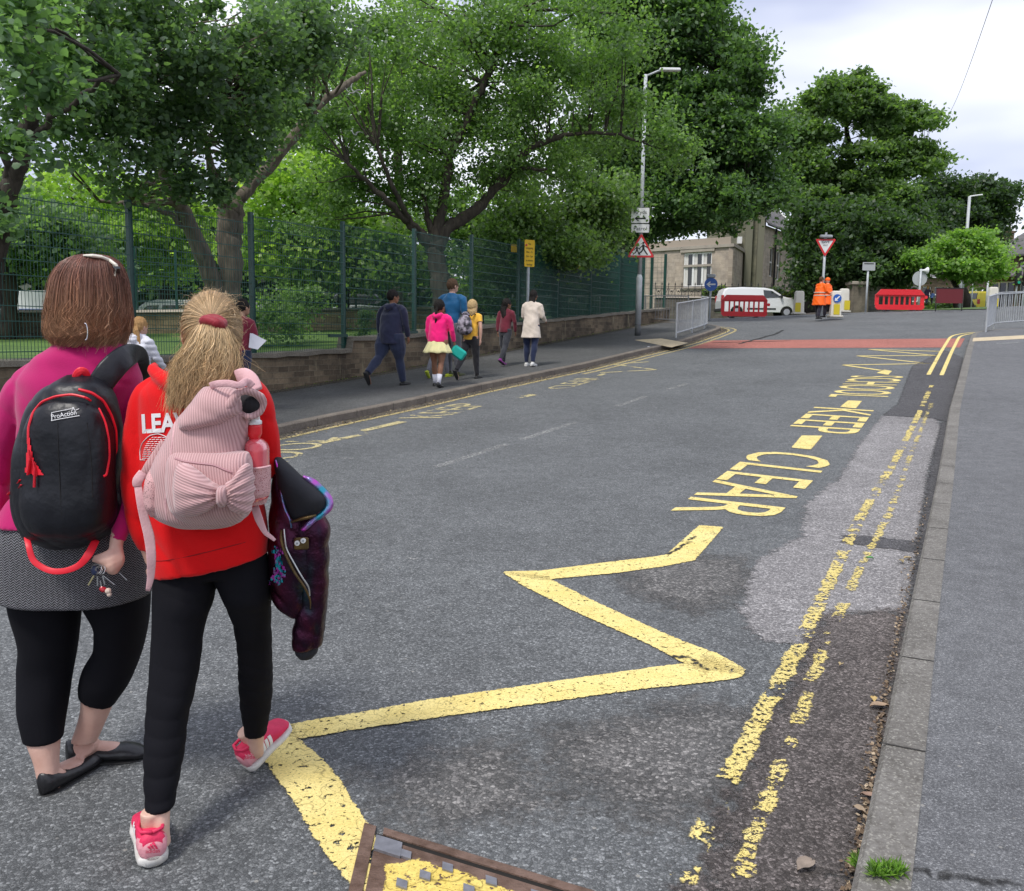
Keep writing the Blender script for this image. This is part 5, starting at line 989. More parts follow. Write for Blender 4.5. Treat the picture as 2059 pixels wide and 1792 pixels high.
# bollards
def bollard(name,label,px,py,d,arrow,wy,z=None,w_=.44):
    p=At(px,py,d); z=float(zg(p.x,p.y))+.1 if z is None else z; t=empty(name,(p.x,p.y,z),label,'bollard',group='illuminated traffic bollards'); k=d/FPX; H=.96
    b=B(); b.box((p.x,p.y,z+.03),(w_+.12,.36,.08),bev=.02); b.build('base',M('bollard_base',(.5,.48,.42),rough=.7),t)
    V=[];lv=[(0,1.0),(.5,.93),(.86,.88),(.96,.82),(.99,.6)]
    for hh,s in lv:
        for x,y in rrect(w_*s,.26*s,.05,3): V.append((p.x+x,p.y+y,z+.06+hh*H))
    n=16; b=B(); b.add(V,[[i*n+j,i*n+(j+1)%n,(i+1)*n+(j+1)%n,(i+1)*n+j] for i in range(4) for j in range(n)]+[[4*n+j for j in range(n)]]); b.build('shell',M('bollard_cream',(.66,.63,.54),(.72,.70,.62),sc=3,rough=.45),t)
    ux=Vector((1,0,0)); c=Vector((p.x+wy,p.y-.145,z+.3)); plate_(t,c,ux,rrect(w_*.55,.40,.02),M('bollard_yellow',(.62,.5,.02),rough=.5),.01,name='yellow_panel')
    if arrow:
        c=Vector((p.x,p.y-.145,z+.72)); plate_(t,c,ux,circ(.16),m_sbl,.01,name='blue_disc'); b=B(); b.prism([(-.1,-.1),(-.09,.03),(-.05,-.005),(.07,.1),(.1,.07),(-.01,-.05),(.03,-.09)],c+Vector((0,-.016,0)),ux,UZ,.003); b.build('arrow',m_sw,LASTP)
    return t
isl=[(1578,634),(1600,629),(1660,625),(1720,624),(1725,628),(1714,640),(1690,644),(1650,645.5),(1610,641)]
P=[G(x,y) for x,y in isl]; P=[Vector(v) for v in smooth(resample(P+[P[0]],60),3)]
V=[(p.x,p.y,float(zg(p.x,p.y))-.05) for p in P]+[(p.x,p.y,float(zg(p.x,p.y))+.1) for p in P]; n=len(P); cen=sum(P,Vector())/n
V2=[tuple(Vector((v[0],v[1],v[2]))+(Vector((cen.x,cen.y,v[2]))-Vector(v)).normalized()*.14) for v in V[n:]]
mesh('traffic_island_kerb',V+V2,[[i,(i+1)%n,n+(i+1)%n,n+i] for i in range(n)]+[[n+i,n+(i+1)%n,2*n+(i+1)%n,2*n+i] for i in range(n)],m_kerbl,smooth=False,kind='structure')
mesh('traffic_island',[(v[0],v[1],v[2]-.003) for v in V2],[list(range(n))],M('island_flags',(.22,.19,.16),(.30,.27,.23),sc=3,rough=.9),smooth=False,kind='structure')
IZ=lambda px,py:G(px,py,.1)
q=IZ(1607,632); bollard('traffic_bollard','cream bollard with yellow panel between the white van and the orange workers',1607,600,q.y,False,-.08)
q=IZ(1681,638); bollard('traffic_bollard','cream bollard with blue arrow disc in front of the orange workers',1681,600,q.y,True,0.,w_=.42)
q=IZ(1700,628); bollard('traffic_bollard','cream bollard with yellow corner behind the blue arrow bollard',1697,600,q.y+.2,False,.1)
bollard('traffic_bollard','large cream bollard standing behind the right guard rail post',1996,600,41,False,.1,z=At(1996,623,41).z)
# barriers
m_bred=M('barrier_red',(.72,.02,.03),rough=.4)
def barrier(label,c,ux,L_=2.05,H=.92):
    t=empty('road_barrier',c,label,'barrier',group='red plastic road barriers'); fr=Vector((ux.y,-ux.x,0)); b=B()
    out=[(-L_/2,.12),(-L_/2,H-.22),(-L_/2+.2,H),(L_/2-.2,H),(L_/2,H-.22),(L_/2,.12),(L_/2-.08,.02),(-L_/2+.08,.02)]
    def bar(a0,a1,z0,z1,th=.05): b.box(tuple(c+ux*((a0+a1)/2)+UZ*((z0+z1)/2+.08)),(a1-a0,th,z1-z0),rz=math.atan2(ux.y,ux.x))
    def pr(poly,th=.06): b.prism(poly,c+UZ*.08-fr*(-th/2),ux,UZ,-th if False else th)
    pr([(-L_/2,H-.24),(-L_/2+.22,H),(L_/2-.22,H),(L_/2,H-.24),(L_/2-.02,H-.24),(-L_/2+.02,H-.24)][::1]); 
    pr([(-L_/2,.1),(-L_/2+.1,0),(L_/2-.1,0),(L_/2,.1),(L_/2-.02,.22),(-L_/2+.02,.22)])
    bar(-L_/2,-L_/2+.16,.2,H-.22,.055); bar(L_/2-.16,L_/2,.2,H-.22,.055)
    ns=8; W0=L_-.32
    for i in range(1,ns): x=-L_/2+.16+W0*i/ns; bar(x-.035,x+.035,.2,H-.22,.05)
    bar(-L_/2+.16,L_/2-.16,H-.30,H-.22,.052)
    b.build('panel',m_bred,t)
    for s in(-.55,.55):
        b=B(); b.box(tuple(c+ux*s+UZ*.04),(.14,.55,.08),rz=math.atan2(ux.y,ux.x),bev=.02); b.box(tuple(c+ux*s+UZ*.12),(.1,.12,.14),rz=math.atan2(ux.y,ux.x)); b.build('foot',m_bpl,t)
    b=B(); b.prism([(x+L_/2+.06,y+.55) for x,y in circ(.07,12)],c+UZ*.08,ux,UZ,.05); b.build('reflector',m_bred,t); return t
q=G(1495,640); d=q.y; barrier('red slotted plastic barrier in front of the white van',Vector((q.x,q.y,q.z)),facing(q,.02),L_=92*d/FPX,H=42*d/FPX)
q=G(1807,627); d=q.y; barrier('red slotted plastic barrier on the far right of the junction beside the maroon board',Vector((q.x,q.y,q.z)),facing(q,-.04),L_=96*d/FPX,H=40*d/FPX)
# maroon board
q=G(1907,627); d=q.y; k=d/FPX; mb=empty('board_sign',q,'plain maroon board on thin legs beside the right barrier','board'); ux=facing(q,0); c=Vector((q.x,q.y,At(1907,595,d).z)); b=B(); b.box(tuple(c),(54*k,.03,29*k)); b.build('panel',M('maroon_board',(.13,.01,.015),rough=.5),mb)
b=B(); b.box(tuple(c+UZ*(15*k)),(56*k,.06,.03)); b.build('top_bar',m_blk,mb)
for s in(-26,26): b=B(); p=c+ux*(s*k); b.cyl((p.x,p.y,q.z),.02,c.z-q.z+.3,6); b.build('leg',m_blk,mb)
# guard rails
def rail(name,label,P,h,mat,sp=.115,cat='guard rail',post=True,r=.02,group=None):
    P=np.array([tuple(p) for p in P]); s=np.r_[0,np.cumsum(np.linalg.norm(np.diff(P[:,:2],axis=0),axis=1))]; L_=s[-1]; t=empty(name,tuple(P[0]),label,cat,group)
    at=lambda a:Vector([np.interp(a,s,P[:,i]) for i in range(3)]); n=max(2,int(L_/.3)); b=B()
    for hz in(h,.14): b.tube([at(L_*i/n)+UZ*hz for i in range(n+1)],r*1.1,6)
    b.build('rail',mat,t); b=B()
    for a in np.arange(sp,L_,sp): p=at(a); b.box((p.x,p.y,p.z+(h+.14)/2),(.014,.014,h-.14))
    b.build('infill_bars',mat,t)
    for a in np.arange(0,L_+.01,L_/max(1,round(L_/1.9))): p=at(min(a,L_)); b=B(); b.cyl((p.x,p.y,p.z-.05),.028,h+.08,8); b.build('post',mat,t)
    return t
ra=G(1370,681,KH); q0,r0=qr(ra.x,ra.y); off=onto(offset(LK,-.45),KH); qq,rr=qr(off[:,0],off[:,1]); sel=[i for i in range(len(LK)) if rr[i]>r0 and qq[i]>-22 and rr[i]>20]
sel=[i for i in sel if i>=sel[0]]; rp=off[sel]; cut=int(np.argmax(qq[sel]<qq[sel].max()-.9)) or len(rp)
m_rail=M('guard_rail_grey',(.36,.38,.40),(.46,.48,.50),sc=8,rough=.5,metal=.2)
rail('guard_rail','grey pedestrian guard rail curving round the left street corner',rp[:cut],1.0,m_rail)
rail('guard_rail','dark grey guard rail running away into the side street behind the corner',rp[cut+2:],1.0,M('guard_rail_dark',(.14,.145,.15),rough=.6),sp=.13)
a_=G(1982,668,KH); P=[a_]+[G(x,y,KH) for x,y in((1998,659),(2030,656),(2075,653))]
rail('guard_rail','galvanised guard rail at the near right corner of the junction',P,1.02,m_rail,sp=.11)
P=[At(x,y,41) for x,y in((1990,630),(2030,628),(2080,626))]; rail('guard_rail','further guard rail behind the near right one',P,.9,m_rail,sp=.12)
# far posts, lights
def simple_pole(name,label,px,d,ytop,r,cat='post'):
    p=At(px,600,d); z=float(zg(p.x,p.y)); t=empty(name,(p.x,p.y,z),label,cat); zt=At(px,ytop,d).z; pole(t,Vector((p.x,p.y,z)),zt-z,r); return t,Vector((p.x,p.y,zt))
t,p=simple_pole('lamp_post','distant slim street lamp rising above the small bright tree',1934,58,395,.09,'lamp post'); b=B(); b.tube([p,p+Vector((.3,0,.05)),p+Vector((.8,0,.12))],.05,6); b.build('lantern',m_sw,t)
t,p=simple_pole('speed_sign','small round red ringed sign on a pole right of the bright tree',1954,56,540,.04,'sign'); b=B(); b.tube([p+Vector((0,-.06,-.3)),p+Vector((0,-.08,-.3))],.26,20); b.build('disc',m_sr,t); b=B(); b.tube([p+Vector((0,-.081,-.3)),p+Vector((0,-.09,-.3))],.19,20); b.build('white_field',m_sw,t)
t,p=simple_pole('steel_post','slim grey post at the left end of the shopfront',1984,62,560,.06)
t,p=simple_pole('street_post','short white topped post behind the maroon board',1929,52,562,.09)
for px,dd in((2040,52),(2056,50)):
    t,p=simple_pole('traffic_light','black traffic light head %s the terraced shopfront'%('in front of' if px<2050 else 'at the right edge beside'),px+2,dd,545,.05,'traffic light'); b=B(); b.box(tuple(p+Vector((0,-.1,-.35))),(.3,.2,.9),bev=.04); hd_=b.build('head',m_sb,t)
    b=B(); b.tube([p+Vector((0,-.2,-.65)),p+Vector((0,-.23,-.65))],.08,12); b.build('green_lens',M('green_lens',(0,.35,.2),rough=.3),hd_)
# overhead cable
b=B(); a_=At(2016,-60,20); c_=At(1906,234,58); b.tube([a_.lerp(c_,i/16)-UZ*(.35*math.sin(PI*i/16)) for i in range(17)],.009,5); b.build('overhead_cable',M('cable',(.25,.25,.28),rough=.6),label='thin overhead cable descending to the domed tree',cat='cable')
# white twisted plastic strips caught in the trees
for lbl,px,py,sc in(('pale shredded plastic caught high in the branches',714,185,1.),('pale plastic loop snagged lower in the branches',716,272,.8)):
    t=B(); g=np.random.default_rng(int(px+py))
    for k in range(4 if sc==1 else 2):
        a0=g.uniform(0,6.3); P=[At(px+sc*(i*5)*math.cos(a0+i*.3),py+sc*i*4.5*math.sin(a0+i*.35),17.6) for i in range(5)]; t.tube(P,[.03,.035,.03,.02,.008],5,flat=.3)
    t.build('plastic_scrap',M('plastic_grey',(.55,.56,.56),rough=.5),label=lbl,cat='litter')
# ================================================================ PEOPLE ON THE PAVEMENT
def skin(n,c): return M('skin_'+n,c,tuple(x*1.15 for x in c),sc=20,rough=.55,spec=.4)
SKL=skin('light',(.52,.31,.235)); SKD=skin('brown',(.25,.12,.07))
def cloth(n,c,rough=.85,b=.35,bs_=25,sheen=.3,c2=None): return M(n,c,c2 or tuple(x*1.18+.002 for x in c),sc=7,rough=rough,bump=b,bsc=bs_,sheen=sheen,spec=.25)
def hairm(n,c,c2): return M(n,c,c2,sc=30,spec=.2,rough=.65,bump=.8,bsc=60,stretch=(3,3,.3),ramp=(.3,.7))
def finger(b,p,d,side,L_,r,curl=.5):
    P=[p]; dd=d.copy(); 
    for k in range(3): dd=(dd+side*curl*.33).normalized(); P.append(P[-1]+dd*L_/3)
    b.tube(P,[r,r*.95,r*.85,r*.6],6)
def human(label,origin,H,heading,sp):
    """origin: ground point; heading: clockwise from +Y. local x right, y forward"""
    g=lambda k,d:sp.get(k,d)
    X=Matrix.Translation(Vector(origin))@Matrix.Rotation(-heading,4,'Z'); fat=g('fat',1.); hs=g('head',1.)
    t=empty('person',origin,label,'person',sp.get('group'))
    hipz=.52*H; hw=.052*H*fat; L1,L2=.238*H,.245*H; shz=.815*H*g('shz',1); sw=.108*H*g('sw',1.)
    legs=[]
    for sd,(a,f,fp) in zip((-1,1),g('legs',((.35,.05,0),(-.3,.25,.3)))):
        hip=Vector((sd*hw,0,hipz)); kn=hip+Vector((sd*.004*H,math.sin(a)*L1,-math.cos(a)*L1)); an=kn+Vector((sd*.004*H,math.sin(a-f)*L2,-math.cos(a-f)*L2)); fd=Vector((sd*.12,math.cos(fp),-math.sin(fp))).normalized(); legs.append((hip,kn,an,fd))
    low=min(min(l[2].z-.04*H, (l[2]+l[3]*.1*H).z-.018*H) for l in legs); dz=Vector((0,0,-low)); legs=[(a+dz,b_+dz,c+dz,d) for a,b_,c,d in legs]
    hipz+=dz.z; shz+=dz.z; lean=g('lean',.03)*H
    arms=[]
    for sd,(a,ab,f) in zip((-1,1),g('arms',((-.3,.12,.3),(.35,.12,.4)))):
        sh=Vector((sd*sw,lean,shz)); el=sh+Vector((sd*math.sin(ab),math.sin(a)*math.cos(ab),-math.cos(a)*math.cos(ab)))*.165*H; a2=a+f; wr=el+Vector((sd*(math.sin(ab)*.5-g('inw',.15)),math.sin(a2),-math.cos(a2))).normalized()*.145*H; arms.append((sh,el,wr,(wr-el).normalized()))
    hd=Vector((g('hx',0)*H,lean+g('hy',.012)*H,.93*H+dz.z)); turn=g('turn',0.)
    Hr=(.050*H*hs,.060*H*hs,.070*H*hs); RT=Matrix.Rotation(-turn,3,'Z')
    SK=g('skin',SKL); b=B(); b.X=X
    tor=[(hipz-.03*H,.078*fat,.062*fat,0),(hipz+.04*H,.082*fat,.064*fat,0),(hipz+.12*H,.07*fat,.055*fat,lean*.4),(hipz+.22*H,.082*g('sw',1),.058*fat,lean*.8),(shz-.02*H,.085*g('sw',1),.052,lean),(shz+.02*H,.055,.042,lean),(shz+.045*H,.030,.032,lean)]
    def loft(tt,k=1.,add=0,n=14):
        V=[];m=len(tt)
        for z,a,c,y in tt:
            for j in range(n): an=2*PI*j/n; V.append(((a*H*k+add)*math.cos(an),y+(c*H*k+add)*math.sin(an),z))
        return V,[[i*n+j,i*n+(j+1)%n,(i+1)*n+(j+1)%n,(i+1)*n+j] for i in range(m-1) for j in range(n)]+[list(range(n-1,-1,-1)),[(m-1)*n+j for j in range(n)]]
    b.add(*loft(tor,.95)); b.tube([Vector((0,lean,shz)),Vector((0,lean*1.05,shz+.05*H)),hd-Vector((0,.005*H,.03*H))],[.034*H,.030*H,.028*H],10)
    b.ball(hd,Hr,14,M3=RT); b.ball(hd+RT@Vector((0,Hr[1]*.35,-Hr[2]*.55)),(Hr[0]*.72,Hr[1]*.6,Hr[2]*.5),10,M3=RT)
    b.ball(hd+RT@Vector((0,Hr[1]*1.02,-Hr[2]*.18)),(.008*H,.012*H,.016*H),8)
    for sd in(-1,1): b.ball(hd+RT@Vector((sd*Hr[0]*1.0,-.002*H,-Hr[2]*.12)),(.006*H,.012*H,.017*H),8)
    for sd,(sh,el,wr,wd) in zip((-1,1),arms):
        b.tube([sh+Vector((-sd*.04*H,0,-.01*H)),sh+Vector((-sd*.01*H,0,-.028*H)),(sh+el)/2,el,(el*.6+wr*.4),wr],[.022*H,.031*H,.027*H,.022*H,.022*H,.014*H],10)
        pm=wr+wd*.035*H; fwd_=Vector((0,1,0)); b.tube([wr-wd*.005*H,wr+wd*.02*H,wr+wd*.05*H],[.013*H,.020*H,.019*H],8,flat=.55,upv=(sd,0,.01))
        acr=wd.cross(Vector((sd,0,0))).normalized()
        for i in range(4): finger(b,wr+wd*.045*H+acr*((i-1.5)*.0095*H),wd,Vector((-sd,0,0)),(.044,.05,.047,.037)[i]*H,.0052*H,.8)
        finger(b,wr+wd*.02*H-acr*.016*H,(wd*.7-acr*.6).normalized(),Vector((-sd,0,0)),.036*H,.0058*H,.5)
    for hip,kn,an,fd in legs:
        b.tube([hip+Vector((0,0,.03*H)),hip,(hip+kn)/2,kn,kn*.65+an*.35,kn*.3+an*.7,an,an-Vector((0,0,.02*H))],[.055*H*fat,.056*H*fat,.045*H*fat,.032*H,.034*H,.024*H,.019*H,.02*H],12)
        b.tube([an-fd*.02*H-Vector((0,0,.018*H)),an+fd*.05*H-Vector((0,0,.02*H)),an+fd*.10*H-Vector((0,0,.026*H))],[.02*H,.021*H,.014*H],8,flat=.7)
    bd=b.build('body',SK,t); remesh(bd,.009 if H>1.2 else .008,2,.4)
    bf=B(); bf.X=X
    for sd in(-1,1): bf.ball(hd+RT@Vector((sd*Hr[0]*.42,Hr[1]*.93,Hr[2]*.02)),.006*H,6)
    bf.build('eyes',m_sb,bd); bf=B(); bf.X=X; bf.tube([hd+RT@Vector((x*Hr[0],Hr[1]*.93,-Hr[2]*.55)) for x in(-.3,0,.3)],.0035*H,5); bf.build('mouth',M('lip',(.35,.12,.1),rough=.5),bd)
    # trousers or bare legs
    wr_=lambda co,no:vn(co,9./H,H*7)*.010+vn(co,23./H,3)*.004
    tl=g('trousers',None)
    if tl:
        b=B(); b.X=X; tw=g('tw',1.15)
        b.add(*loft([(hipz-.07*H,.075*fat,.06*fat,0),(hipz-.02*H,.088*fat,.072*fat,0),(hipz+.05*H,.085*fat,.068*fat,0)],1.03))
        for hip,kn,an,fd in legs:
            e=an+Vector((0,0,.008*H)); b.tube([hip+Vector((0,0,.03*H)),hip-Vector((0,0,.02*H)),(hip+kn)/2,kn,kn*.6+e*.4,e],[.058*H*fat*1.02,.060*H*fat*1.02,.049*H*fat*tw,.038*H*tw,.038*H*tw,.030*H*g('cuff',1.)],12)
        o=b.build('trousers',tl,t); remesh(o,.012,2,.5,wr_)
    sk_=g('skirt',None)
    if sk_:
        b=B(); b.X=X; n=64; V=[]; top_,bot_=hipz+.03*H,hipz-g('skl',.12)*H
        for k in range(7):
            f=k/6; z=top_+(bot_-top_)*f
            for j in range(n): an=2*PI*j/n; r_=(1+.06*f*math.sin(11*an)); V.append(((.085+.055*f)*H*fat*math.cos(an)*r_,(.075+.06*f)*H*fat*math.sin(an)*r_,z+.006*H*f*math.sin(7*an)))
        b.add(V,[[k*n+j,(k+1)*n+j,(k+1)*n+(j+1)%n,k*n+(j+1)%n] for k in range(6) for j in range(n)]); o=b.build('skirt',sk_,t,smooth=True); md=o.modifiers.new('s','SOLIDIFY'); md.thickness=.006
    so=g('socks',None)
    if so:
        for hip,kn,an,fd in legs: b=B(); b.X=X; b.tube([kn*.42+an*.58,kn*.2+an*.8,an-Vector((0,0,.01*H))],[.031*H,.026*H,.023*H],12); b.build('sock',so,t,smooth=True)
    # top
    tp=g('top',None)
    if tp:
        b=B(); b.X=X; ln=g('toplen',.02); kf=g('tf',1.1); fl=g('flare',1.)
        rows=[(hipz-ln*H,.088*fat*fl,.076*fat*fl,0)]+([(hipz-ln*H*.4,.088*fat*(1+fl)/2,.075*fat*(1+fl)/2,0)] if ln>.06 else [])+[(hipz+.06*H,.087*fat,.072*fat,0),(hipz+.13*H,.085*fat,.068*fat,lean*.5),(hipz+.22*H,.088*g('sw',1),.064*fat,lean*.8),(shz-.045*H,.098*g('sw',1),.062,lean),(shz-.01*H,.080*g('sw',1),.056,lean),(shz+.015*H,.058,.05,lean),(shz+.042*H,.040,.042,lean)]
        b.add(*loft(rows,kf,0,20)); sl=g('sleeve',1.)
        for sd,(sh,el,wr,wd) in zip((-1,1),arms):
            end=wr if sl==1. else el*.55+sh*.45; b.tube([sh+Vector((-sd*.075*H*g('sw',1.),0,.012*H)),sh+Vector((-sd*.035*H,0,-.004*H)),sh+Vector((-sd*.004*H,0,-.026*H)),sh*.6+el*.4]+([el,(el+wr)/2,end-wd*.004*H] if sl==1. else [end]),[.022*H,.036*H,.043*H,.039*H]+([.033*H,.031*H,.024*H] if sl==1. else [.04*H]),12)
        if g('hood',0): b.tube([Vector((-.05*H,lean-.02*H,shz+.035*H)),Vector((-.03*H,lean-.065*H,shz+.012*H)),Vector((0,lean-.078*H,shz-.002*H)),Vector((.03*H,lean-.065*H,shz+.012*H)),Vector((.05*H,lean-.02*H,shz+.035*H))],[.018*H,.03*H,.036*H,.03*H,.018*H],10)
        o=b.build(g('topname','jacket'),tp,t); q=g('puff',0)
        remesh(o,.012,2,.5,(lambda co,no:vn(co,8./H,H*5)*.011+vn(co,21./H,1)*.005) if not q else (lambda co,no:.012*np.abs(np.sin((co[:,2])*PI/.075))-.006+vn(co,9.,2)*.006))
    st=g('stripes',None)
    if st:
        for zf in(.02,.09): b=B(); b.X=X; n=24; z=hipz+zf*H; b.add(*loft([(z,.105*fat,.09*fat,lean*.2),(z+.022*H,.104*fat,.09*fat,lean*.25)],1.1)); b.build('reflective_band',st,t,smooth=True)
    shn=g('shoe',m_sb)
    for i,(hip,kn,an,fd) in enumerate(legs):
        b=B(); b.X=X; upn=Vector((0,-fd.z,fd.y)).normalized() if abs(fd.y)>.01 else Vector((0,1,0)); a0=an-upn*.022*H
        b.tube([a0-fd*.038*H,a0-fd*.025*H,a0+fd*.02*H,a0+fd*.065*H,a0+fd*.10*H,a0+fd*.118*H],[.012*H,.024*H,.026*H,.023*H,.019*H,.008*H],12,flat=.75,upv=tuple(upn)); b.tube([an+upn*.008*H,a0],[.022*H,.024*H],10)
        s_=b.build('shoe',shn,t,smooth=True); b=B(); b.X=X; b.tube([a0-fd*.04*H-upn*.016*H,a0+fd*.03*H-upn*.017*H,a0+fd*.12*H-upn*.014*H],[.021*H,.025*H,.014*H],10,flat=.3,upv=tuple(upn)); b.build('sole',g('sole',M('sole_dark',(.03,.03,.03),rough=.7)),s_)
    hr=g('hair',None)
    if hr:
        m,kind=hr; b=B(); b.X=X; bk=RT@Vector((0,-Hr[1]*.12,Hr[2]*.16))
        b.ball(hd+bk,(Hr[0]*1.10,Hr[1]*1.06,Hr[2]*(1.0 if kind!='short' else .97)),16,M3=RT)
        if kind=='long': b.tube([hd+RT@Vector((0,-Hr[1]*.6,0)),hd+RT@Vector((0,-Hr[1]*.95,-Hr[2]*1.2)),hd+Vector((0,-Hr[1]*1.05,-Hr[2]*2.3)),hd+Vector((0,-Hr[1]*1.0,-Hr[2]*g('hl',3.)))],[Hr[0]*1.0,Hr[0]*.95,Hr[0]*.8,Hr[0]*.3],12,flat=.45,upv=(0,1,0))
        if kind=='bob': b.tube([hd,hd+RT@Vector((0,-Hr[1]*.3,-Hr[2]*.9)),hd+Vector((0,-Hr[1]*.4,-Hr[2]*1.5))],[Hr[0]*1.05,Hr[0]*1.2,Hr[0]*.9],14,flat=.8,upv=(0,1,0))
        if kind=='plait': b.tube([hd+Vector((0,-Hr[1]*.9,-Hr[2]*.1)),hd+Vector((0,-Hr[1]*1.3,-Hr[2]*1.0)),hd+Vector((.01,-Hr[1]*1.5,-Hr[2]*2.0)),hd+Vector((-.01,-Hr[1]*1.5,-Hr[2]*2.9))],[.02*H,.016*H,.013*H,.004*H],8)
        if kind=='side': b.tube([hd+RT@Vector((0,-Hr[1]*.8,.0)),hd+Vector((.03*H,-Hr[1]*1.1,-Hr[2]*.6)),hd+Vector((.05*H,-Hr[1]*1.0,-Hr[2]*1.6)),hd+Vector((.075*H,-Hr[1]*.9,-Hr[2]*2.3))],[Hr[0]*.6,Hr[0]*.7,Hr[0]*.5,.01],12,flat=.5,upv=(0,1,0))
        o=b.build('hair',m,t); remesh(o,.008,1,.4,lambda co,no:vn(co,30.,2)*.004+vn(co*np.array([1,1,.15]),70.,5)*.003)
    cp=g('cap',None)
    if cp: b=B(); b.X=X; b.ball(hd+Vector((0,0,Hr[2]*.35)),(Hr[0]*1.18,Hr[1]*1.15,Hr[2]*.85),14); b.tube([hd+RT@Vector((0,Hr[1]*.9,Hr[2]*.3)),hd+RT@Vector((0,Hr[1]*1.6,Hr[2]*.2))],[Hr[0]*.9,Hr[0]*.7],10,flat=.12,upv=(0,0,1)); b.build('hood',cp,t,smooth=True)
    loc=lambda v:X@Vector(v)
    return t,dict(X=X,legs=legs,arms=arms,hd=hd,H=H,lean=lean,shz=shz,hipz=hipz,Hr=Hr)
def place(px,py,hpx,d=None):
    q=G(px,py,KH); return q,hpx*q.y/FPX/1.0
navy=cloth('navy_softshell',(.018,.021,.05)); navt=cloth('navy_trousers',(.022,.03,.065)); pinkj=cloth('hot_pink_fleece',(.80,.008,.17)); lem=cloth('lemon_cotton',(.72,.66,.34),b=.15); blue=cloth('blue_tracktop',(.005,.10,.24),rough=.55); greyj=cloth('grey_joggers',(.16,.165,.19)); yel=cloth('yellow_tee',(.75,.42,.05)); blkt=cloth('black_school_trousers',(.014,.014,.018)); mar=cloth('maroon_knit',(.12,.012,.025)); marc=cloth('maroon_fleece',(.17,.016,.035)); cream=cloth('cream_boucle',(.60,.52,.44),b=.8,bs_=90); jean=cloth('dark_jeans',(.012,.02,.055)); whc=cloth('white_puffer',(.60,.60,.66),rough=.6); org=M('hi_vis_orange',(.95,.13,.0),rough=.6); wsock=cloth('white_sock',(.7,.7,.78)); refl=M('reflective_silver',(.62,.5,.42),rough=.4)
hblk=hairm('black_hair',(.006,.005,.005),(.02,.016,.014)); hbr=hairm('brown_short_hair',(.06,.035,.02),(.12,.07,.04)); hbl=hairm('blonde_hair',(.42,.28,.12),(.62,.46,.24)); hgin=hairm('golden_hair',(.30,.16,.06),(.50,.30,.13))
HD=R(30)
q,H=place(786,776,192); human('heavy set person in navy hooded jacket and navy cargo trousers walking by the wall',q,H,HD,dict(fat=1.40,sw=1.30,top=navy,trousers=navt,hood=1,toplen=.075,flare=1.05,tw=1.25,cuff=1.25,skin=SKD,hair=(hblk,'short'),legs=((-.42,.42,1.0),(.22,.04,0)),arms=((-.1,.16,.25),(.05,.14,.35)),turn=.5,topname='jacket'))
q,H=place(880,778,171); tg,ig=human('child in hot pink hooded jacket, lemon skirt and white knee socks',q,H,HD-.1,dict(fat=1.22,sw=1.15,head=1.12,top=pinkj,skirt=lem,hood=1,toplen=.0,tf=1.14,socks=wsock,skin=SKD,hair=(hblk,'plait'),legs=((.16,.04,0),(-.16,.12,.35)),arms=((-.05,.14,.3),(.12,.22,.35)),turn=.2,topname='jacket',shoe=M('patent_black',(.01,.01,.011),rough=.15)))
# teal lunch bag in the right hand
wr=ig['X']@(ig['arms'][1][2]+ig['arms'][1][3]*.07*ig['H']); b=B(); b.box(tuple(wr+Vector((.06,0,-.10))),(.27,.13,.19),bev=.03,M4=Matrix.Rotation(.62,4,'Y')); lbg=b.build('lunch_bag',M('teal_fabric',(.0,.33,.27),(.0,.40,.33),sc=6,rough=.5,bump=.3,bsc=12),label='teal lunch bag swinging from the hand of the child in pink',cat='lunch bag'); b=B(); b.tube([wr+Vector((-.05,-.02,-.06)),wr+Vector((-.02,-.02,.01)),wr+Vector((.04,-.02,.0)),wr+Vector((.08,-.02,-.05))],.008,6); b.build('handle',M('teal_fabric',(.0,.33,.27)),lbg)
q,H=place(905,757,193); human('tall person in blue track top and grey joggers partly behind the child in pink',q,H,HD,dict(sw=1.22,fat=1.12,top=blue,trousers=greyj,toplen=.0,hair=(hbr,'short'),legs=((.2,.04,0),(.12,.05,.0)),arms=((.05,.1,.5),(.05,.1,.6)),turn=.35,cuff=.8,shoe=cloth('olive_shoe',(.05,.06,.02)),sole=M('sole_olive',(.35,.33,.05),rough=.6)))
q,H=place(884,759,140); human('child in grey joggers and lime trainers hidden behind the child in pink',q,H,HD,dict(head=1.1,top=greyj,trousers=greyj,legs=((-.3,.3,.8),(.25,.05,0)),hair=(hbr,'short'),shoe=cloth('lime_shoe',(.42,.5,.03)),sole=M('sole_lime',(.5,.6,.05),rough=.6)))
q,H=place(946,762,155); tb_,ib=human('blond child in yellow tee shirt and black trousers with marbled backpack',q,H,HD,dict(head=1.16,fat=1.05,top=yel,trousers=blkt,sleeve=.5,toplen=.015,tf=1.08,hair=(hbl,'bob'),legs=((-.38,.3,.9),(.14,.04,0)),arms=((.2,.12,.5),(-.18,.25,.2)),topname='tee_shirt',turn=.15))
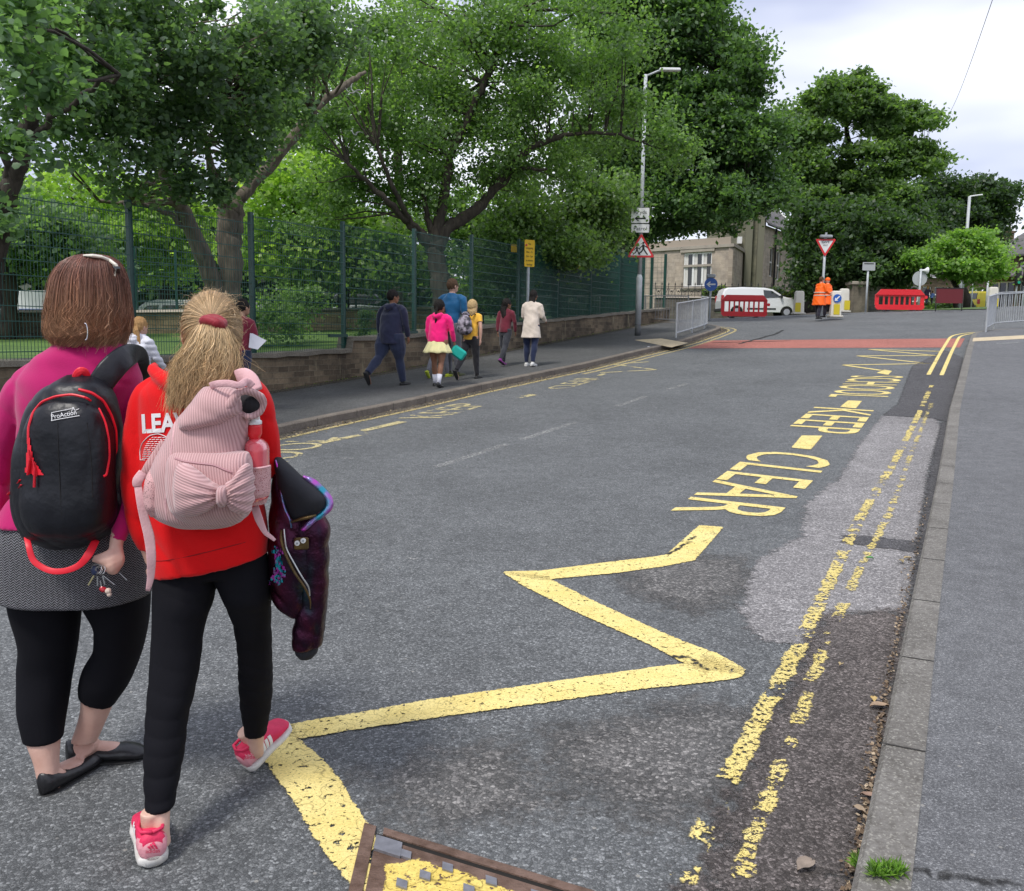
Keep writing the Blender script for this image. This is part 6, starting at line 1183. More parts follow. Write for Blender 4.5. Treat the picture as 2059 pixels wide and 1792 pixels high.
# marbled backpack
Xb=ib['X']; Hb=ib['H']; b=B(); b.X=Xb; cz=ib['shz']-.10*Hb; b.ball((-.02*Hb,-.115*Hb,cz-.02*Hb),(.105*Hb,.062*Hb,.125*Hb),16); b.ball((-.02*Hb,-.12*Hb,cz-.08*Hb),(.115*Hb,.065*Hb,.075*Hb),16); b.tube([Vector((-.02*Hb,-.09*Hb,cz+.1*Hb)),Vector((-.02*Hb,-.075*Hb,cz+.14*Hb))],[.06*Hb,.03*Hb],10)
bkp=b.build('backpack',M('marbled_fabric',(.025,.022,.03),(.42,.38,.45),sc=11,rough=.5,det=6,ramp=(.42,.62),bump=.3,bsc=20),label='black and white marbled backpack on the blond child',cat='backpack'); remesh(bkp,.010,2,.5,lambda co,no:vn(co,14,1)*.006)
for sd in(-1,1): b=B(); b.X=Xb; b.tube([Vector((sd*.05*Hb,-.075*Hb,cz+.09*Hb)),Vector((sd*.065*Hb,-.02*Hb,ib['shz']+.022*Hb)),Vector((sd*.07*Hb,.06*Hb,ib['shz']-.03*Hb))],.013*Hb,6,flat=.3); b.build('shoulder_strap',m_blk,bkp)
b=B(); b.X=Xb; b.tube([Vector((-.025*Hb,-.085*Hb,cz+.12*Hb)),Vector((-.0,-.09*Hb,cz+.16*Hb)),Vector((.03*Hb,-.085*Hb,cz+.12*Hb))],.007*Hb,6); b.build('grab_loop',m_blk,bkp)
q,H=place(1015,735,131); human('dark haired child in maroon top and grey trousers with purple shoes',q,H,HD,dict(head=1.14,fat=.98,top=mar,trousers=cloth('charcoal_trousers',(.03,.032,.04)),toplen=.02,hair=(hblk,'long'),hl=3.2,skin=SKD,legs=((.14,.04,0),(-.34,.3,.5)),arms=((-.25,.14,.2),(.1,.18,.2)),turn=.5,shoe=cloth('purple_shoe',(.22,.015,.2)),cuff=.8))
q,H=place(1067,736,149.5); human('person in long cream coat, dark jeans and white shoes with black hair',q,H,HD-.1,dict(fat=1.1,sw=1.05,top=cream,toplen=.15,flare=1.32,trousers=jean,tf=1.12,hair=(hblk,'long'),hl=2.3,skin=SKD,cuff=.95,legs=((.02,.02,0),(-.12,.12,.15)),arms=((.12,.14,1.0),(.12,.14,1.1)),hy=.03,shoe=M('white_shoe',(.62,.62,.60),rough=.5),sole=M('white_sole',(.7,.7,.68),rough=.5),topname='coat'))
# two half hidden on the left
p=At(276,700,11.3); q=Vector((p.x,p.y,float(zg(p.x,p.y))+KH)); human('person with golden hair in white puffer jacket seen between the two in front',q,1.40,HD,dict(head=1.1,fat=1.15,sw=1.1,top=whc,trousers=blkt,hood=1,puff=1,toplen=.03,hair=(hgin,'side'),legs=((.2,.04,0),(-.2,.2,.3)),tf=1.2))
p=At(482,700,13.1); q=Vector((p.x,p.y,float(zg(p.x,p.y))+KH)); tp_,ip=human('dark haired person in maroon fleece and blue jeans reading a sheet of paper',q,1.63,HD-.1,dict(fat=1.05,top=marc,trousers=jean,toplen=.03,hair=(hblk,'short'),legs=((.1,.04,0),(-.1,.1,.1)),arms=((.2,.1,1.0),(.15,.1,1.2)),turn=.2,skin=skin('olive',(.38,.22,.15)),inw=.4,hy=.03))
P=[At(x,y,12.95+dd) for x,y,dd in((503,668,.1),(536,685,0),(518,703,-.05),(500,699,0))]; b=B(); b.add([tuple(v) for v in P]+[tuple(v+Vector((0,.003,0))) for v in P],[[0,1,2,3],[7,6,5,4],[0,4,5,1],[1,5,6,2],[2,6,7,3],[3,7,4,0]]); b.build('paper_sheet',M('paper',(.62,.62,.68),rough=.8),label='white sheet of paper held by the person in maroon',cat='paper')
# workers on the island
for lb,px,py,hp,hd_,ex in (('orange coated worker with bare grey head on the left of the pair',1645,641,82,1.2,dict(hair=(hbr,'short'))),('orange coated worker wearing an orange hood on the right of the pair',1663,638,77,-.7,dict(cap=org))):
    q=G(px,py,.1); H=hp*q.y/FPX; human(lb,q,H,hd_,dict(fat=1.35,sw=1.25,top=org,toplen=.2,flare=1.3,tf=1.2,trousers=cloth('dark_waterproofs',(.02,.018,.03)),stripes=refl,legs=((.1,.05,0),(-.1,.1,.1)),arms=((.3,.12,.8),(.2,.12,.9)),group='workers in orange on the island',tw=1.3,cuff=1.3,**ex))
# two distant figures beyond the right barrier
for lb,px,y0,y1,top_,tr,hr in (('distant person in dark top walking beside the maroon board',1863,576,613,cloth('dark_purple_top',(.05,.03,.07)),jean,(hgin,'bob')),('small distant child in light blue top beside the maroon board',1873,586,613,cloth('light_blue_top',(.15,.25,.6)),blkt,(hbr,'short'))):
    d=49.; p=At(px,y1,d); human(lb,Vector((p.x,p.y,p.z)),(y1-y0)*d/FPX,.8,dict(head=1.15,top=top_,trousers=tr,hair=hr,legs=((.25,.05,0),(-.25,.2,.3))))
# ================================================================ THE TWO PEOPLE IN FRONT
from mathutils.bvhtree import BVHTree
def kpx(P): return (Vector(P)-CPOS).dot(fwd)/FPX
def rings(rows,n=40,m=40,ex=2.2,cap=True,add=0.):
    """rows: (yl,x0,yr,x1,depth,half_depth) traced outline rows with their real distance and thickness -> loft verts/faces"""
    Rw=np.array([r if len(r)==6 else (r[0],r[1],r[0],r[2],r[3],r[4]) for r in rows],float); s=np.r_[0,np.cumsum(np.abs(np.diff((Rw[:,0]+Rw[:,2])/2))+1e-6)]; t=np.linspace(0,s[-1],n)
    def cub(v):
        sl=np.gradient(v,s) if len(s)>2 else np.full(len(s),(v[-1]-v[0])/s[-1]); i=np.clip(np.searchsorted(s,t)-1,0,len(s)-2); h=s[i+1]-s[i]; u=(t-s[i])/h
        d=(v[i+1]-v[i])/h; a,b_=sl[i].copy(),sl[i+1].copy(); bad=d*a<=0; a[bad]=0; bad=d*b_<=0; b_[bad]=0; a=np.clip(a,-3*abs(d),3*abs(d)); b_=np.clip(b_,-3*abs(d),3*abs(d))
        return (2*u**3-3*u**2+1)*v[i]+(u**3-2*u**2+u)*h*a+(-2*u**3+3*u**2)*v[i+1]+(u**3-u**2)*h*b_
    C=np.stack([cub(Rw[:,k]) for k in range(6)],1); V=[]
    for yl,x0,yr,x1,d,bd in C:
        pl,pr_=At(x0,yl,d),At(x1,yr,d); c=(pl+pr_)/2; a=(pr_-pl)/2; a=a*(1+add/max(a.length,1e-4)); bd=bd+add
        for j in range(m):
            an=2*PI*j/m; cc,ss=math.cos(an),math.sin(an); cc=math.copysign(abs(cc)**(2/ex),cc); ss=math.copysign(abs(ss)**(2/ex),ss); V.append(tuple(c+a*cc+Vector((0,1,0))*(bd*ss)))
    F=[[i*m+j,i*m+(j+1)%m,(i+1)*m+(j+1)%m,(i+1)*m+j] for i in range(n-1) for j in range(m)]
    if cap: F+=[list(range(m-1,-1,-1)),[(n-1)*m+j for j in range(m)]]
    return V,F
def tp(b,P,n=12,mi=0,flat=1.,upv=None,sub=4):
    """tube through (px,py,depth,radius_px)"""
    pts=np.array([tuple(At(*p[:3]))+(p[3]*kpx(At(*p[:3])),) for p in P]); t=np.linspace(0,len(P)-1,(len(P)-1)*sub+1); i=np.clip(t.astype(int),0,len(P)-2); u=(t-i)[:,None]
    p0=pts[np.maximum(i-1,0)];p1=pts[i];p2=pts[i+1];p3=pts[np.minimum(i+2,len(P)-1)]; Q=.5*((2*p1)+(-p0+p2)*u+(2*p0-5*p1+4*p2-p3)*u**2+(-p0+3*p1-3*p2+p3)*u**3)
    return b.tube([Vector(q[:3]) for q in Q],[max(.0005,q[3]) for q in Q],n,mi=mi,flat=flat,upv=upv)
def bvh(o): 
    me=o.data; return BVHTree.FromPolygons([v.co[:] for v in me.vertices],[p.vertices[:] for p in me.polygons])
def proj(T,px,py,off=.003,dflt=2.6):
    v=ray(px,py).normalized(); h=T.ray_cast(CPOS,v)
    return (h[0]-v*off) if h[0] is not None else At(px,py,dflt)
def onsurf(T,P,r,b,n=6,off=.002,flat=1.,sub=5,dflt=2.6):
    q=[]
    for a,c in zip(P[:-1],P[1:]):
        for k in range(sub): f=k/sub; q.append(proj(T,a[0]+(c[0]-a[0])*f,a[1]+(c[1]-a[1])*f,off,dflt))
    q.append(proj(T,*P[-1],off,dflt)); Q=smooth(np.array([tuple(x) for x in q]),2); b.tube([Vector(x) for x in Q],r,n,flat=flat); return b
def patch_on(T,poly,b,off=.003,step=3.,dflt=2.6):
    """fill a traced outline with small faces lying on the surface"""
    xs=[p[0] for p in poly];ys=[p[1] for p in poly]; X,Y=np.meshgrid(np.arange(min(xs),max(xs)+step,step),np.arange(min(ys),max(ys)+step,step),indexing='ij'); ny=X.shape[1]; ins=sdist(poly,X.ravel(),Y.ravel())>-step*.35; V=[tuple(proj(T,x,y,off,dflt)) for x,y in zip(X.ravel(),Y.ravel())]; F=[]
    for i in range(X.shape[0]-1):
        for j in range(ny-1):
            f=[i*ny+j,i*ny+j+1,(i+1)*ny+j+1,(i+1)*ny+j]
            if all(ins[k] for k in f): F.append(f)
    us=sorted({k for f in F for k in f}); mp={k:i for i,k in enumerate(us)}; b.add([V[k] for k in us],[[mp[k] for k in f] for f in F]); return b
def strands(name,P,r,mat,parent,c_root,c_tip,seed=0,var=.25):
    """P: (N,K,3) hair paths -> thin three sided tubes in one mesh"""
    g=np.random.default_rng(seed); N_,K=P.shape[:2]; T=np.gradient(P,axis=1); T/=np.linalg.norm(T,axis=2)[...,None]+1e-9; a=np.cross(T,np.array([.3,.9,.2])); a/=np.linalg.norm(a,axis=2)[...,None]+1e-9; b=np.cross(T,a)
    rr=r*np.linspace(1,.35,K)[None,:,None]*g.uniform(.6,1.3,(N_,1,1)); V=np.stack([P+rr*(a*math.cos(x)+b*math.sin(x)) for x in(0,2.094,4.189)],2).reshape(-1,3)
    i=np.arange(K-1)[:,None]*3; j=np.array([0,1,2])[None]; q=np.stack([i+j,i+(j+1)%3,i+3+(j+1)%3,i+3+j],-1).reshape(-1,4); F=(q[None]+(np.arange(N_)*K*3)[:,None,None]).reshape(-1,4)
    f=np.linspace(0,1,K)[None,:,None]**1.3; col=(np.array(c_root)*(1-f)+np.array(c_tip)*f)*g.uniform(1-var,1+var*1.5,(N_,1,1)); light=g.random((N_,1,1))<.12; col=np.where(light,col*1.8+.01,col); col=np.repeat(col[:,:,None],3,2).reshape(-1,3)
    return mesh(name,V,F,mat,parent,True,col=col)
def hairmat(n):
    m=M(n,(.1,.05,.03),attr='col',rough=.38,spec=.5); return m
def wr(amp,sc,seed=0,az=1.): return lambda co,no:amp*(vn(co*np.array([1,1,az]),sc,seed)*.7+vn(co*np.array([1,1,az]),sc*2.3,seed+5)*.3)
def folds(amp,per,ang,seed=0):
    """diagonal cloth folds with noise-bent direction"""
    def f(co,no): u=co[:,0]*math.cos(ang)+co[:,2]*math.sin(ang)+.03*vn(co,5,seed); return amp*(np.abs(np.sin(u*PI/per+1.5*vn(co,3,seed+2)))**.7-.5)*(.5+.5*vn(co,4,seed+9))
    return f
def add_(*fs): return lambda co,no:sum(f(co,no) for f in fs)
def handw(b,wrist,d,finger_list,rad=5.6,n=8):
    for P in finger_list: tp(b,[(x,y,d+dd,r) for x,y,dd,r in P],n,sub=3)
def headface(parent,c,r,skinm):
    """eyes, brows, mouth on the front (far) side of the head; c head centre, r radii"""
    for sd in(-1,1):
        b=B(); b.ball(c+Vector((sd*r[0]*.4,r[1]*.90,0)),.012,8); b.build('eye',M('eye_white',(.7,.7,.68),rough=.2),parent); e=b
        b=B(); b.ball(c+Vector((sd*r[0]*.4,r[1]*.90+.008,0)),.006,8); b.build('iris',M('iris',(.05,.03,.02),rough=.2),parent)
    b=B(); b.tube([c+Vector((x*r[0],r[1]*.95,-r[2]*.52)) for x in(-.35,0,.35)],[.002,.006,.002],8); b.build('mouth',M('lip',(.35,.12,.1),rough=.5),parent)
# ---------------------------------------------------------------- adult on the left
SKW=M('skin_fair',(.56,.33,.26),(.66,.42,.34),sc=14,rough=.5,spec=.45,bump=.12,bsc=220)
wd=2.76; wo=empty('person',(-1.33,2.76,0),'adult with brown bob, magenta top, herringbone skirt and black leggings carrying a black backpack','person')
b=B()
b.ball(At(180,600,2.76),(.076,.094,.115),22); b.ball(At(180,630,2.80),(.056,.06,.07),14); b.ball(At(180,610,2.865),(.012,.018,.02),8)
for sx_ in(-1,1): b.ball(At(180+sx_*50,612,2.76),(.008,.02,.03),8)
tp(b,[(182,640,2.76,34),(184,680,2.76,31),(184,720,2.76,36)])
tors=[(700,120,245,wd,.09),(740,62,272,wd,.11),(765,45,280,wd,.125),(800,48,270,wd,.135),(860,48,262,wd,.13),(940,44,258,wd,.13),(1000,34,262,wd,.14),(1060,14,276,wd,.155),(1120,14,286,wd,.16),(1170,20,286,wd,.15)]
b.add(*rings(tors,40,36,add=-.01))
RA=[(252,770,2.76,27),(262,850,2.75,27),(262,930,2.71,25),(254,1000,2.63,21),(242,1060,2.565,16),(234,1092,2.545,13.5),(233,1108,2.54,13.5)]
LA=[(62,772,2.76,30),(20,860,2.78,29),(-8,950,2.78,26),(-20,1040,2.76,22),(-22,1110,2.73,16)]
tp(b,RA); tp(b,LA)
# right hand holding the keys
tp(b,[(234,1098,2.54,13),(234,1112,2.535,15),(235,1125,2.53,16.5),(234,1138,2.53,13.5)],flat=.7,upv=(0,1,0))
handw(b,None,2.53,[[(226,1108,-.005,7),(212,1115,-.012,7),(199,1119,-.015,6),(187,1122,-.015,4.2)],
 [(232,1121,-.01,6.6),(219,1127,-.02,6.4),(203,1129,-.02,5.6),(185,1128,-.015,3.8)],
 [(235,1130,-.01,6.4),(224,1136,-.022,6.2),(214,1139,-.022,5.4),(206,1137,-.015,4.2)],
 [(237,1137,-.008,6.2),(227,1144,-.02,6),(218,1146,-.02,5.2),(211,1143,-.012,4)],
 [(238,1142,-.004,5.8),(232,1151,-.012,5.6),(225,1152,-.015,5),(218,1150,-.008,4)]])
# left hand outside the frame
tp(b,[(-22,1110,2.73,13),(-20,1135,2.73,16),(-18,1160,2.73,13)],flat=.6)
for k,(dx,ln) in enumerate(((-12,44),(-5,52),(3,50),(10,38))): tp(b,[(-18+dx,1155,2.73,5.5),(-19+dx,1155+ln*.5,2.735,5.2),(-16+dx,1155+ln,2.75,3.8)],8)
tp(b,[(-6,1125,2.73,6.5),(4,1145,2.73,6),(6,1165,2.735,4.5)],8)
LL=[(1160,20,158,2.77,.105),(1211,26,156,2.77,.10),(1303,46,148,2.775,.085),(1344,42,141,2.78,.078),(1426,43,128,2.77,.073),(1488,54,121,2.75,.055),(1529,67,119,2.735,.042),(1566,75,121,2.725,.037)]
RL=[(1160,150,292,2.78,.105),(1211,172,295,2.785,.10),(1262,198,290,2.80,.088),(1303,196,282,2.82,.075),(1344,172,268,2.83,.072),(1380,163,252,2.835,.066),(1410,163,232,2.84,.054),(1440,158,219,2.845,.044),(1492,141,196,2.85,.036)]
b.add(*rings(LL,40,24,add=-.004)); b.add(*rings(RL,40,24,add=-.004))
def foot_skin(b,heel,toe,an,L_=.24,w_=.042):
    d=(toe-heel).normalized(); b.tube([heel+d*.03+UZ*.040,heel+d*L_*.3+UZ*.044,heel+d*L_*.5+UZ*.034,heel+d*L_*.72+UZ*.02,heel+d*L_*.85+UZ*.014],[.026,.030,w_*.80,w_*.72,w_*.4],12,flat=.60); b.tube([an,heel+d*.045+UZ*.05],[.036,.034],12)
h1=G(90,1598)+Vector((0,0,.004)); t1_=h1+Vector((.062,.235,0)); h2=G(142,1536)+Vector((0,0,.012)); t2_=h2+Vector((.232,.055,-.006))
foot_skin(b,h1+(t1_-h1).normalized()*.02,t1_,At(99,1576,2.725)); foot_skin(b,h2+(t2_-h2).normalized()*.02,t2_,At(168,1500,2.855))
wb=b.build('body',SKW,wo); remesh(wb,.0052,3,.5); headface(wb,At(180,604,2.76),(.076,.094,.115),SKW)
m_mag=M('magenta_jersey',(.40,.003,.10),(.45,.005,.125),sc=3,rough=.75,sheen=.25,bump=.12,bsc=260,spec=.2)
b=B(); b.add(*rings([(662,138,228,2.76,.062),(680,128,236,2.76,.068),(697,112,246,2.76,.082),(715,82,262,2.76,.10)]+[(r[0],r[1],r[2],r[3],r[4]) for r in tors[1:7]]+[(1030,14,272,wd,.155),(1046,-4,284,wd,.165)],60,44,add=.004))
tp(b,[(150,722,2.76,22)]+[(x,y,d,r+7) for x,y,d,r in LA[:4]]+[(-22,1095,2.74,20)]); tp(b,[(215,728,2.76,20)]+[(x,y,d,r+4) for x,y,d,r in RA[:4]+[(243,1060,2.565,16)]]+[(236,1088,2.548,18.5)])
o=b.build('jumper',m_mag,wo); remesh(o,.0075,5,.6,add_(folds(.012,.10,.9,1),wr(.005,7,2)))
def herring():
    m=bpy.data.materials.new('herringbone_wool'); m.use_nodes=True; t=m.node_tree; n=t.nodes.new; l=t.links.new; b=bs(m); tc=n('ShaderNodeTexCoord'); s=n('ShaderNodeSeparateXYZ'); l(tc.outputs['Object'],s.inputs[0])
    def mt(op,a,b_=None,c=None):
        x=n('ShaderNodeMath'); x.operation=op
        for i,v in enumerate((a,b_,c)):
            if v is None: continue
            if isinstance(v,(int,float)): x.inputs[i].default_value=v
            else: l(v,x.inputs[i])
        return x.outputs[0]
    nz=n('ShaderNodeTexNoise'); nz.inputs['Scale'].default_value=6; l(tc.outputs['Object'],nz.inputs['Vector']); xx=mt('MULTIPLY_ADD',nz.outputs['Fac'],.012,s.outputs[0]); xw=mt('ADD',xx,mt('MULTIPLY',s.outputs[1],.6))
    zz=mt('ADD',s.outputs[2],mt('PINGPONG',xw,.0085)); f=mt('FRACT',mt('MULTIPLY',zz,1/.0078)); k=mt('GREATER_THAN',f,.55)
    c=mixc(n,l,(.012,.012,.016),(.25,.25,.27),k); c=mixc(n,l,c,ramp(n,l,noisefac(n,l,tc.outputs['Object'],220.,2),[(.35,(.6,.6,.6)),(.65,(1.1,1.1,1.1))]),1.,'MULTIPLY'); l(c,b.inputs['Base Color']); b.inputs['Roughness'].default_value=.95
    bp=n('ShaderNodeBump'); bp.inputs['Strength'].default_value=.35; bp.inputs['Distance'].default_value=.003; l(f,bp.inputs['Height']); l(bp.outputs['Normal'],b.inputs['Normal']); return m
m_skirt=herring()
b=B(); b.add(*rings([(1036,10,278,wd,.158),(1080,2,292,wd,.172),(1120,4,298,wd+.005,.178),(1160,5,300,wd+.01,.18),(1196,7,297,wd+.01,.18)],40,64)); o=b.build('skirt',m_skirt,wo); remesh(o,.0075,3,.5,wr(.005,4,4,.4))
m_leg=M('black_leggings',(.0035,.0035,.006),(.005,.005,.008),sc=5,rough=.85,bump=.08,bsc=300,spec=.2)
for rows,cut in((LL,1488),(RL,1410)):
    rr=[r for r in rows if r[0]<=cut]
    if cut==1410: rr[-1]=(1397,163,1421,224,2.84,.052)
    b=B(); b.add(*rings(rr,44,30,add=.004)); o=b.build('legging',m_leg,wo); remesh(o,.007,2,.5,wr(.003,8,cut,.5))
m_flat=M('black_leather',(.012,.012,.014),rough=.35,bump=.15,bsc=60,spec=.5); m_sole=M('sole_black',(.02,.02,.02),rough=.7)
def flatshoe(h,t,parent,L_=.25):
    d=(t-h); L_=d.length; d.normalize(); n=18; m=20; sd=Vector((d.y,-d.x,0)); b=B(); V=[]
    W_=np.interp(np.linspace(0,1,n),[0,.06,.2,.45,.7,.88,.97,1],[.014,.034,.040,.043,.050,.044,.026,.008]); Hh=np.interp(np.linspace(0,1,n),[0,.1,.3,.5,.7,.85,1],[.072,.074,.058,.048,.052,.046,.026])
    for i in range(n):
        f=i/(n-1); c=h+d*(L_*f)
        for j in range(m):
            an=2*PI*j/m; x=math.cos(an)*W_[i]; z=math.sin(an); z=Hh[i]*(.5+.5*z) if z>0 else Hh[i]*(.5+.5*z); V.append(tuple(c+sd*x+UZ*(z+.004)))
    b.add(V,[[i*m+j,(i+1)*m+j,(i+1)*m+(j+1)%m,i*m+(j+1)%m] for i in range(n-1) for j in range(m)]+[list(range(m)),[(n-1)*m+j for j in range(m)][::-1]])
    o=b.build('shoe',m_flat,parent,smooth=True); b=B(); P=[h+d*(L_*f)+UZ*.002 for f in(0,.1,.3,.6,.8,.97)]; b.tube(P,[.02,.034,.038,.044,.042,.012],14,flat=.16); b.build('sole',m_sole,o)
    b=B(); b.tube([h+d*(L_*.62)+UZ*.046-sd*.02,h+d*(L_*.66)+UZ*.05,h+d*(L_*.62)+UZ*.046+sd*.02],[.003,.004,.003],6); b.build('vamp_trim',m_flat,o)
flatshoe(h1-Vector((.005,.01,.006)),t1_+Vector((.005,.01,-.006)),wo); flatshoe(h2-Vector((.012,.0,.006)),t2_+Vector((.012,.0,-.006)),wo)
# bob
_HR=[(511.5,184,196,2.75,.012),(513,168,212,2.75,.04),(518,148,228,2.75,.07),(529,130,240,2.75,.094),(548,115,249,2.75,.112),(590,103,257,2.75,.125),(630,99,259,2.75,.125),(660,99,256,2.75,.12),(680,103,250,2.75,.112),(684,112,692,247,2.755,.10)]
HR=[tuple(r[:-4])+(((r[-4]-180)*.89+181),((r[-3]-180)*.89+181),r[-2],r[-1]*.93) if len(r)==5 else (r[0],(r[1]-180)*.89+181,r[2],(r[3]-180)*.89+181,r[4],r[5]*.93) for r in _HR]
b=B(); b.add(*rings(HR[:7]+[(672,108,246,2.75,.10)],40,40,add=-.016)); m_bob=hairmat('hair_brown_strands'); o=b.build('hair',M('hair_base_brown',(.07,.027,.018),(.15,.065,.042),sc=30,rough=.5,stretch=(3,3,.2)),wo,smooth=True)
def loftpath(rows,N_,K,g,t0=(0,.1),t1=(.93,1.05),inn=.0,wave=.006,ph=None,add=.0,lk=1.):
    V,_=rings(rows,60,72,add=add); V=np.array(V).reshape(60,72,3); phi=g.uniform(0,72,N_) if ph is None else ph; a=g.uniform(*t0,N_);e=g.uniform(*t1,N_); P=np.zeros((N_,K,3))
    for k in range(K):
        f=k/(K-1); t=np.clip((a+(e-a)*f)*59,0,59); i=np.minimum(t.astype(int),58); u=(t-i)[:,None]; j=(phi+(f*g.normal(0,.8,1)))%72; j0=j.astype(int)%72; w=(j-j0)[:,None] if False else (phi%1)[:,None]; j1=(j0+1)%72
        A_=V[i,j0]*(1-w)+V[i,j1]*w; B_=V[i+1,j0]*(1-w)+V[i+1,j1]*w; P[:,k]=A_*(1-u)+B_*u
        ov=np.maximum(0,(a+(e-a)*f)-1)[:,None]; P[:,k,2]-=ov[:,0]*.28
    ctr=V.mean(1); 
    off=g.normal(0,.004,(N_,1,1))*np.linspace(.3,1.6,K)[None,:,None]; dirn=P-np.array(ctr.mean(0))[None,None]; dirn[:,:,2]=0; dirn/=np.linalg.norm(dirn,axis=2)[...,None]+1e-6; P=P+dirn*off
    lk_=(phi/1.7).astype(int); LO=g.normal(0,1,(80,4)); LO[:,:3]*=lk; off2=(LO[lk_,0]*.0055)[:,None,None]*np.linspace(0,1,K)[None,:,None]**1.5; P=P+dirn*off2; P[:,:,2]+=(LO[lk_,1]*.008)[:,None]*np.linspace(0,1,K)[None]**2
    sl=np.stack([-dirn[:,:,1],dirn[:,:,0],dirn[:,:,2]*0],2); P=P+sl*((LO[lk_,2]*.009)[:,None,None]*np.linspace(0,1,K)[None,:,None]**1.6)
    fr_=(5+LO[lk_,3:4]*1.5)*g.uniform(.85,1.15,(N_,1)); pa=(LO[lk_,2:3]*3)+g.uniform(0,.9,(N_,1)); s=np.linspace(0,1,K)[None]; wv=np.sin(s*fr_+pa)*wave*s; P[:,:,0]+=wv; P[:,:,1]+=np.cos(s*fr_*1.1+pa)*wave*s*.6
    return P
g=np.random.default_rng(11); P=loftpath(HR,9500,14,g,wave=.0014,t1=(.84,1.06),lk=.45,add=-.001)
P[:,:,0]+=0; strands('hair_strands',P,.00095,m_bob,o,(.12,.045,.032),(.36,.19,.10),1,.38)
P=loftpath(HR,420,14,g,wave=.008,t0=(0,.3),t1=(.85,1.16),add=.004); strands('flyaway_strands',P,.0007,m_bob,o,(.16,.07,.05),(.40,.24,.14),2,.4)
b=B(); T=bvh(o); n=14; c=At(172,667,2.62); b.tube([c+Vector((math.cos(a)*.006,0,math.sin(a)*.024)) for a in np.linspace(-1.9,1.9,n)],.0016,6); b.build('earring',M('silver',(.7,.7,.72),rough=.2,metal=1),wo)
b=B(); T=bvh(o); Q=[proj(T,x,y,.036,2.7) for x,y in((168,514),(186,514.5),(204,517),(220,524),(233,533),(240,545))]; b.tube(Q,[.004,.0075,.0075,.008,.007,.004],8,flat=.7); b.tube([Q[3],proj(T,232,545,.036,2.66),proj(T,229,556,.034,2.66)],[.006,.005,.004],8); sg=b.build('sunglasses',M('cream_frame',(.72,.68,.58),rough=.3),label='cream framed sunglasses pushed up on the brown bob',cat='sunglasses'); b=B(); b.tube([proj(T,235,538,.034,2.66),proj(T,238,552,.032,2.66)],[.010,.005],8,flat=.4); b.build('lens',m_cgl,sg)
# keys
kc=empty('key_bunch',At(190,1145,2.49),'bunch of keys on steel rings with a red and cream charm held by the adult','keys'); m_ring=M('key_steel',(.55,.55,.56),rough=.25,metal=1.); m_brass=M('key_brass',(.55,.5,.28),rough=.3,metal=.9)
KX=lambda X_,Y_:(155.5+.1145*X_,1026+.1145*Y_)
for cx,cy,r_ in((380,1060,60),(340,1030,85),(410,1050,80)):
    b=B(); x,y=KX(cx,cy); c=At(x,y,2.495); rr=r_*.1145*kpx(c); b.tube([c+Vector((math.cos(a)*rr,.004*math.sin(a*2),math.sin(a)*rr)) for a in np.linspace(0,2*PI,22)],.0012,5); b.build('ring',m_ring,kc)
for P,w_,m_ in(([(290,1150),(190,1320)],26,m_brass),([(350,1160),(355,1330)],24,m_ring),([(440,1150),(480,1310)],22,m_ring),([(450,1150),(650,1310)],14,m_ring),([(740,1105),(870,1230)],11,m_ring),([(400,1240),(420,1340)],20,m_ring)):
    b=B(); tp(b,[(*KX(*P[0]),2.493,w_*.1145*.5),(*KX(*P[1]),2.493,w_*.1145*.55)],8,flat=.2,upv=(0,1,0)); b.build('key',m_,kc)
b=B(); tp(b,[(*KX(400,1370),2.49,4),(*KX(470,1400),2.49,6),(*KX(500,1430),2.49,3)],8); b.build('charm',M('charm_red',(.35,.01,.02),rough=.25),kc); b=B(); b.ball(At(*KX(540,1420),2.49),.009,8); b.ball(At(*KX(560,1480),2.49),.007,8); b.build('charm',M('charm_cream',(.6,.48,.4),rough=.4),kc)
b=B(); b.ball(At(*KX(300,1060),2.50),(.011,.006,.014),10); b.build('key_fob',M('fob_navy',(.02,.03,.08),rough=.4),kc)
# black backpack
m_ny=M('black_nylon',(.006,.0065,.010),(.011,.012,.017),sc=6,rough=.40,bump=.5,bsc=18,spec=.35); m_rp=M('red_piping',(.72,.012,.03),rough=.45); bpk=empty('backpack',At(140,930,2.55),'black nylon backpack with red piping and red zip pulls on the adult','backpack')
d0=2.575
b=B(); b.add(*rings([(753,138,188,d0+.02,.035),(768,112,206,d0,.07),(790,86,220,d0,.09),(830,62,232,d0,.10),(870,49,238,d0,.105),(930,38,236,d0,.11),(985,36,233,d0,.11),(1025,40,243,d0,.115),(1055,50,238,d0,.11),(1082,68,208,d0+.01,.09),(1098,100,168,d0+.02,.05)],50,48,ex=2.7))
mb_=b.build('main_compartment',m_ny,bpk); remesh(mb_,.007,3,.5,add_(wr(.007,6,3,.6),folds(.005,.07,.3,7)))
b=B(); b.add(*rings([(806,100,182,d0-.06,.045),(822,76,204,d0-.06,.06),(850,60,220,d0-.06,.07),(900,50,228,d0-.06,.075),(960,47,226,d0-.06,.078),(1010,46,228,d0-.06,.085),(1045,54,226,d0-.055,.083),(1072,72,198,d0-.05,.065),(1088,100,165,d0-.04,.04)],46,44,ex=2.6))
fp_=b.build('front_pocket',m_ny,bpk); remesh(fp_,.007,3,.5,add_(wr(.007,5,9,.5),folds(.006,.08,-.2,3))); TF=bvh(fp_); TM=bvh(mb_)
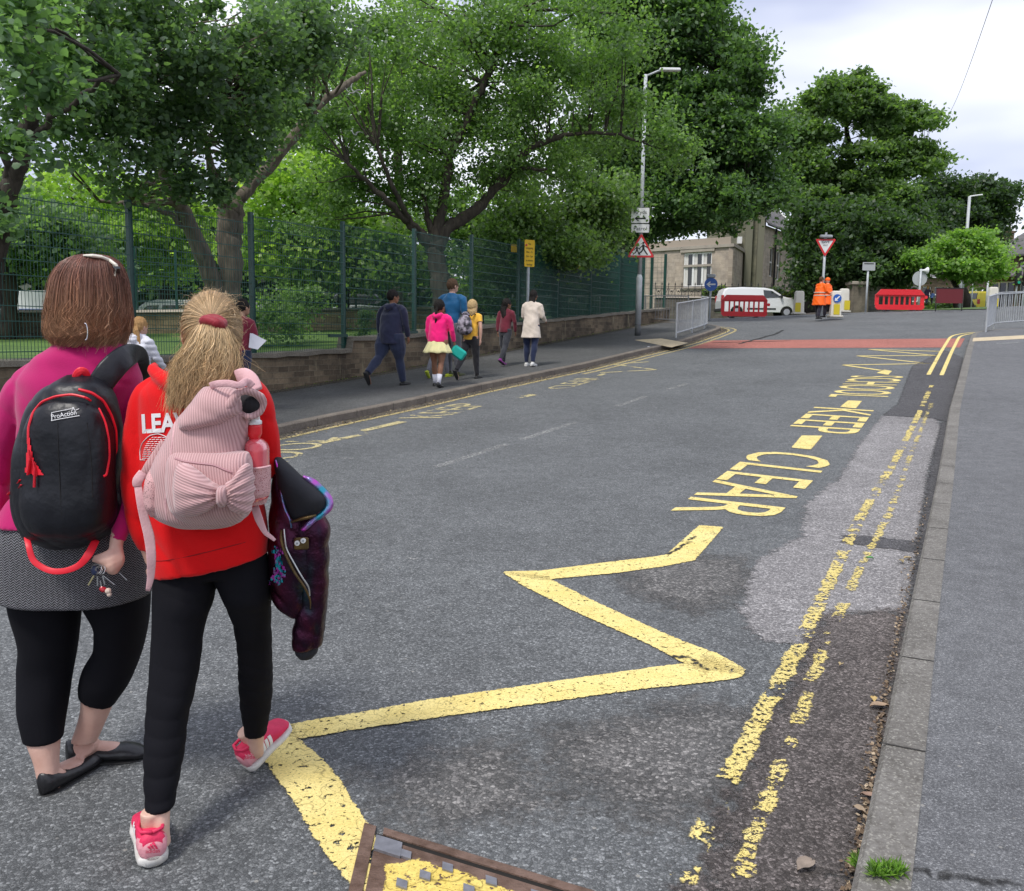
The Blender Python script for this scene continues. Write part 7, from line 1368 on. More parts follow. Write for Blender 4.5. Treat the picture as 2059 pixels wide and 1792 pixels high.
for nm,P,T_ in(('piping',[(57,893),(57,860),(66,830),(84,808),(112,797),(145,793),(175,800),(198,820),(212,850),(219,885),(220,920),(214,955),(208,958)],TF),('zip_tape',[(158,783),(185,790),(208,806),(224,835),(233,865),(234,905),(230,915)],TM)):
    b=B(); onsurf(T_,P,.0036 if nm=='piping' else .0044,b,off=.001,sub=6,dflt=d0-.1); b.build(nm,m_rp,bpk)
b=B(); onsurf(TF,[(116,850),(118,930),(122,1000),(126,1075)],.0012,b,off=.0005); onsurf(TF,[(175,850),(184,930),(186,1000)],.0012,b,off=.0005); b.build('seams',M('seam_black',(.004,.004,.005),rough=.8),bpk)
b=B(); patch_on(TF,[(57,868),(60,885),(68,925),(88,955),(72,958),(50,950)],b,.004,2.5,d0-.12); b.build('red_gusset',m_rp,bpk)
for P in([(58,905),(60,925),(56,955)],[(66,925),(70,945),(69,980)],[(40,965),(28,985),(16,995)],[(42,975),(34,990),(22,1002)]):
    b=B(); q=[proj(TF,x,y,.012,d0-.06) for x,y in P]; b.tube(q,[.003,.005,.006],6,flat=.5); b.build('zip_pull',m_rp,bpk)
b=B(); tp(b,[(150,775,d0-.01,5),(152,756,d0-.02,7),(163,746,d0-.02,8),(174,752,d0-.01,7),(176,772,d0,5)],8,flat=.35,upv=(0,1,0)); b.build('grab_loop',m_rp,bpk)
b=B(); V=[]
def band(b,P,w_,th=.012,n=10):
    """flat strap through (px,py,depth) with half width in px across the image"""
    Q=np.array([tuple(At(*p[:3])) for p in P]); W_=[p[3] for p in P]; t=np.linspace(0,len(P)-1,(len(P)-1)*4+1); i=np.clip(t.astype(int),0,len(P)-2); u=(t-i)[:,None]; p0,p1,p2,p3=Q[np.maximum(i-1,0)],Q[i],Q[i+1],Q[np.minimum(i+2,len(P)-1)]; C=.5*((2*p1)+(-p0+p2)*u+(2*p0-5*p1+4*p2-p3)*u**2+(-p0+3*p1-3*p2+p3)*u**3); ww=np.interp(t,np.arange(len(P)),W_); V=[]
    T=np.gradient(C,axis=0)
    for c,tt,w0 in zip(C,T,ww):
        vd=np.array(Vector(c)-CPOS); s=np.cross(tt,vd); s/=np.linalg.norm(s)+1e-9; nn=np.cross(s,tt); nn/=np.linalg.norm(nn)+1e-9; k=w0*kpx(c)
        for a,e in((-1,-.5),(-.8,-1),(.8,-1),(1,-.5),(1,.5),(.8,1),(-.8,1),(-1,.5)): V.append(c+s*a*k+nn*e*th/2)
    m=8; nr=len(C); return b.add(V,[[i*m+j,(i+1)*m+j,(i+1)*m+(j+1)%m,i*m+(j+1)%m] for i in range(nr-1) for j in range(m)]+[list(range(m)),[(nr-1)*m+j for j in range(m)][::-1]])
b=B(); band(b,[(200,775,2.60,24),(222,745,2.615,25),(248,720,2.66,23),(268,712,2.74,20),(280,720,2.84,18),(282,760,2.90,18)],1,.018); b.build('shoulder_strap',m_ny,bpk,smooth=True)
b=B(); band(b,[(51,1066,d0-.05,5),(57,1095,d0-.10,5.5),(66,1125,d0-.11,6),(85,1141,d0-.11,6),(108,1149,d0-.11,6),(135,1147,d0-.11,6),(160,1136,d0-.10,6.5),(178,1115,d0-.09,8),(193,1086,d0-.05,7)],1,.003); b.build('bottom_strap',m_rp,bpk,smooth=True)
def ontext(T,s,x0,y0,x1,y1,h,mat,parent,nm='lettering',off=.0035,dflt=2.6,bold=0.):
    V,F=ctext(s,bold=bold); V=(V-V.min(0)*np.array([1,0])); sc=V[:,0].max(); L_=math.hypot(x1-x0,y1-y0); ux=((x1-x0)/L_,(y1-y0)/L_); uy=(ux[1],-ux[0]); W=[tuple(proj(T,x0+ux[0]*a/sc*L_+uy[0]*c/.72*h,y0+ux[1]*a/sc*L_+uy[1]*c/.72*h,off,dflt)) for a,c in V]; return mesh(nm,W,F,mat,parent,False)
m_logo=M('logo_white',(.75,.75,.76),rough=.5); ontext(TF,'ProAction',104,843,154,833,9.5,m_logo,bpk,dflt=d0-.12)
b=B(); onsurf(TF,[(103,846),(130,841),(160,836)],.0012,b,off=.003); onsurf(TF,[(104,830),(104,846)],.001,b,off=.003); onsurf(TF,[(104,830),(144,822)],.001,b,off=.003); onsurf(TF,[(144,828),(147,818),(150,826),(159,822)],.001,b,off=.003); b.build('logo_lines',m_logo,bpk)
# ---------------------------------------------------------------- child on the right
gd=2.60; go=empty('person',(-.9,2.6,0),'child with blonde ponytail, red hoodie, black leggings and pink trainers carrying a pink backpack','person')
SKG=M('skin_child',(.58,.36,.27),(.68,.45,.36),sc=14,rough=.5,spec=.45,bump=.1,bsc=220)
b=B(); hc=At(428,668,2.60)
b.ball(hc,(.072,.086,.098),22); b.ball(At(430,695,2.65),(.054,.058,.06),14); b.ball(At(432,672,2.70),(.011,.016,.018),8)
b.ball(At(475,679,2.60),(.008,.019,.029),10); b.ball(At(370,676,2.60),(.008,.019,.029),10)
tp(b,[(428,700,2.60,27),(425,735,2.60,25),(420,775,2.60,30)])
GT=[(752,345,470,gd,.07),(775,305,500,gd,.095),(800,292,514,gd,.105),(850,290,518,gd,.105),(950,292,520,gd,.105),(1040,308,524,gd,.11),(1084,314,528,gd,.10),(1104,318,530,gd,.08),(1130,322,532,gd,.072)]
b.add(*rings(GT,40,36,add=-.008))
GLA=[(300,790,2.60,24),(282,850,2.60,24),(274,920,2.585,23),(272,1000,2.57,21),(284,1065,2.57,17),(298,1110,2.58,13),(303,1130,2.58,11)]
GRA=[(508,792,2.60,24),(528,850,2.61,24),(538,905,2.62,22),(545,935,2.64,19),(556,942,2.74,15),(565,945,2.83,13)]
tp(b,GLA); tp(b,GRA)
tp(b,[(302,1120,2.58,11),(305,1138,2.58,12.5),(307,1152,2.58,10)],flat=.6)
for P in([(310,1145,0,4.6),(314,1160,0,4.4),(314,1174,.004,3.4)],[(305,1148,0,4.6),(309,1165,0,4.4),(310,1181,.004,3.4)],[(300,1148,0,4.6),(303,1164,0,4.3),(305,1178,.004,3.3)],[(296,1144,0,4.2),(298,1157,0,4),(300,1169,.004,3)],[(309,1128,-.01,5.2),(315,1142,-.012,4.8),(315,1153,-.01,3.8)]): tp(b,[(x,y,2.58+dd,r) for x,y,dd,r in P],8,sub=3)
tp(b,[(562,944,2.81,12),(572,948,2.85,13.5),(580,955,2.87,11)],flat=.6)
for P in([(578,948,2.86,4.6),(588,954,2.87,4.3),(590,965,2.86,3.2)],[(578,953,2.87,4.6),(588,960,2.885,4.3),(588,970,2.88,3.2)],[(577,958,2.88,4.6),(586,965,2.89,4.3),(584,974,2.88,3.2)],[(575,962,2.885,4.2),(582,969,2.89,4),(579,977,2.88,3)],[(572,944,2.84,5),(582,942,2.83,4.6),(588,947,2.82,3.6)]): tp(b,P,8,sub=3)
GL=[(1120,318,432,2.60,.082),(1156,315,432,2.60,.09),(1200,314,425,2.59,.095),(1262,313,406,2.57,.084),(1344,308,396,2.54,.072),(1400,303,384,2.51,.064),(1447,299,372,2.49,.062),(1509,296,365,2.455,.058),(1570,296,353,2.42,.047),(1626,298,343,2.39,.036),(1650,303,342,2.38,.031),(1675,304,342,2.37,.030),(1700,300,345,2.365,.032)]
GR=[(1102,428,530,2.61,.066),(1150,430,540,2.62,.08),(1200,455,541,2.63,.086),(1242,472,540,2.66,.070),(1303,482,542,2.70,.056),(1365,484,544,2.74,.054),(1427,488,540,2.79,.046),(1476,496,533,2.83,.034),(1500,498,531,2.85,.030),(1520,500,532,2.865,.030)]
b.add(*rings(GL,48,26,add=-.003)); b.add(*rings(GR,44,26,add=-.003))
gh1=Vector(G(308,1744)); gh1=At(308,1738,2.325); gt1=gh1+Vector((-.095,.19,.012)); 
gh2=At(503,1545,2.868); gt2=At(578,1462,2.985)
def gfoot(h,t):
    d=(t-h); L_=d.length; d.normalize(); u=Vector((0,0,1)); u=(u-d*u.dot(d)).normalized(); b.tube([h+d*.045+u*.05,h+d*L_*.35+u*.055,h+d*L_*.6+u*.045,h+d*L_*.85+u*.035],[.020,.026,.030,.018],12,flat=.7,upv=tuple(u)); b.tube([h+d*.055+u*.13,h+d*.06+u*.05],[.027,.024],12)
gfoot(gh1,gt1); gfoot(gh2,gt2)
gb=b.build('body',SKG,go); remesh(gb,.0052,3,.5); headface(gb,hc+Vector((.01,0,-.01)),(.072,.086,.098),SKG)
# hoodie
m_hood=M('red_sweatshirt',(.62,.002,.004),(.72,.004,.006),sc=3,rough=.8,sheen=.12,bump=.15,bsc=240,spec=.2)
b=B(); b.add(*rings([(738,352,462,2.60,.06),(750,335,480,gd,.08),(768,300,503,gd,.10),(790,284,519,gd,.112),(830,286,522,gd,.116),(900,286,524,gd,.116),(970,288,524,gd,.116),(1030,300,530,gd,.12),(1075,303,536,gd,.126),(1105,304,1090,538,gd,.128),(1138,306,1101,538,gd,.126),(1158,308,1114,538,gd,.124)],70,48))
tp(b,[(330,772,2.6,20)]+[(x,y,d,r+5) for x,y,d,r in GLA[:5]]+[(297,1100,2.58,17)]); tp(b,[(480,772,2.6,20)]+[(x,y,d,r+5.5) for x,y,d,r in GRA[:4]]+[(553,940,2.72,19)])
tp(b,[(312,736,2.60,7),(308,744,2.565,11),(322,757,2.53,14),(345,770,2.50,19),(390,790,2.485,20),(430,792,2.485,20),(468,770,2.50,18),(480,745,2.54,12)],14)
hoodie=b.build('hoodie',m_hood,go); remesh(hoodie,.0068,4,.5,add_(folds(.009,.10,.8,4),wr(.004,7,6))); TH=bvh(hoodie)
b=B(); onsurf(TH,[(304,1128),(330,1128),(380,1119),(430,1107),(480,1094),(534,1078)],.0018,b,off=.0,dflt=2.48); b.build('hem_seam',M('seam_red',(.30,.002,.004),rough=.9),hoodie)
ontext(TH,'LEAVERS',286,870,440,862,37,m_logo,hoodie,dflt=2.48,bold=.035)
b=B(); 
OV=[(282,925),(281,905),(286,890),(300,876),(318,872),(334,878),(350,892),(356,912),(352,926)]
onsurf(TH,OV+[OV[0]],.0012,b,off=.003,dflt=2.48); b.build('print_outline',m_logo,hoodie)
g=np.random.default_rng(3); b=B()
for k,y in enumerate(np.arange(880,924,4.2)):
    hw_=36*math.sqrt(max(0,1-((y-926)/52)**2)); x=318-hw_+4
    while x<318+hw_-6:
        w_=g.uniform(3,9); onsurf(TH,[(x,y),(x+w_,y-.3)],.0011,b,n=4,off=.0025,dflt=2.48,sub=1); x+=w_+2
b.build('print_lines',m_logo,hoodie)
for rows,cut in((GL,1626),(GR,1476)):
    rr=[r for r in rows if r[0]<=cut]; bb_=B(); bb_.add(*rings(rr,60,30,add=.004)); bb_.add(*rings([(1096,322,1072,528,2.61,.085),(1140,317,1120,536,2.61,.088),(1162,332,1150,530,2.61,.08)],12,30)); o=bb_.build('legging',m_leg,go); remesh(o,.0065,2,.5,add_(wr(.003,8,cut,.5),folds(.0045,.06,1.35,cut)))
# trainers
m_pk=M('trainer_pink',(.72,.025,.10),(.62,.02,.085),sc=20,rough=.6,bump=.2,bsc=120); m_lp=M('trainer_pale_pink',(.68,.30,.34),rough=.6,bump=.15,bsc=120); m_wsl=M('midsole_white',(.68,.67,.64),(.5,.48,.44),sc=18,rough=.6)
def trainer(h,t,parent,side,ttx):
    d=(t-h); L_=d.length; d.normalize(); u=UZ-d*d.z; u.normalize(); s=d.cross(u).normalized(); n=22; m=24
    def loft_(f0,f1,Wf,Z0,Z1,mat,nm,par,sq=2.4):
        V=[]; b=B()
        for i in range(n):
            f=f0+(f1-f0)*i/(n-1); c=h+d*((f*1.12-.06)*L_); W_=Wf(f); a0,a1=Z0(f),Z1(f)
            for j in range(m):
                an=2*PI*j/m; cc,ss=math.cos(an),math.sin(an); cc=math.copysign(abs(cc)**(2/sq),cc); ss=math.copysign(abs(ss)**(2/sq),ss); V.append(tuple(c+s*(cc*W_)+u*((a0+a1)/2+ss*(a1-a0)/2)))
        b.add(V,[[i*m+j,(i+1)*m+j,(i+1)*m+(j+1)%m,i*m+(j+1)%m] for i in range(n-1) for j in range(m)]+[list(range(m)),[(n-1)*m+j for j in range(m)][::-1]]); return b.build(nm,mat,par,smooth=True)
    I=lambda xs,ys:(lambda f:float(np.interp(f,xs,ys)))
    wd_=I([0,.04,.15,.45,.72,.9,.97,1],[.022,.037,.041,.041,.048,.042,.027,.010])
    up=loft_(.02,.985,lambda f:wd_(f)*.94,lambda f:.018,I([0,.06,.18,.34,.42,.6,.8,.95,1],[.068,.098,.092,.094,.10,.078,.058,.042,.024]),m_pk,'shoe',parent)
    so_=loft_(0,1,lambda f:wd_(f)*1.06,lambda f:0.,I([0,1],[.031,.026]),m_wsl,'midsole',up,3.)
    hl=loft_(.0,.20,lambda f:wd_(f)*1.0,lambda f:.02,I([0,.08,.2],[.066,.094,.084]),m_lp,'heel_counter',up)
    b=B(); P=[h+d*((f*1.12-.06)*L_)+u*zz+s*xx for f,zz,xx in((.05,.099,.0),(.1,.098,.027),(.25,.092,.033),(.38,.10,.024),(.44,.106,0),(.38,.10,-.024),(.25,.092,-.033),(.1,.098,-.027),(.05,.099,0))]; b.tube(P,.0055,8); b.build('collar',m_pk,up,smooth=True)
    b=B(); b.tube([h+d*(.40*L_)+u*.105,h+d*(.46*L_)+u*.092,h+d*(.60*L_)+u*.074],[.012,.016,.014],8,flat=.35); b.build('tongue',m_pk,up)
    for k in range(4): b=B(); f=.46+k*.075; c=h+d*(f*L_)+u*(.091-.011*k); b.tube([c-s*.02-u*.004,c+u*.004,c+s*.02-u*.004],.0028,6); b.build('lace',m_pk,up)
    TU=BVHTree.FromPolygons([v.co[:] for v in up.data.vertices],[p.vertices[:] for p in up.data.polygons])
    for sg in(-1,1):
        for k in range(3):
            f=.34+k*.085; b=B(); P=[]
            for zz in np.linspace(.026,.068,5):
                o_=h+d*((f+(zz-.026)*1.1)*L_)+u*zz+s*(sg*.09); hh=TU.ray_cast(o_,-s*sg); P.append(hh[0]+s*sg*.0015 if hh[0] is not None else o_-s*sg*.05)
            b.tube(P,.0062,6,flat=.25,upv=tuple(s)); b.build('stripe',m_wsl if False else m_sw,up)
    # heel badge: three slanted bars over the word
    TS=BVHTree.FromPolygons([v.co[:] for v in hl.data.vertices],[p.vertices[:] for p in hl.data.polygons]); x0,y0=ttx
    b=B(); 
    for k,(bx,hh) in enumerate(((0,9),(9,15),(19,21))):
        xs=x0+6+bx*.75; patch_on(TS,[(xs,y0-9),(xs+5,y0-9),(xs+5-hh*.42,y0-9-hh*.75),(xs-hh*.42,y0-8-hh*.6)][::1],b,.002,1.,h.y-.03)
    if b.v: b.build('badge_bars',m_pk,hl)
    ontext(TS,'adidas',x0,y0,x0+29,y0-2,8.5,m_pk,hl,off=.002,dflt=h.y-.03)
    return up
trainer(gh1,gt1,go,0,(293,1716)); trainer(gh2,gt2,go,1,(488,1527))
# hair: skull shell, strands drawn back to the scrunchie, wavy tail
m_bl=hairmat('hair_blonde_strands'); b=B(); b.ball(hc+Vector((0,-.004,.006)),(.077,.090,.101),24); M1=M('hair_base_blonde',(.22,.13,.06),(.36,.24,.13),sc=30,rough=.5,stretch=(3,3,.3))
PT_=[(648,412,444,2.505,.018),(662,402,452,2.495,.028),(690,388,462,2.49,.042),(725,366,466,2.485,.048),(760,358,460,2.48,.042),(795,354,438,2.475,.032),(820,354,412,2.47,.02)]
b.add(*rings(PT_,30,28,add=-.008)); gh=b.build('hair',M1,go,smooth=True)
sc_=At(427,650,2.505); g=np.random.default_rng(21); N_=7000; K=12
sd_=(sc_-hc).normalized(); sdn=np.array(sd_); D=g.normal(size=(N_,3)); D[:,1]+=.25; D[:,2]+=.15; D/=np.linalg.norm(D,axis=1)[:,None]; keep=(D@sdn<.80)&~((D[:,2]<-.45)&(D[:,1]>0)); D=D[keep]; N_=len(D)
om=np.arccos(np.clip(D@sdn,-1,1))[:,None]; P=np.zeros((N_,K,3)); R3=np.array([.080,.093,.105])*g.uniform(.985,1.035,(N_,1)); c=np.array(hc+Vector((0,-.004,.008)))
tt=D-(D@sdn)[:,None]*sdn; 
for k in range(K):
    f=k/(K-1); dd=(np.sin((1-f)*om)*D+np.sin(f*om)*sdn)/np.sin(om); dd+= .04*.6*np.sin(f*PI)*np.stack([g.normal(size=N_)*0+np.sin(D[:,0]*40),0*f+np.sin(D[:,1]*30),np.sin(D[:,2]*35)],1); P[:,k]=c+dd*R3
P[:,-1]=np.array(sc_)+(P[:,-1]-np.array(sc_))*.5
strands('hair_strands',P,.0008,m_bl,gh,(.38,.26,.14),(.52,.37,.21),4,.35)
P=loftpath(PT_,6000,16,g,lk=.8,wave=.011,t0=(0,.04),t1=(.55,1.04),add=.004); fz=g.normal(0,.006,(len(P),1,1))*np.linspace(0,1,16)[None,:,None]**2; P=P+fz
strands('ponytail_strands',P,.0008,m_bl,gh,(.46,.33,.18),(.40,.26,.13),5,.4)
P=loftpath(PT_,500,16,g,wave=.030,t0=(0,.3),t1=(.5,1.1),add=.012); P[:,:,0]+=g.normal(0,.018,(500,1))*np.linspace(0,1,16)[None]**1.5; strands('ponytail_strands',P,.0006,m_bl,gh,(.5,.36,.2),(.5,.35,.18),6,.4)
# frizz round the head
N_=520; D=g.normal(size=(N_,3)); D[:,1]*=.5; D[:,2]+=.3; D/=np.linalg.norm(D,axis=1)[:,None]; P=np.zeros((N_,8,3)); tg=np.cross(D,g.normal(size=(N_,3))); 
for k in range(8): f=k/7; P[:,k]=c+D*np.array([.080,.093,.105])*(1+.13*f*g.random((N_,1)))+tg*.03*f+g.normal(0,.0012,(N_,3))
strands('flyaway_strands',P,.0005,m_bl,gh,(.5,.36,.2),(.55,.4,.24),7,.3)
b=B(); tp(b,[(406,652,2.50,6),(411,644,2.485,10),(424,645,2.475,10),(436,650,2.475,11),(447,654,2.485,10),(452,647,2.50,6),(436,640,2.51,8),(414,640,2.51,7),(406,652,2.50,6)],12,sub=5); o=b.build('scrunchie',M('velvet_red',(.20,.002,.010),(.30,.004,.02),sc=12,rough=.6,sheen=.15,bump=.4,bsc=60),gh); remesh(o,.004,1,.5,wr(.002,26,3))
# ---------------------------------------------------------------- pink corduroy backpack
def cord(name,c1,c2,ang=0.):
    m=bpy.data.materials.new(name); m.use_nodes=True; t=m.node_tree; n=t.nodes.new; l=t.links.new; b=bs(m); tc=n('ShaderNodeTexCoord'); mp=n('ShaderNodeMapping'); mp.inputs['Rotation'].default_value=(0,ang,0); l(tc.outputs['Object'],mp.inputs['Vector']); w_=n('ShaderNodeTexWave'); w_.inputs['Scale'].default_value=46.; w_.inputs['Distortion'].default_value=1.2; w_.inputs['Detail'].default_value=1.; w_.inputs['Detail Scale'].default_value=.35; w_.wave_profile='SIN'; l(mp.outputs['Vector'],w_.inputs['Vector'])
    c=ramp(n,l,w_.outputs['Fac'],[(.1,tuple(x*.75+y*.25 for x,y in zip(c1,c2))),(.75,c2)]); c=mixc(n,l,c,ramp(n,l,noisefac(n,l,tc.outputs['Object'],9.,4),[(.3,(.9,.88,.88)),(.7,(1.06,1.06,1.06))]),1.,'MULTIPLY'); l(c,b.inputs['Base Color']); b.inputs['Roughness'].default_value=.9; b.inputs['Sheen Weight'].default_value=.4
    bp=n('ShaderNodeBump'); bp.inputs['Strength'].default_value=.4; bp.inputs['Distance'].default_value=.003; l(w_.outputs['Fac'],bp.inputs['Height']); l(bp.outputs['Normal'],b.inputs['Normal']); return m
m_cd=cord('pink_corduroy',(.37,.20,.20),(.58,.36,.36),.12); m_cd2=cord('pink_corduroy_diagonal',(.37,.20,.20),(.58,.36,.36),-1.1); m_cd3=cord('pink_corduroy_diagonal_left',(.37,.20,.20),(.58,.36,.36),1.25); m_web=M('pink_webbing',(.62,.36,.38),(.70,.43,.45),sc=30,rough=.8,bump=.2,bsc=180)
pb=empty('backpack',At(410,930,2.4),'pale pink corduroy backpack with a big bow pocket and drawstring top on the child','backpack'); d1=2.425
b=B(); b.add(*rings([(786,410,494,d1+.03,.05),(800,392,512,d1+.02,.07),(830,364,512,d1,.09),(860,346,504,d1,.098),(900,326,500,d1,.105),(950,300,506,d1,.108),(990,291,509,d1,.108),(1020,297,508,d1,.104),(1042,318,498,d1,.09),(1056,352,476,d1+.01,.06)],54,50,ex=2.4,add=-.006)); o=b.build('main_compartment',m_cd,pb); remesh(o,.0065,3,.5,add_(wr(.006,6,3),folds(.005,.09,.6,2))); TB=bvh(o)
b=B(); b.add(*rings([(908,352,498,d1-.065,.04),(920,342,503,d1-.07,.055),(955,338,507,d1-.07,.068),(1000,340,507,d1-.07,.07),(1030,350,500,d1-.065,.062),(1050,368,484,d1-.05,.04)],36,44,ex=2.8)); o=b.build('front_pocket',m_cd,pb); remesh(o,.006,2,.5,wr(.004,8,5)); TP=bvh(o)
# flap hanging forward from the gathered mouth
b=B(); b.add(*rings([(779,408,476,d1-.02,.045),(792,396,484,d1-.035,.06),(815,376,492,d1-.05,.066),(838,362,484,d1-.055,.066),(852,356,452,d1-.055,.062),(862,358,408,d1-.05,.05)],30,36,ex=2.4,add=-.007)); o=b.build('flap',m_cd,pb); remesh(o,.006,2,.5,add_(folds(.010,.075,1.2,5),wr(.005,9,8)))
b=B(); tp(b,[(470,800,2.34,10),(478,790,2.345,11),(497,785,2.36,11),(517,793,2.38,11),(527,808,2.40,10),(523,826,2.40,10),(508,836,2.385,9),(494,838,2.36,9)],14,flat=.8); tp(b,[(470,800,2.34,10),(458,818,2.335,10),(430,828,2.33,8),(405,836,2.33,6)],12); o=b.build('gathered_mouth',m_cd,pb); remesh(o,.006,2,.5,wr(.005,18,4))
b=B(); b.ball(At(501,812,2.40),(.034,.03,.028),16); b.build('dark_interior',M('interior_black',(.012,.011,.014),rough=.9),pb)  # black ball stands for the shaded hollow inside the gathered mouth
b=B(); band(b,[(424,776,2.36,7),(437,772,2.33,7),(460,771,2.325,7),(480,775,2.33,7),(496,768,2.35,8),(508,777,2.36,7)],1,.006); b.build('grab_handle',m_web,pb,smooth=True)
b=B(); band(b,[(478,760,2.45,16),(492,757,2.44,17),(506,766,2.43,15),(516,785,2.42,12)],1,.014); b.build('shoulder_strap',m_web,pb,smooth=True)
b=B(); band(b,[(330,888,2.46,7),(314,915,2.45,9),(300,938,2.43,10),(288,960,2.43,9)],1,.014); o=b.build('shoulder_strap',m_cd,pb,smooth=True)
b=B(); band(b,[(288,950,2.42,9),(277,966,2.41,10),(276,978,2.41,8)],1,.01); b.build('strap_buckle',m_web,pb,smooth=True)
b=B(); band(b,[(277,975,2.41,7),(283,1010,2.40,8),(291,1045,2.40,9),(300,1080,2.40,10),(304,1120,2.40,9),(303,1160,2.41,7),(297,1188,2.415,4)],1,.003); b.build('dangling_strap',m_web,pb,smooth=True)
b=B(); band(b,[(512,1018,2.46,8),(521,1045,2.45,8),(533,1070,2.45,5),(545,1080,2.45,4),(553,1087,2.45,3)],1,.003); b.build('dangling_strap',m_web,pb,smooth=True)
b=B(); onsurf(TP,[(352,922),(370,928),(400,932),(430,935),(452,945),(466,950)],.0028,b,off=.001,dflt=2.3); b.build('zip',M('zip_pink',(.42,.22,.24),rough=.5),pb)
b=B(); onsurf(TB,[(352,850),(345,900),(338,960),(332,1010),(336,1046)],.0022,b,off=.0005,dflt=2.32); onsurf(TB,[(496,840),(497,880),(500,920)],.0022,b,off=.0005,dflt=2.32); onsurf(TB,[(380,866),(420,838),(460,830),(496,832)],.0022,b,off=.0005,dflt=2.32); b.build('piping',m_web,pb)
# bow
def wing(pts,m_,nm):
    b=B(); b.add(*rings_x(pts)); o=b.build(nm,m_,pb); remesh(o,.005,2,.4); ctr=At(447,997,2.240)
    def fn(co,no):
        v=co-np.array(ctr); an=np.arctan2(v[:,2],np.abs(v[:,0])+1e-6); rr=np.hypot(v[:,0],v[:,2]); return .0065*np.sin(an*15)*np.exp(-rr/.07)
    displace(o,fn); return o
def rings_x(rows,n=30,m=28):
    """like rings but travelling sideways: rows (x,y0,y1,depth,half_depth)"""
    Rw=np.array(rows,float); t=np.linspace(0,len(rows)-1,n); C=np.stack([np.interp(t,np.arange(len(rows)),Rw[:,k]) for k in range(5)],1); C=smooth(C,2); V=[]
    for x,y0,y1,d,bd in C:
        p0,p1=At(x,y0,d),At(x,y1,d); c=(p0+p1)/2; a=(p0-p1)/2
        for j in range(m): an=2*PI*j/m; V.append(tuple(c+a*math.cos(an)+Vector((0,1,0))*(bd*math.sin(an))))
    return V,[[i*m+j,i*m+(j+1)%m,(i+1)*m+(j+1)%m,(i+1)*m+j] for i in range(n-1) for j in range(m)]+[list(range(m-1,-1,-1)),[(n-1)*m+j for j in range(m)]]
wing([(444,985,1011,2.275,.022),(425,968,1022,2.268,.032),(400,945,1036,2.265,.038),(375,930,1042,2.268,.036),(358,932,1036,2.275,.028),(350,950,1018,2.285,.012)],m_cd3,'bow_wing')
wing([(450,985,1011,2.275,.022),(465,962,1022,2.270,.032),(480,940,1034,2.275,.036),(496,930,1036,2.285,.032),(506,938,1026,2.295,.024),(511,958,1008,2.305,.010)],m_cd2,'bow_wing')
b=B(); b.add(*rings([(978,440,454,2.250,.02),(985,437,458,2.248,.028),(998,437,458,2.246,.03),(1010,438,457,2.248,.027),(1018,442,454,2.255,.018)],20,20)); b.build('bow_knot',m_cd,pb,smooth=True)
# side pockets: mesh with things inside, bottle on the right
def netmat(n_,c):
    m=bpy.data.materials.new(n_); m.use_nodes=True; t=m.node_tree; n=t.nodes.new; l=t.links.new; b=bs(m); tc=n('ShaderNodeTexCoord'); v=n('ShaderNodeTexVoronoi'); v.feature='DISTANCE_TO_EDGE'; v.inputs['Scale'].default_value=230; l(tc.outputs['Object'],v.inputs['Vector']); r=ramp(n,l,v.outputs['Distance'],[(.18,(1,1,1)),(.3,(.25,.25,.25))]); l(r,b.inputs['Alpha']); b.inputs['Base Color'].default_value=(*c,1); b.inputs['Roughness'].default_value=.8; return m
m_net=netmat('pink_net',(.62,.36,.36))
b=B(); b.add(*rings([(938,306,322,2.40,.02),(955,298,328,2.385,.035),(985,293,332,2.38,.045),(1015,295,332,2.38,.045),(1036,305,330,2.385,.03)],26,26)); b.build('net_pocket',m_net,pb,smooth=True)
b=B(); b.add(*rings([(948,306,322,2.40,.018),(965,301,325,2.39,.028),(985,297,328,2.388,.036),(1000,298,328,2.388,.034)],20,20)); b.build('snack_packet',M('packet_yellow',(.80,.42,.06),rough=.4,bump=.3,bsc=30),label='yellow packet inside the left net pocket of the pink backpack',cat='packet')
b=B(); b.add(*rings([(1002,299,328,2.388,.032),(1018,299,328,2.388,.036),(1032,308,326,2.39,.02)],16,18)); b.build('patterned_cloth',M('pocket_cloth',(.75,.06,.30),(.20,.25,.6),sc=45,rough=.8,vor=0,ramp=(.45,.55)),label='pink and blue patterned cloth at the bottom of the left net pocket',cat='cloth')
bt=empty('water_bottle',At(516,940,2.42),'translucent pink water bottle with white cap in the side pocket','bottle'); m_bot=M('bottle_pink',(.78,.10,.13),rough=.22,spec=.5,coat=.3,trans=.25)
b=B(); b.add(*rings([(882,503,523,2.43,.020),(888,497,532,2.43,.033),(902,493,540,2.43,.040),(950,492,540,2.43,.042),(1000,493,539,2.43,.041),(1006,500,532,2.43,.034)],40,32)); b.build('bottle_body',m_bot,bt,smooth=True)
b=B(); b.add(*rings([(853,501,524,2.43,.020),(856,499,526,2.43,.023),(872,499,526,2.43,.023),(882,503,522,2.43,.019)],18,24)); b.build('screw_neck',M('bottle_red',(.75,.02,.03),rough=.3),bt,smooth=True)
b=B(); b.add(*rings([(834,507,518,2.43,.009),(837,504,521,2.43,.014),(845,502,523,2.43,.018),(847,499,526,2.43,.021),(853,499,526,2.43,.022)],18,24)); tp(b,[(506,842,2.41,4),(512,835,2.40,5),(519,841,2.41,4)],8); b.build('cap',M('cap_white',(.8,.8,.8),rough=.35),bt,smooth=True)
b=B(); b.add(*rings([(936,489,543,2.43,.046),(940,489,543,2.43,.047),(990,490,542,2.43,.047),(1012,498,534,2.44,.038)],24,30,cap=False)); b.build('bottle_pocket',m_net,pb,smooth=True)
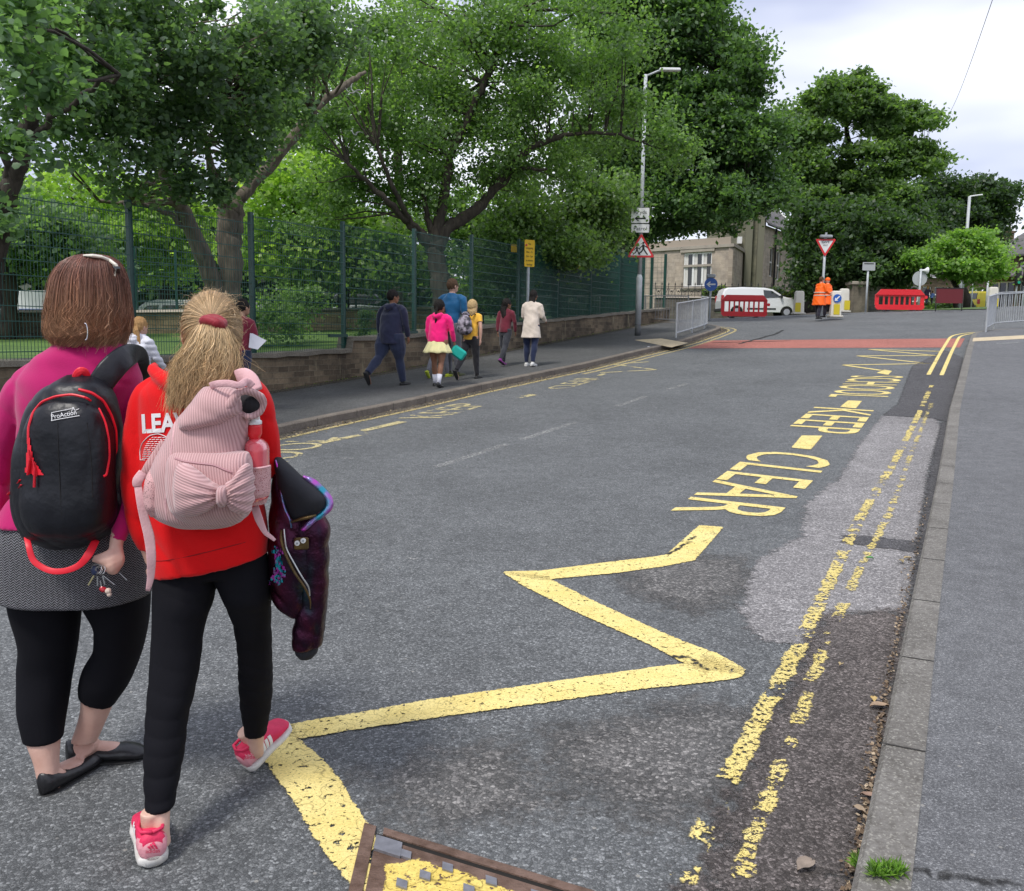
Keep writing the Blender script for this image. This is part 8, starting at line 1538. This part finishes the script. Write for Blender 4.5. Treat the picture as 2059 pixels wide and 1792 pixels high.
b=B(); tp(b,[(489,942,2.40,2.2),(500,943,2.386,2.4),(516,942,2.38,2.4),(532,940,2.386,2.4),(543,937,2.40,2.2)],8); b.build('pocket_hem',m_web,pb)
# ---------------------------------------------------------------- iridescent coat over the right arm
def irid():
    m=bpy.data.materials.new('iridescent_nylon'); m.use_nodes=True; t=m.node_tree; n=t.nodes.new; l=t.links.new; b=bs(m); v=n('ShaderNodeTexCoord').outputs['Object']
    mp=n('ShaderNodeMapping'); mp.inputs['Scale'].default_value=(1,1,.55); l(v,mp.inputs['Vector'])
    c=ramp(n,l,noisefac(n,l,mp.outputs['Vector'],6.,3,.6),[(.25,(.05,.03,.015)),(.40,(.08,.012,.035)),(.52,(.035,.012,.03)),(.60,(.02,.045,.055)),(.66,(.12,.015,.10)),(.76,(.10,.05,.02))]); l(c,b.inputs['Base Color']); b.inputs['Metallic'].default_value=.85; b.inputs['Roughness'].default_value=.33  # shifting sheen put into the base colour as fixed noise bands
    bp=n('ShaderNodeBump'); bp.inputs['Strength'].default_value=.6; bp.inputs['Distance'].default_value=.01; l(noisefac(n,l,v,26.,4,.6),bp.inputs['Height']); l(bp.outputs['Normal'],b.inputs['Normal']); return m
m_ir=irid(); m_irb=M('iridescent_trim',(.55,.06,.50),(.04,.30,.42),sc=14,rough=.28,metal=.7,ramp=(.4,.6),bump=.4,bsc=40); m_lin=M('lining_matt_black',(.010,.011,.016),rough=.8,bump=.25,bsc=20); m_brz=M('bronze_facing',(.16,.10,.035),(.08,.06,.03),sc=14,rough=.35,metal=.7,bump=.4,bsc=30)  # trim sheen likewise painted as two noise colours
ct=empty('coat',At(600,950,2.62),'dark iridescent padded coat with black lining draped over the child\'s forearm','coat'); dc=2.64
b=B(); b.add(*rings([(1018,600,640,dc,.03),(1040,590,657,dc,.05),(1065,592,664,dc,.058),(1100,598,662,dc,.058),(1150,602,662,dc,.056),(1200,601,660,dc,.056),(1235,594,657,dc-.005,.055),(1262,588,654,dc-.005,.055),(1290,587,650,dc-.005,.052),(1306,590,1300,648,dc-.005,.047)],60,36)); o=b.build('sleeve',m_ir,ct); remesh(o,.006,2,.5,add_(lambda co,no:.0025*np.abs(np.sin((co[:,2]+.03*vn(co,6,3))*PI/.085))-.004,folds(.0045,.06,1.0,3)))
b=B(); b.add(*rings([(1295,594,640,dc-.005,.036),(1312,594,638,dc-.005,.036),(1321,602,630,dc-.005,.03)],12,24)); b.build('inner_cuff',m_lin,ct,smooth=True)
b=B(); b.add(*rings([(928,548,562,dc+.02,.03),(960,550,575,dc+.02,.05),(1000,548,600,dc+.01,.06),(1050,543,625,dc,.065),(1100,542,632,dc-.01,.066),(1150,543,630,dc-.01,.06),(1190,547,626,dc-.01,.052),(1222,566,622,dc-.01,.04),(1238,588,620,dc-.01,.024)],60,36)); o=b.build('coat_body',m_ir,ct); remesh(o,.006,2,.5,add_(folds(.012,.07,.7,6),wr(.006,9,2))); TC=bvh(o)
b=B(); b.add(*rings([(916,552,560,dc-.02,.02),(935,553,578,dc-.03,.04),(960,557,606,dc-.035,.05),(985,562,640,dc-.04,.055),(1003,568,657,dc-.04,.055),(1020,576,655,dc-.04,.05),(1036,583,634,dc-.04,.045),(1046,590,612,dc-.04,.03)],36,34)); o=b.build('lining',m_lin,ct); remesh(o,.006,3,.5,wr(.005,8,7)); TL=bvh(o)
b=B(); tp(b,[(608,958,dc-.03,4),(626,968,dc-.03,7),(645,985,dc-.03,9),(660,1003,dc-.035,9),(661,1020,dc-.04,8),(648,1034,dc-.05,7),(632,1045,dc-.06,7),(618,1058,dc-.07,7),(606,1068,dc-.075,5)],12); o=b.build('collar_edge',m_irb,ct); remesh(o,.005,1,.5,wr(.004,20,3))
b=B(); tp(b,[(554,925,dc-.06,3),(562,955,dc-.065,5),(566,990,dc-.07,5.5),(572,1020,dc-.075,5),(583,1045,dc-.08,4),(586,1062,dc-.08,3)],10,flat=.5); b.build('front_edge',m_irb,ct,smooth=True)
b=B(); tp(b,[(586,1050,dc-.09,4),(604,1044,dc-.095,6),(622,1040,dc-.095,6),(636,1036,dc-.09,4)],8,flat=.6); tp(b,[(566,1065,dc-.07,4),(566,1085,dc-.08,7),(575,1115,dc-.085,7),(592,1150,dc-.085,6),(612,1180,dc-.08,5),(623,1205,dc-.075,4),(624,1225,dc-.07,2)],10,flat=.5); b.build('facing',m_brz,ct,smooth=True)
b=B(); tp(b,[(571,1064,dc-.095,1.6),(573,1085,dc-.1,1.7),(577,1105,dc-.1,1.7),(590,1130,dc-.1,1.7),(606,1158,dc-.098,1.7),(620,1180,dc-.09,1.7),(623,1198,dc-.085,1.4)],6); b.build('zip_line',M('zip_silver',(.55,.56,.56),rough=.35,metal=.8),ct)
b=B(); b.box(tuple(At(606,1093,dc-.088)),(.042,.012,.036),rz=.2,bev=.004); b.build('bronze_tab',m_brz,ct)
for x,y in((598,1092),(610,1087)): b=B(); c=At(x,y,dc-.098); b.tube([c,c+Vector((0,-.004,0))],.0075,16); o=b.build('press_stud',m_sw,ct); b=B(); b.tube([c+Vector((0,-.0042,0)),c+Vector((0,-.006,0))],.003,10); b.build('stud_centre',m_galv,o)
g=np.random.default_rng(9); b=B()
for k in range(90):
    x=g.normal(559,6); y=g.uniform(1100,1175); p=proj(TC,x,y,.003,dc-.05); b.box(tuple(p),(.006,.002,.010),rz=g.uniform(-1,1))
b.build('sequins',M('sequin',(.5,.06,.45),(.03,.4,.5),sc=60,rough=.2,metal=.9,ramp=(.45,.55)),ct)
# ---------------------------------------------------------------- small litter, leaves and weeds
def fleaf(px,py,L_,c,label,base=0.,rz=0.,lift=.012):
    p=G(px,py,base); b=B(); V=[];n=7
    for i in range(n):
        f=i/(n-1); w_=L_*.28*math.sin(PI*min(1,f*1.05+.02))**.8; x=(f-.5)*L_; z=lift*(1-abs(2*f-1))+.004*math.sin(f*9)
        for s in(-1,0,1): a,c_=x*math.cos(rz)-s*w_*math.sin(rz),x*math.sin(rz)+s*w_*math.cos(rz); V.append((p.x+a,p.y+c_,p.z+.012+z+(.008*abs(s))))
    b.add(V,[[i*3+j,(i+1)*3+j,(i+1)*3+j+1,i*3+j+1] for i in range(n-1) for j in range(2)]); return b.build('fallen_leaf',M('dry_leaf_%d'%(int(c[0]*100)),c,tuple(x*.7 for x in c),sc=25,rough=.8),smooth=True,label=label,cat='leaf',group='fallen leaves in the right gutter')
for i,(x,y,L_,c,lb) in enumerate(((1768,1428,.075,(.42,.30,.20),'dry beige leaf resting against the right kerb beside crumbs of paint'),(1756,1415,.05,(.55,.40,.16),'yellowed leaf just above the beige leaf at the right kerb'),(1745,1612,.05,(.36,.24,.18),'small pinkish brown leaf low in the right gutter'),(1618,1752,.085,(.30,.24,.19),'largest grey brown leaf at the bottom edge of the road'),(1727,1640,.05,(.38,.29,.2),'thin straw coloured leaf below the pinkish brown one'),(1825,1128,.06,(.40,.31,.16),'tan leaf in the clump beside the pale patch'),(1812,1134,.06,(.34,.27,.14),'darker tan leaf at the left of the clump beside the pale patch'),(1748,1128,.05,(.10,.35,.10),'fresh green leaf lying on the pale patch'),(1690,1345,.04,(.4,.18,.1),'reddish leaf fragment below the pale patch'))):
    fleaf(x,y,L_,c,lb,rz=i*1.3)
g=np.random.default_rng(4); C=[]
for k in range(900):
    x=g.uniform(1722,1812); 
    if g.random()<.5: x,y=g.uniform(1722,1750),0; p=G(x+g.normal(0,3),1742+ (g.random()-.5)*14,.05)
    else: p=G(g.uniform(1752,1812),1750+(g.random()-.5)*16+6,.12)
    C.append(tuple(p+Vector((0,0,.0))))
o=leaves('kerb_grass',np.array(C)[::2],.036,m_leafH,None,((.04,.10,.02),(.12,.26,.03),(.2,.35,.06)),seed=3,droop=-1.2,upb=.0,asp=.12); props(o,'tuft of bright grass growing in a joint of the right kerb','grass',None,'stuff')
C=[]; 
for k in range(2600):
    i=g.integers(10,len(LK)-30); q=offset(LKo,.03+abs(g.normal(0,.09)))[i] if False else LKo[i]; p=Vector(q)+Vector((g.normal(.12,.10),g.normal(-.05,.15),0)); p.z=float(zg(p.x,p.y))+.010; C.append(tuple(p))
o=leaves('gutter_litter',np.array(C),.022,M('litter_brown',(.1,.07,.04),attr='col',rough=.9),None,((.10,.07,.04),(.22,.16,.09),(.42,.34,.2)),seed=13,droop=.0,upb=2.,asp=.7); props(o,'scatter of dry leaf crumbs along the left kerb gutter','leaf litter',None,'stuff')
C=[]
for k in range(700): y=g.uniform(1000,1790); x=np.interp(y,[1000,1187,1262,1395,1535,1690,1790],[1873,1832,1815,1789,1765,1737,1709])-abs(g.normal(0,9))-3; p=G(x,y,.014); C.append(tuple(p))
o=leaves('gutter_litter',np.array(C),.013,MATS['litter_brown'],None,((.09,.06,.04),(.2,.14,.09),(.45,.36,.25)),seed=14,droop=.0,upb=2.,asp=.7); props(o,'fine brown crumbs along the foot of the right kerb','leaf litter',None,'stuff')
C=[]
for k in range(700): r=g.uniform(4,33); p=QR(WQ+abs(g.normal(.03,.06)),r,KH+.005); C.append(tuple(p))
o=leaves('wall_weeds',np.array(C),.035,m_leafB,None,((.05,.08,.03),(.09,.12,.04),(.14,.2,.06)),seed=15,droop=-.5,upb=.3,asp=.35); props(o,'small weeds growing along the foot of the brick wall','weeds',None,'stuff')
b=B(); p=G(1304,706,.0); b.ball((p.x,p.y,p.z+.06),(.07,.06,.06),8); o=b.build('paper_litter',M('paper',(.7,.7,.74)),label='crumpled white paper lying by the left kerb before the red stripe',cat='litter'); remesh(o,.012,0,.5,wr(.012,30,2))
for i,(x,y,s) in enumerate(((698,922,.05),(830,1124,.03),(590,1410,.0))):
    if s: sheet('bird_dropping',[[tuple(G(x,y)[:2]+Vector((s*math.cos(a)*2.2,s*math.sin(a))).to_tuple() if False else (G(x,y).x+s*1.8*math.cos(a),G(x,y).y+s*math.sin(a))) for a in np.linspace(0,5.6,8)]],m_whw,.012,.02,.005,world=True)
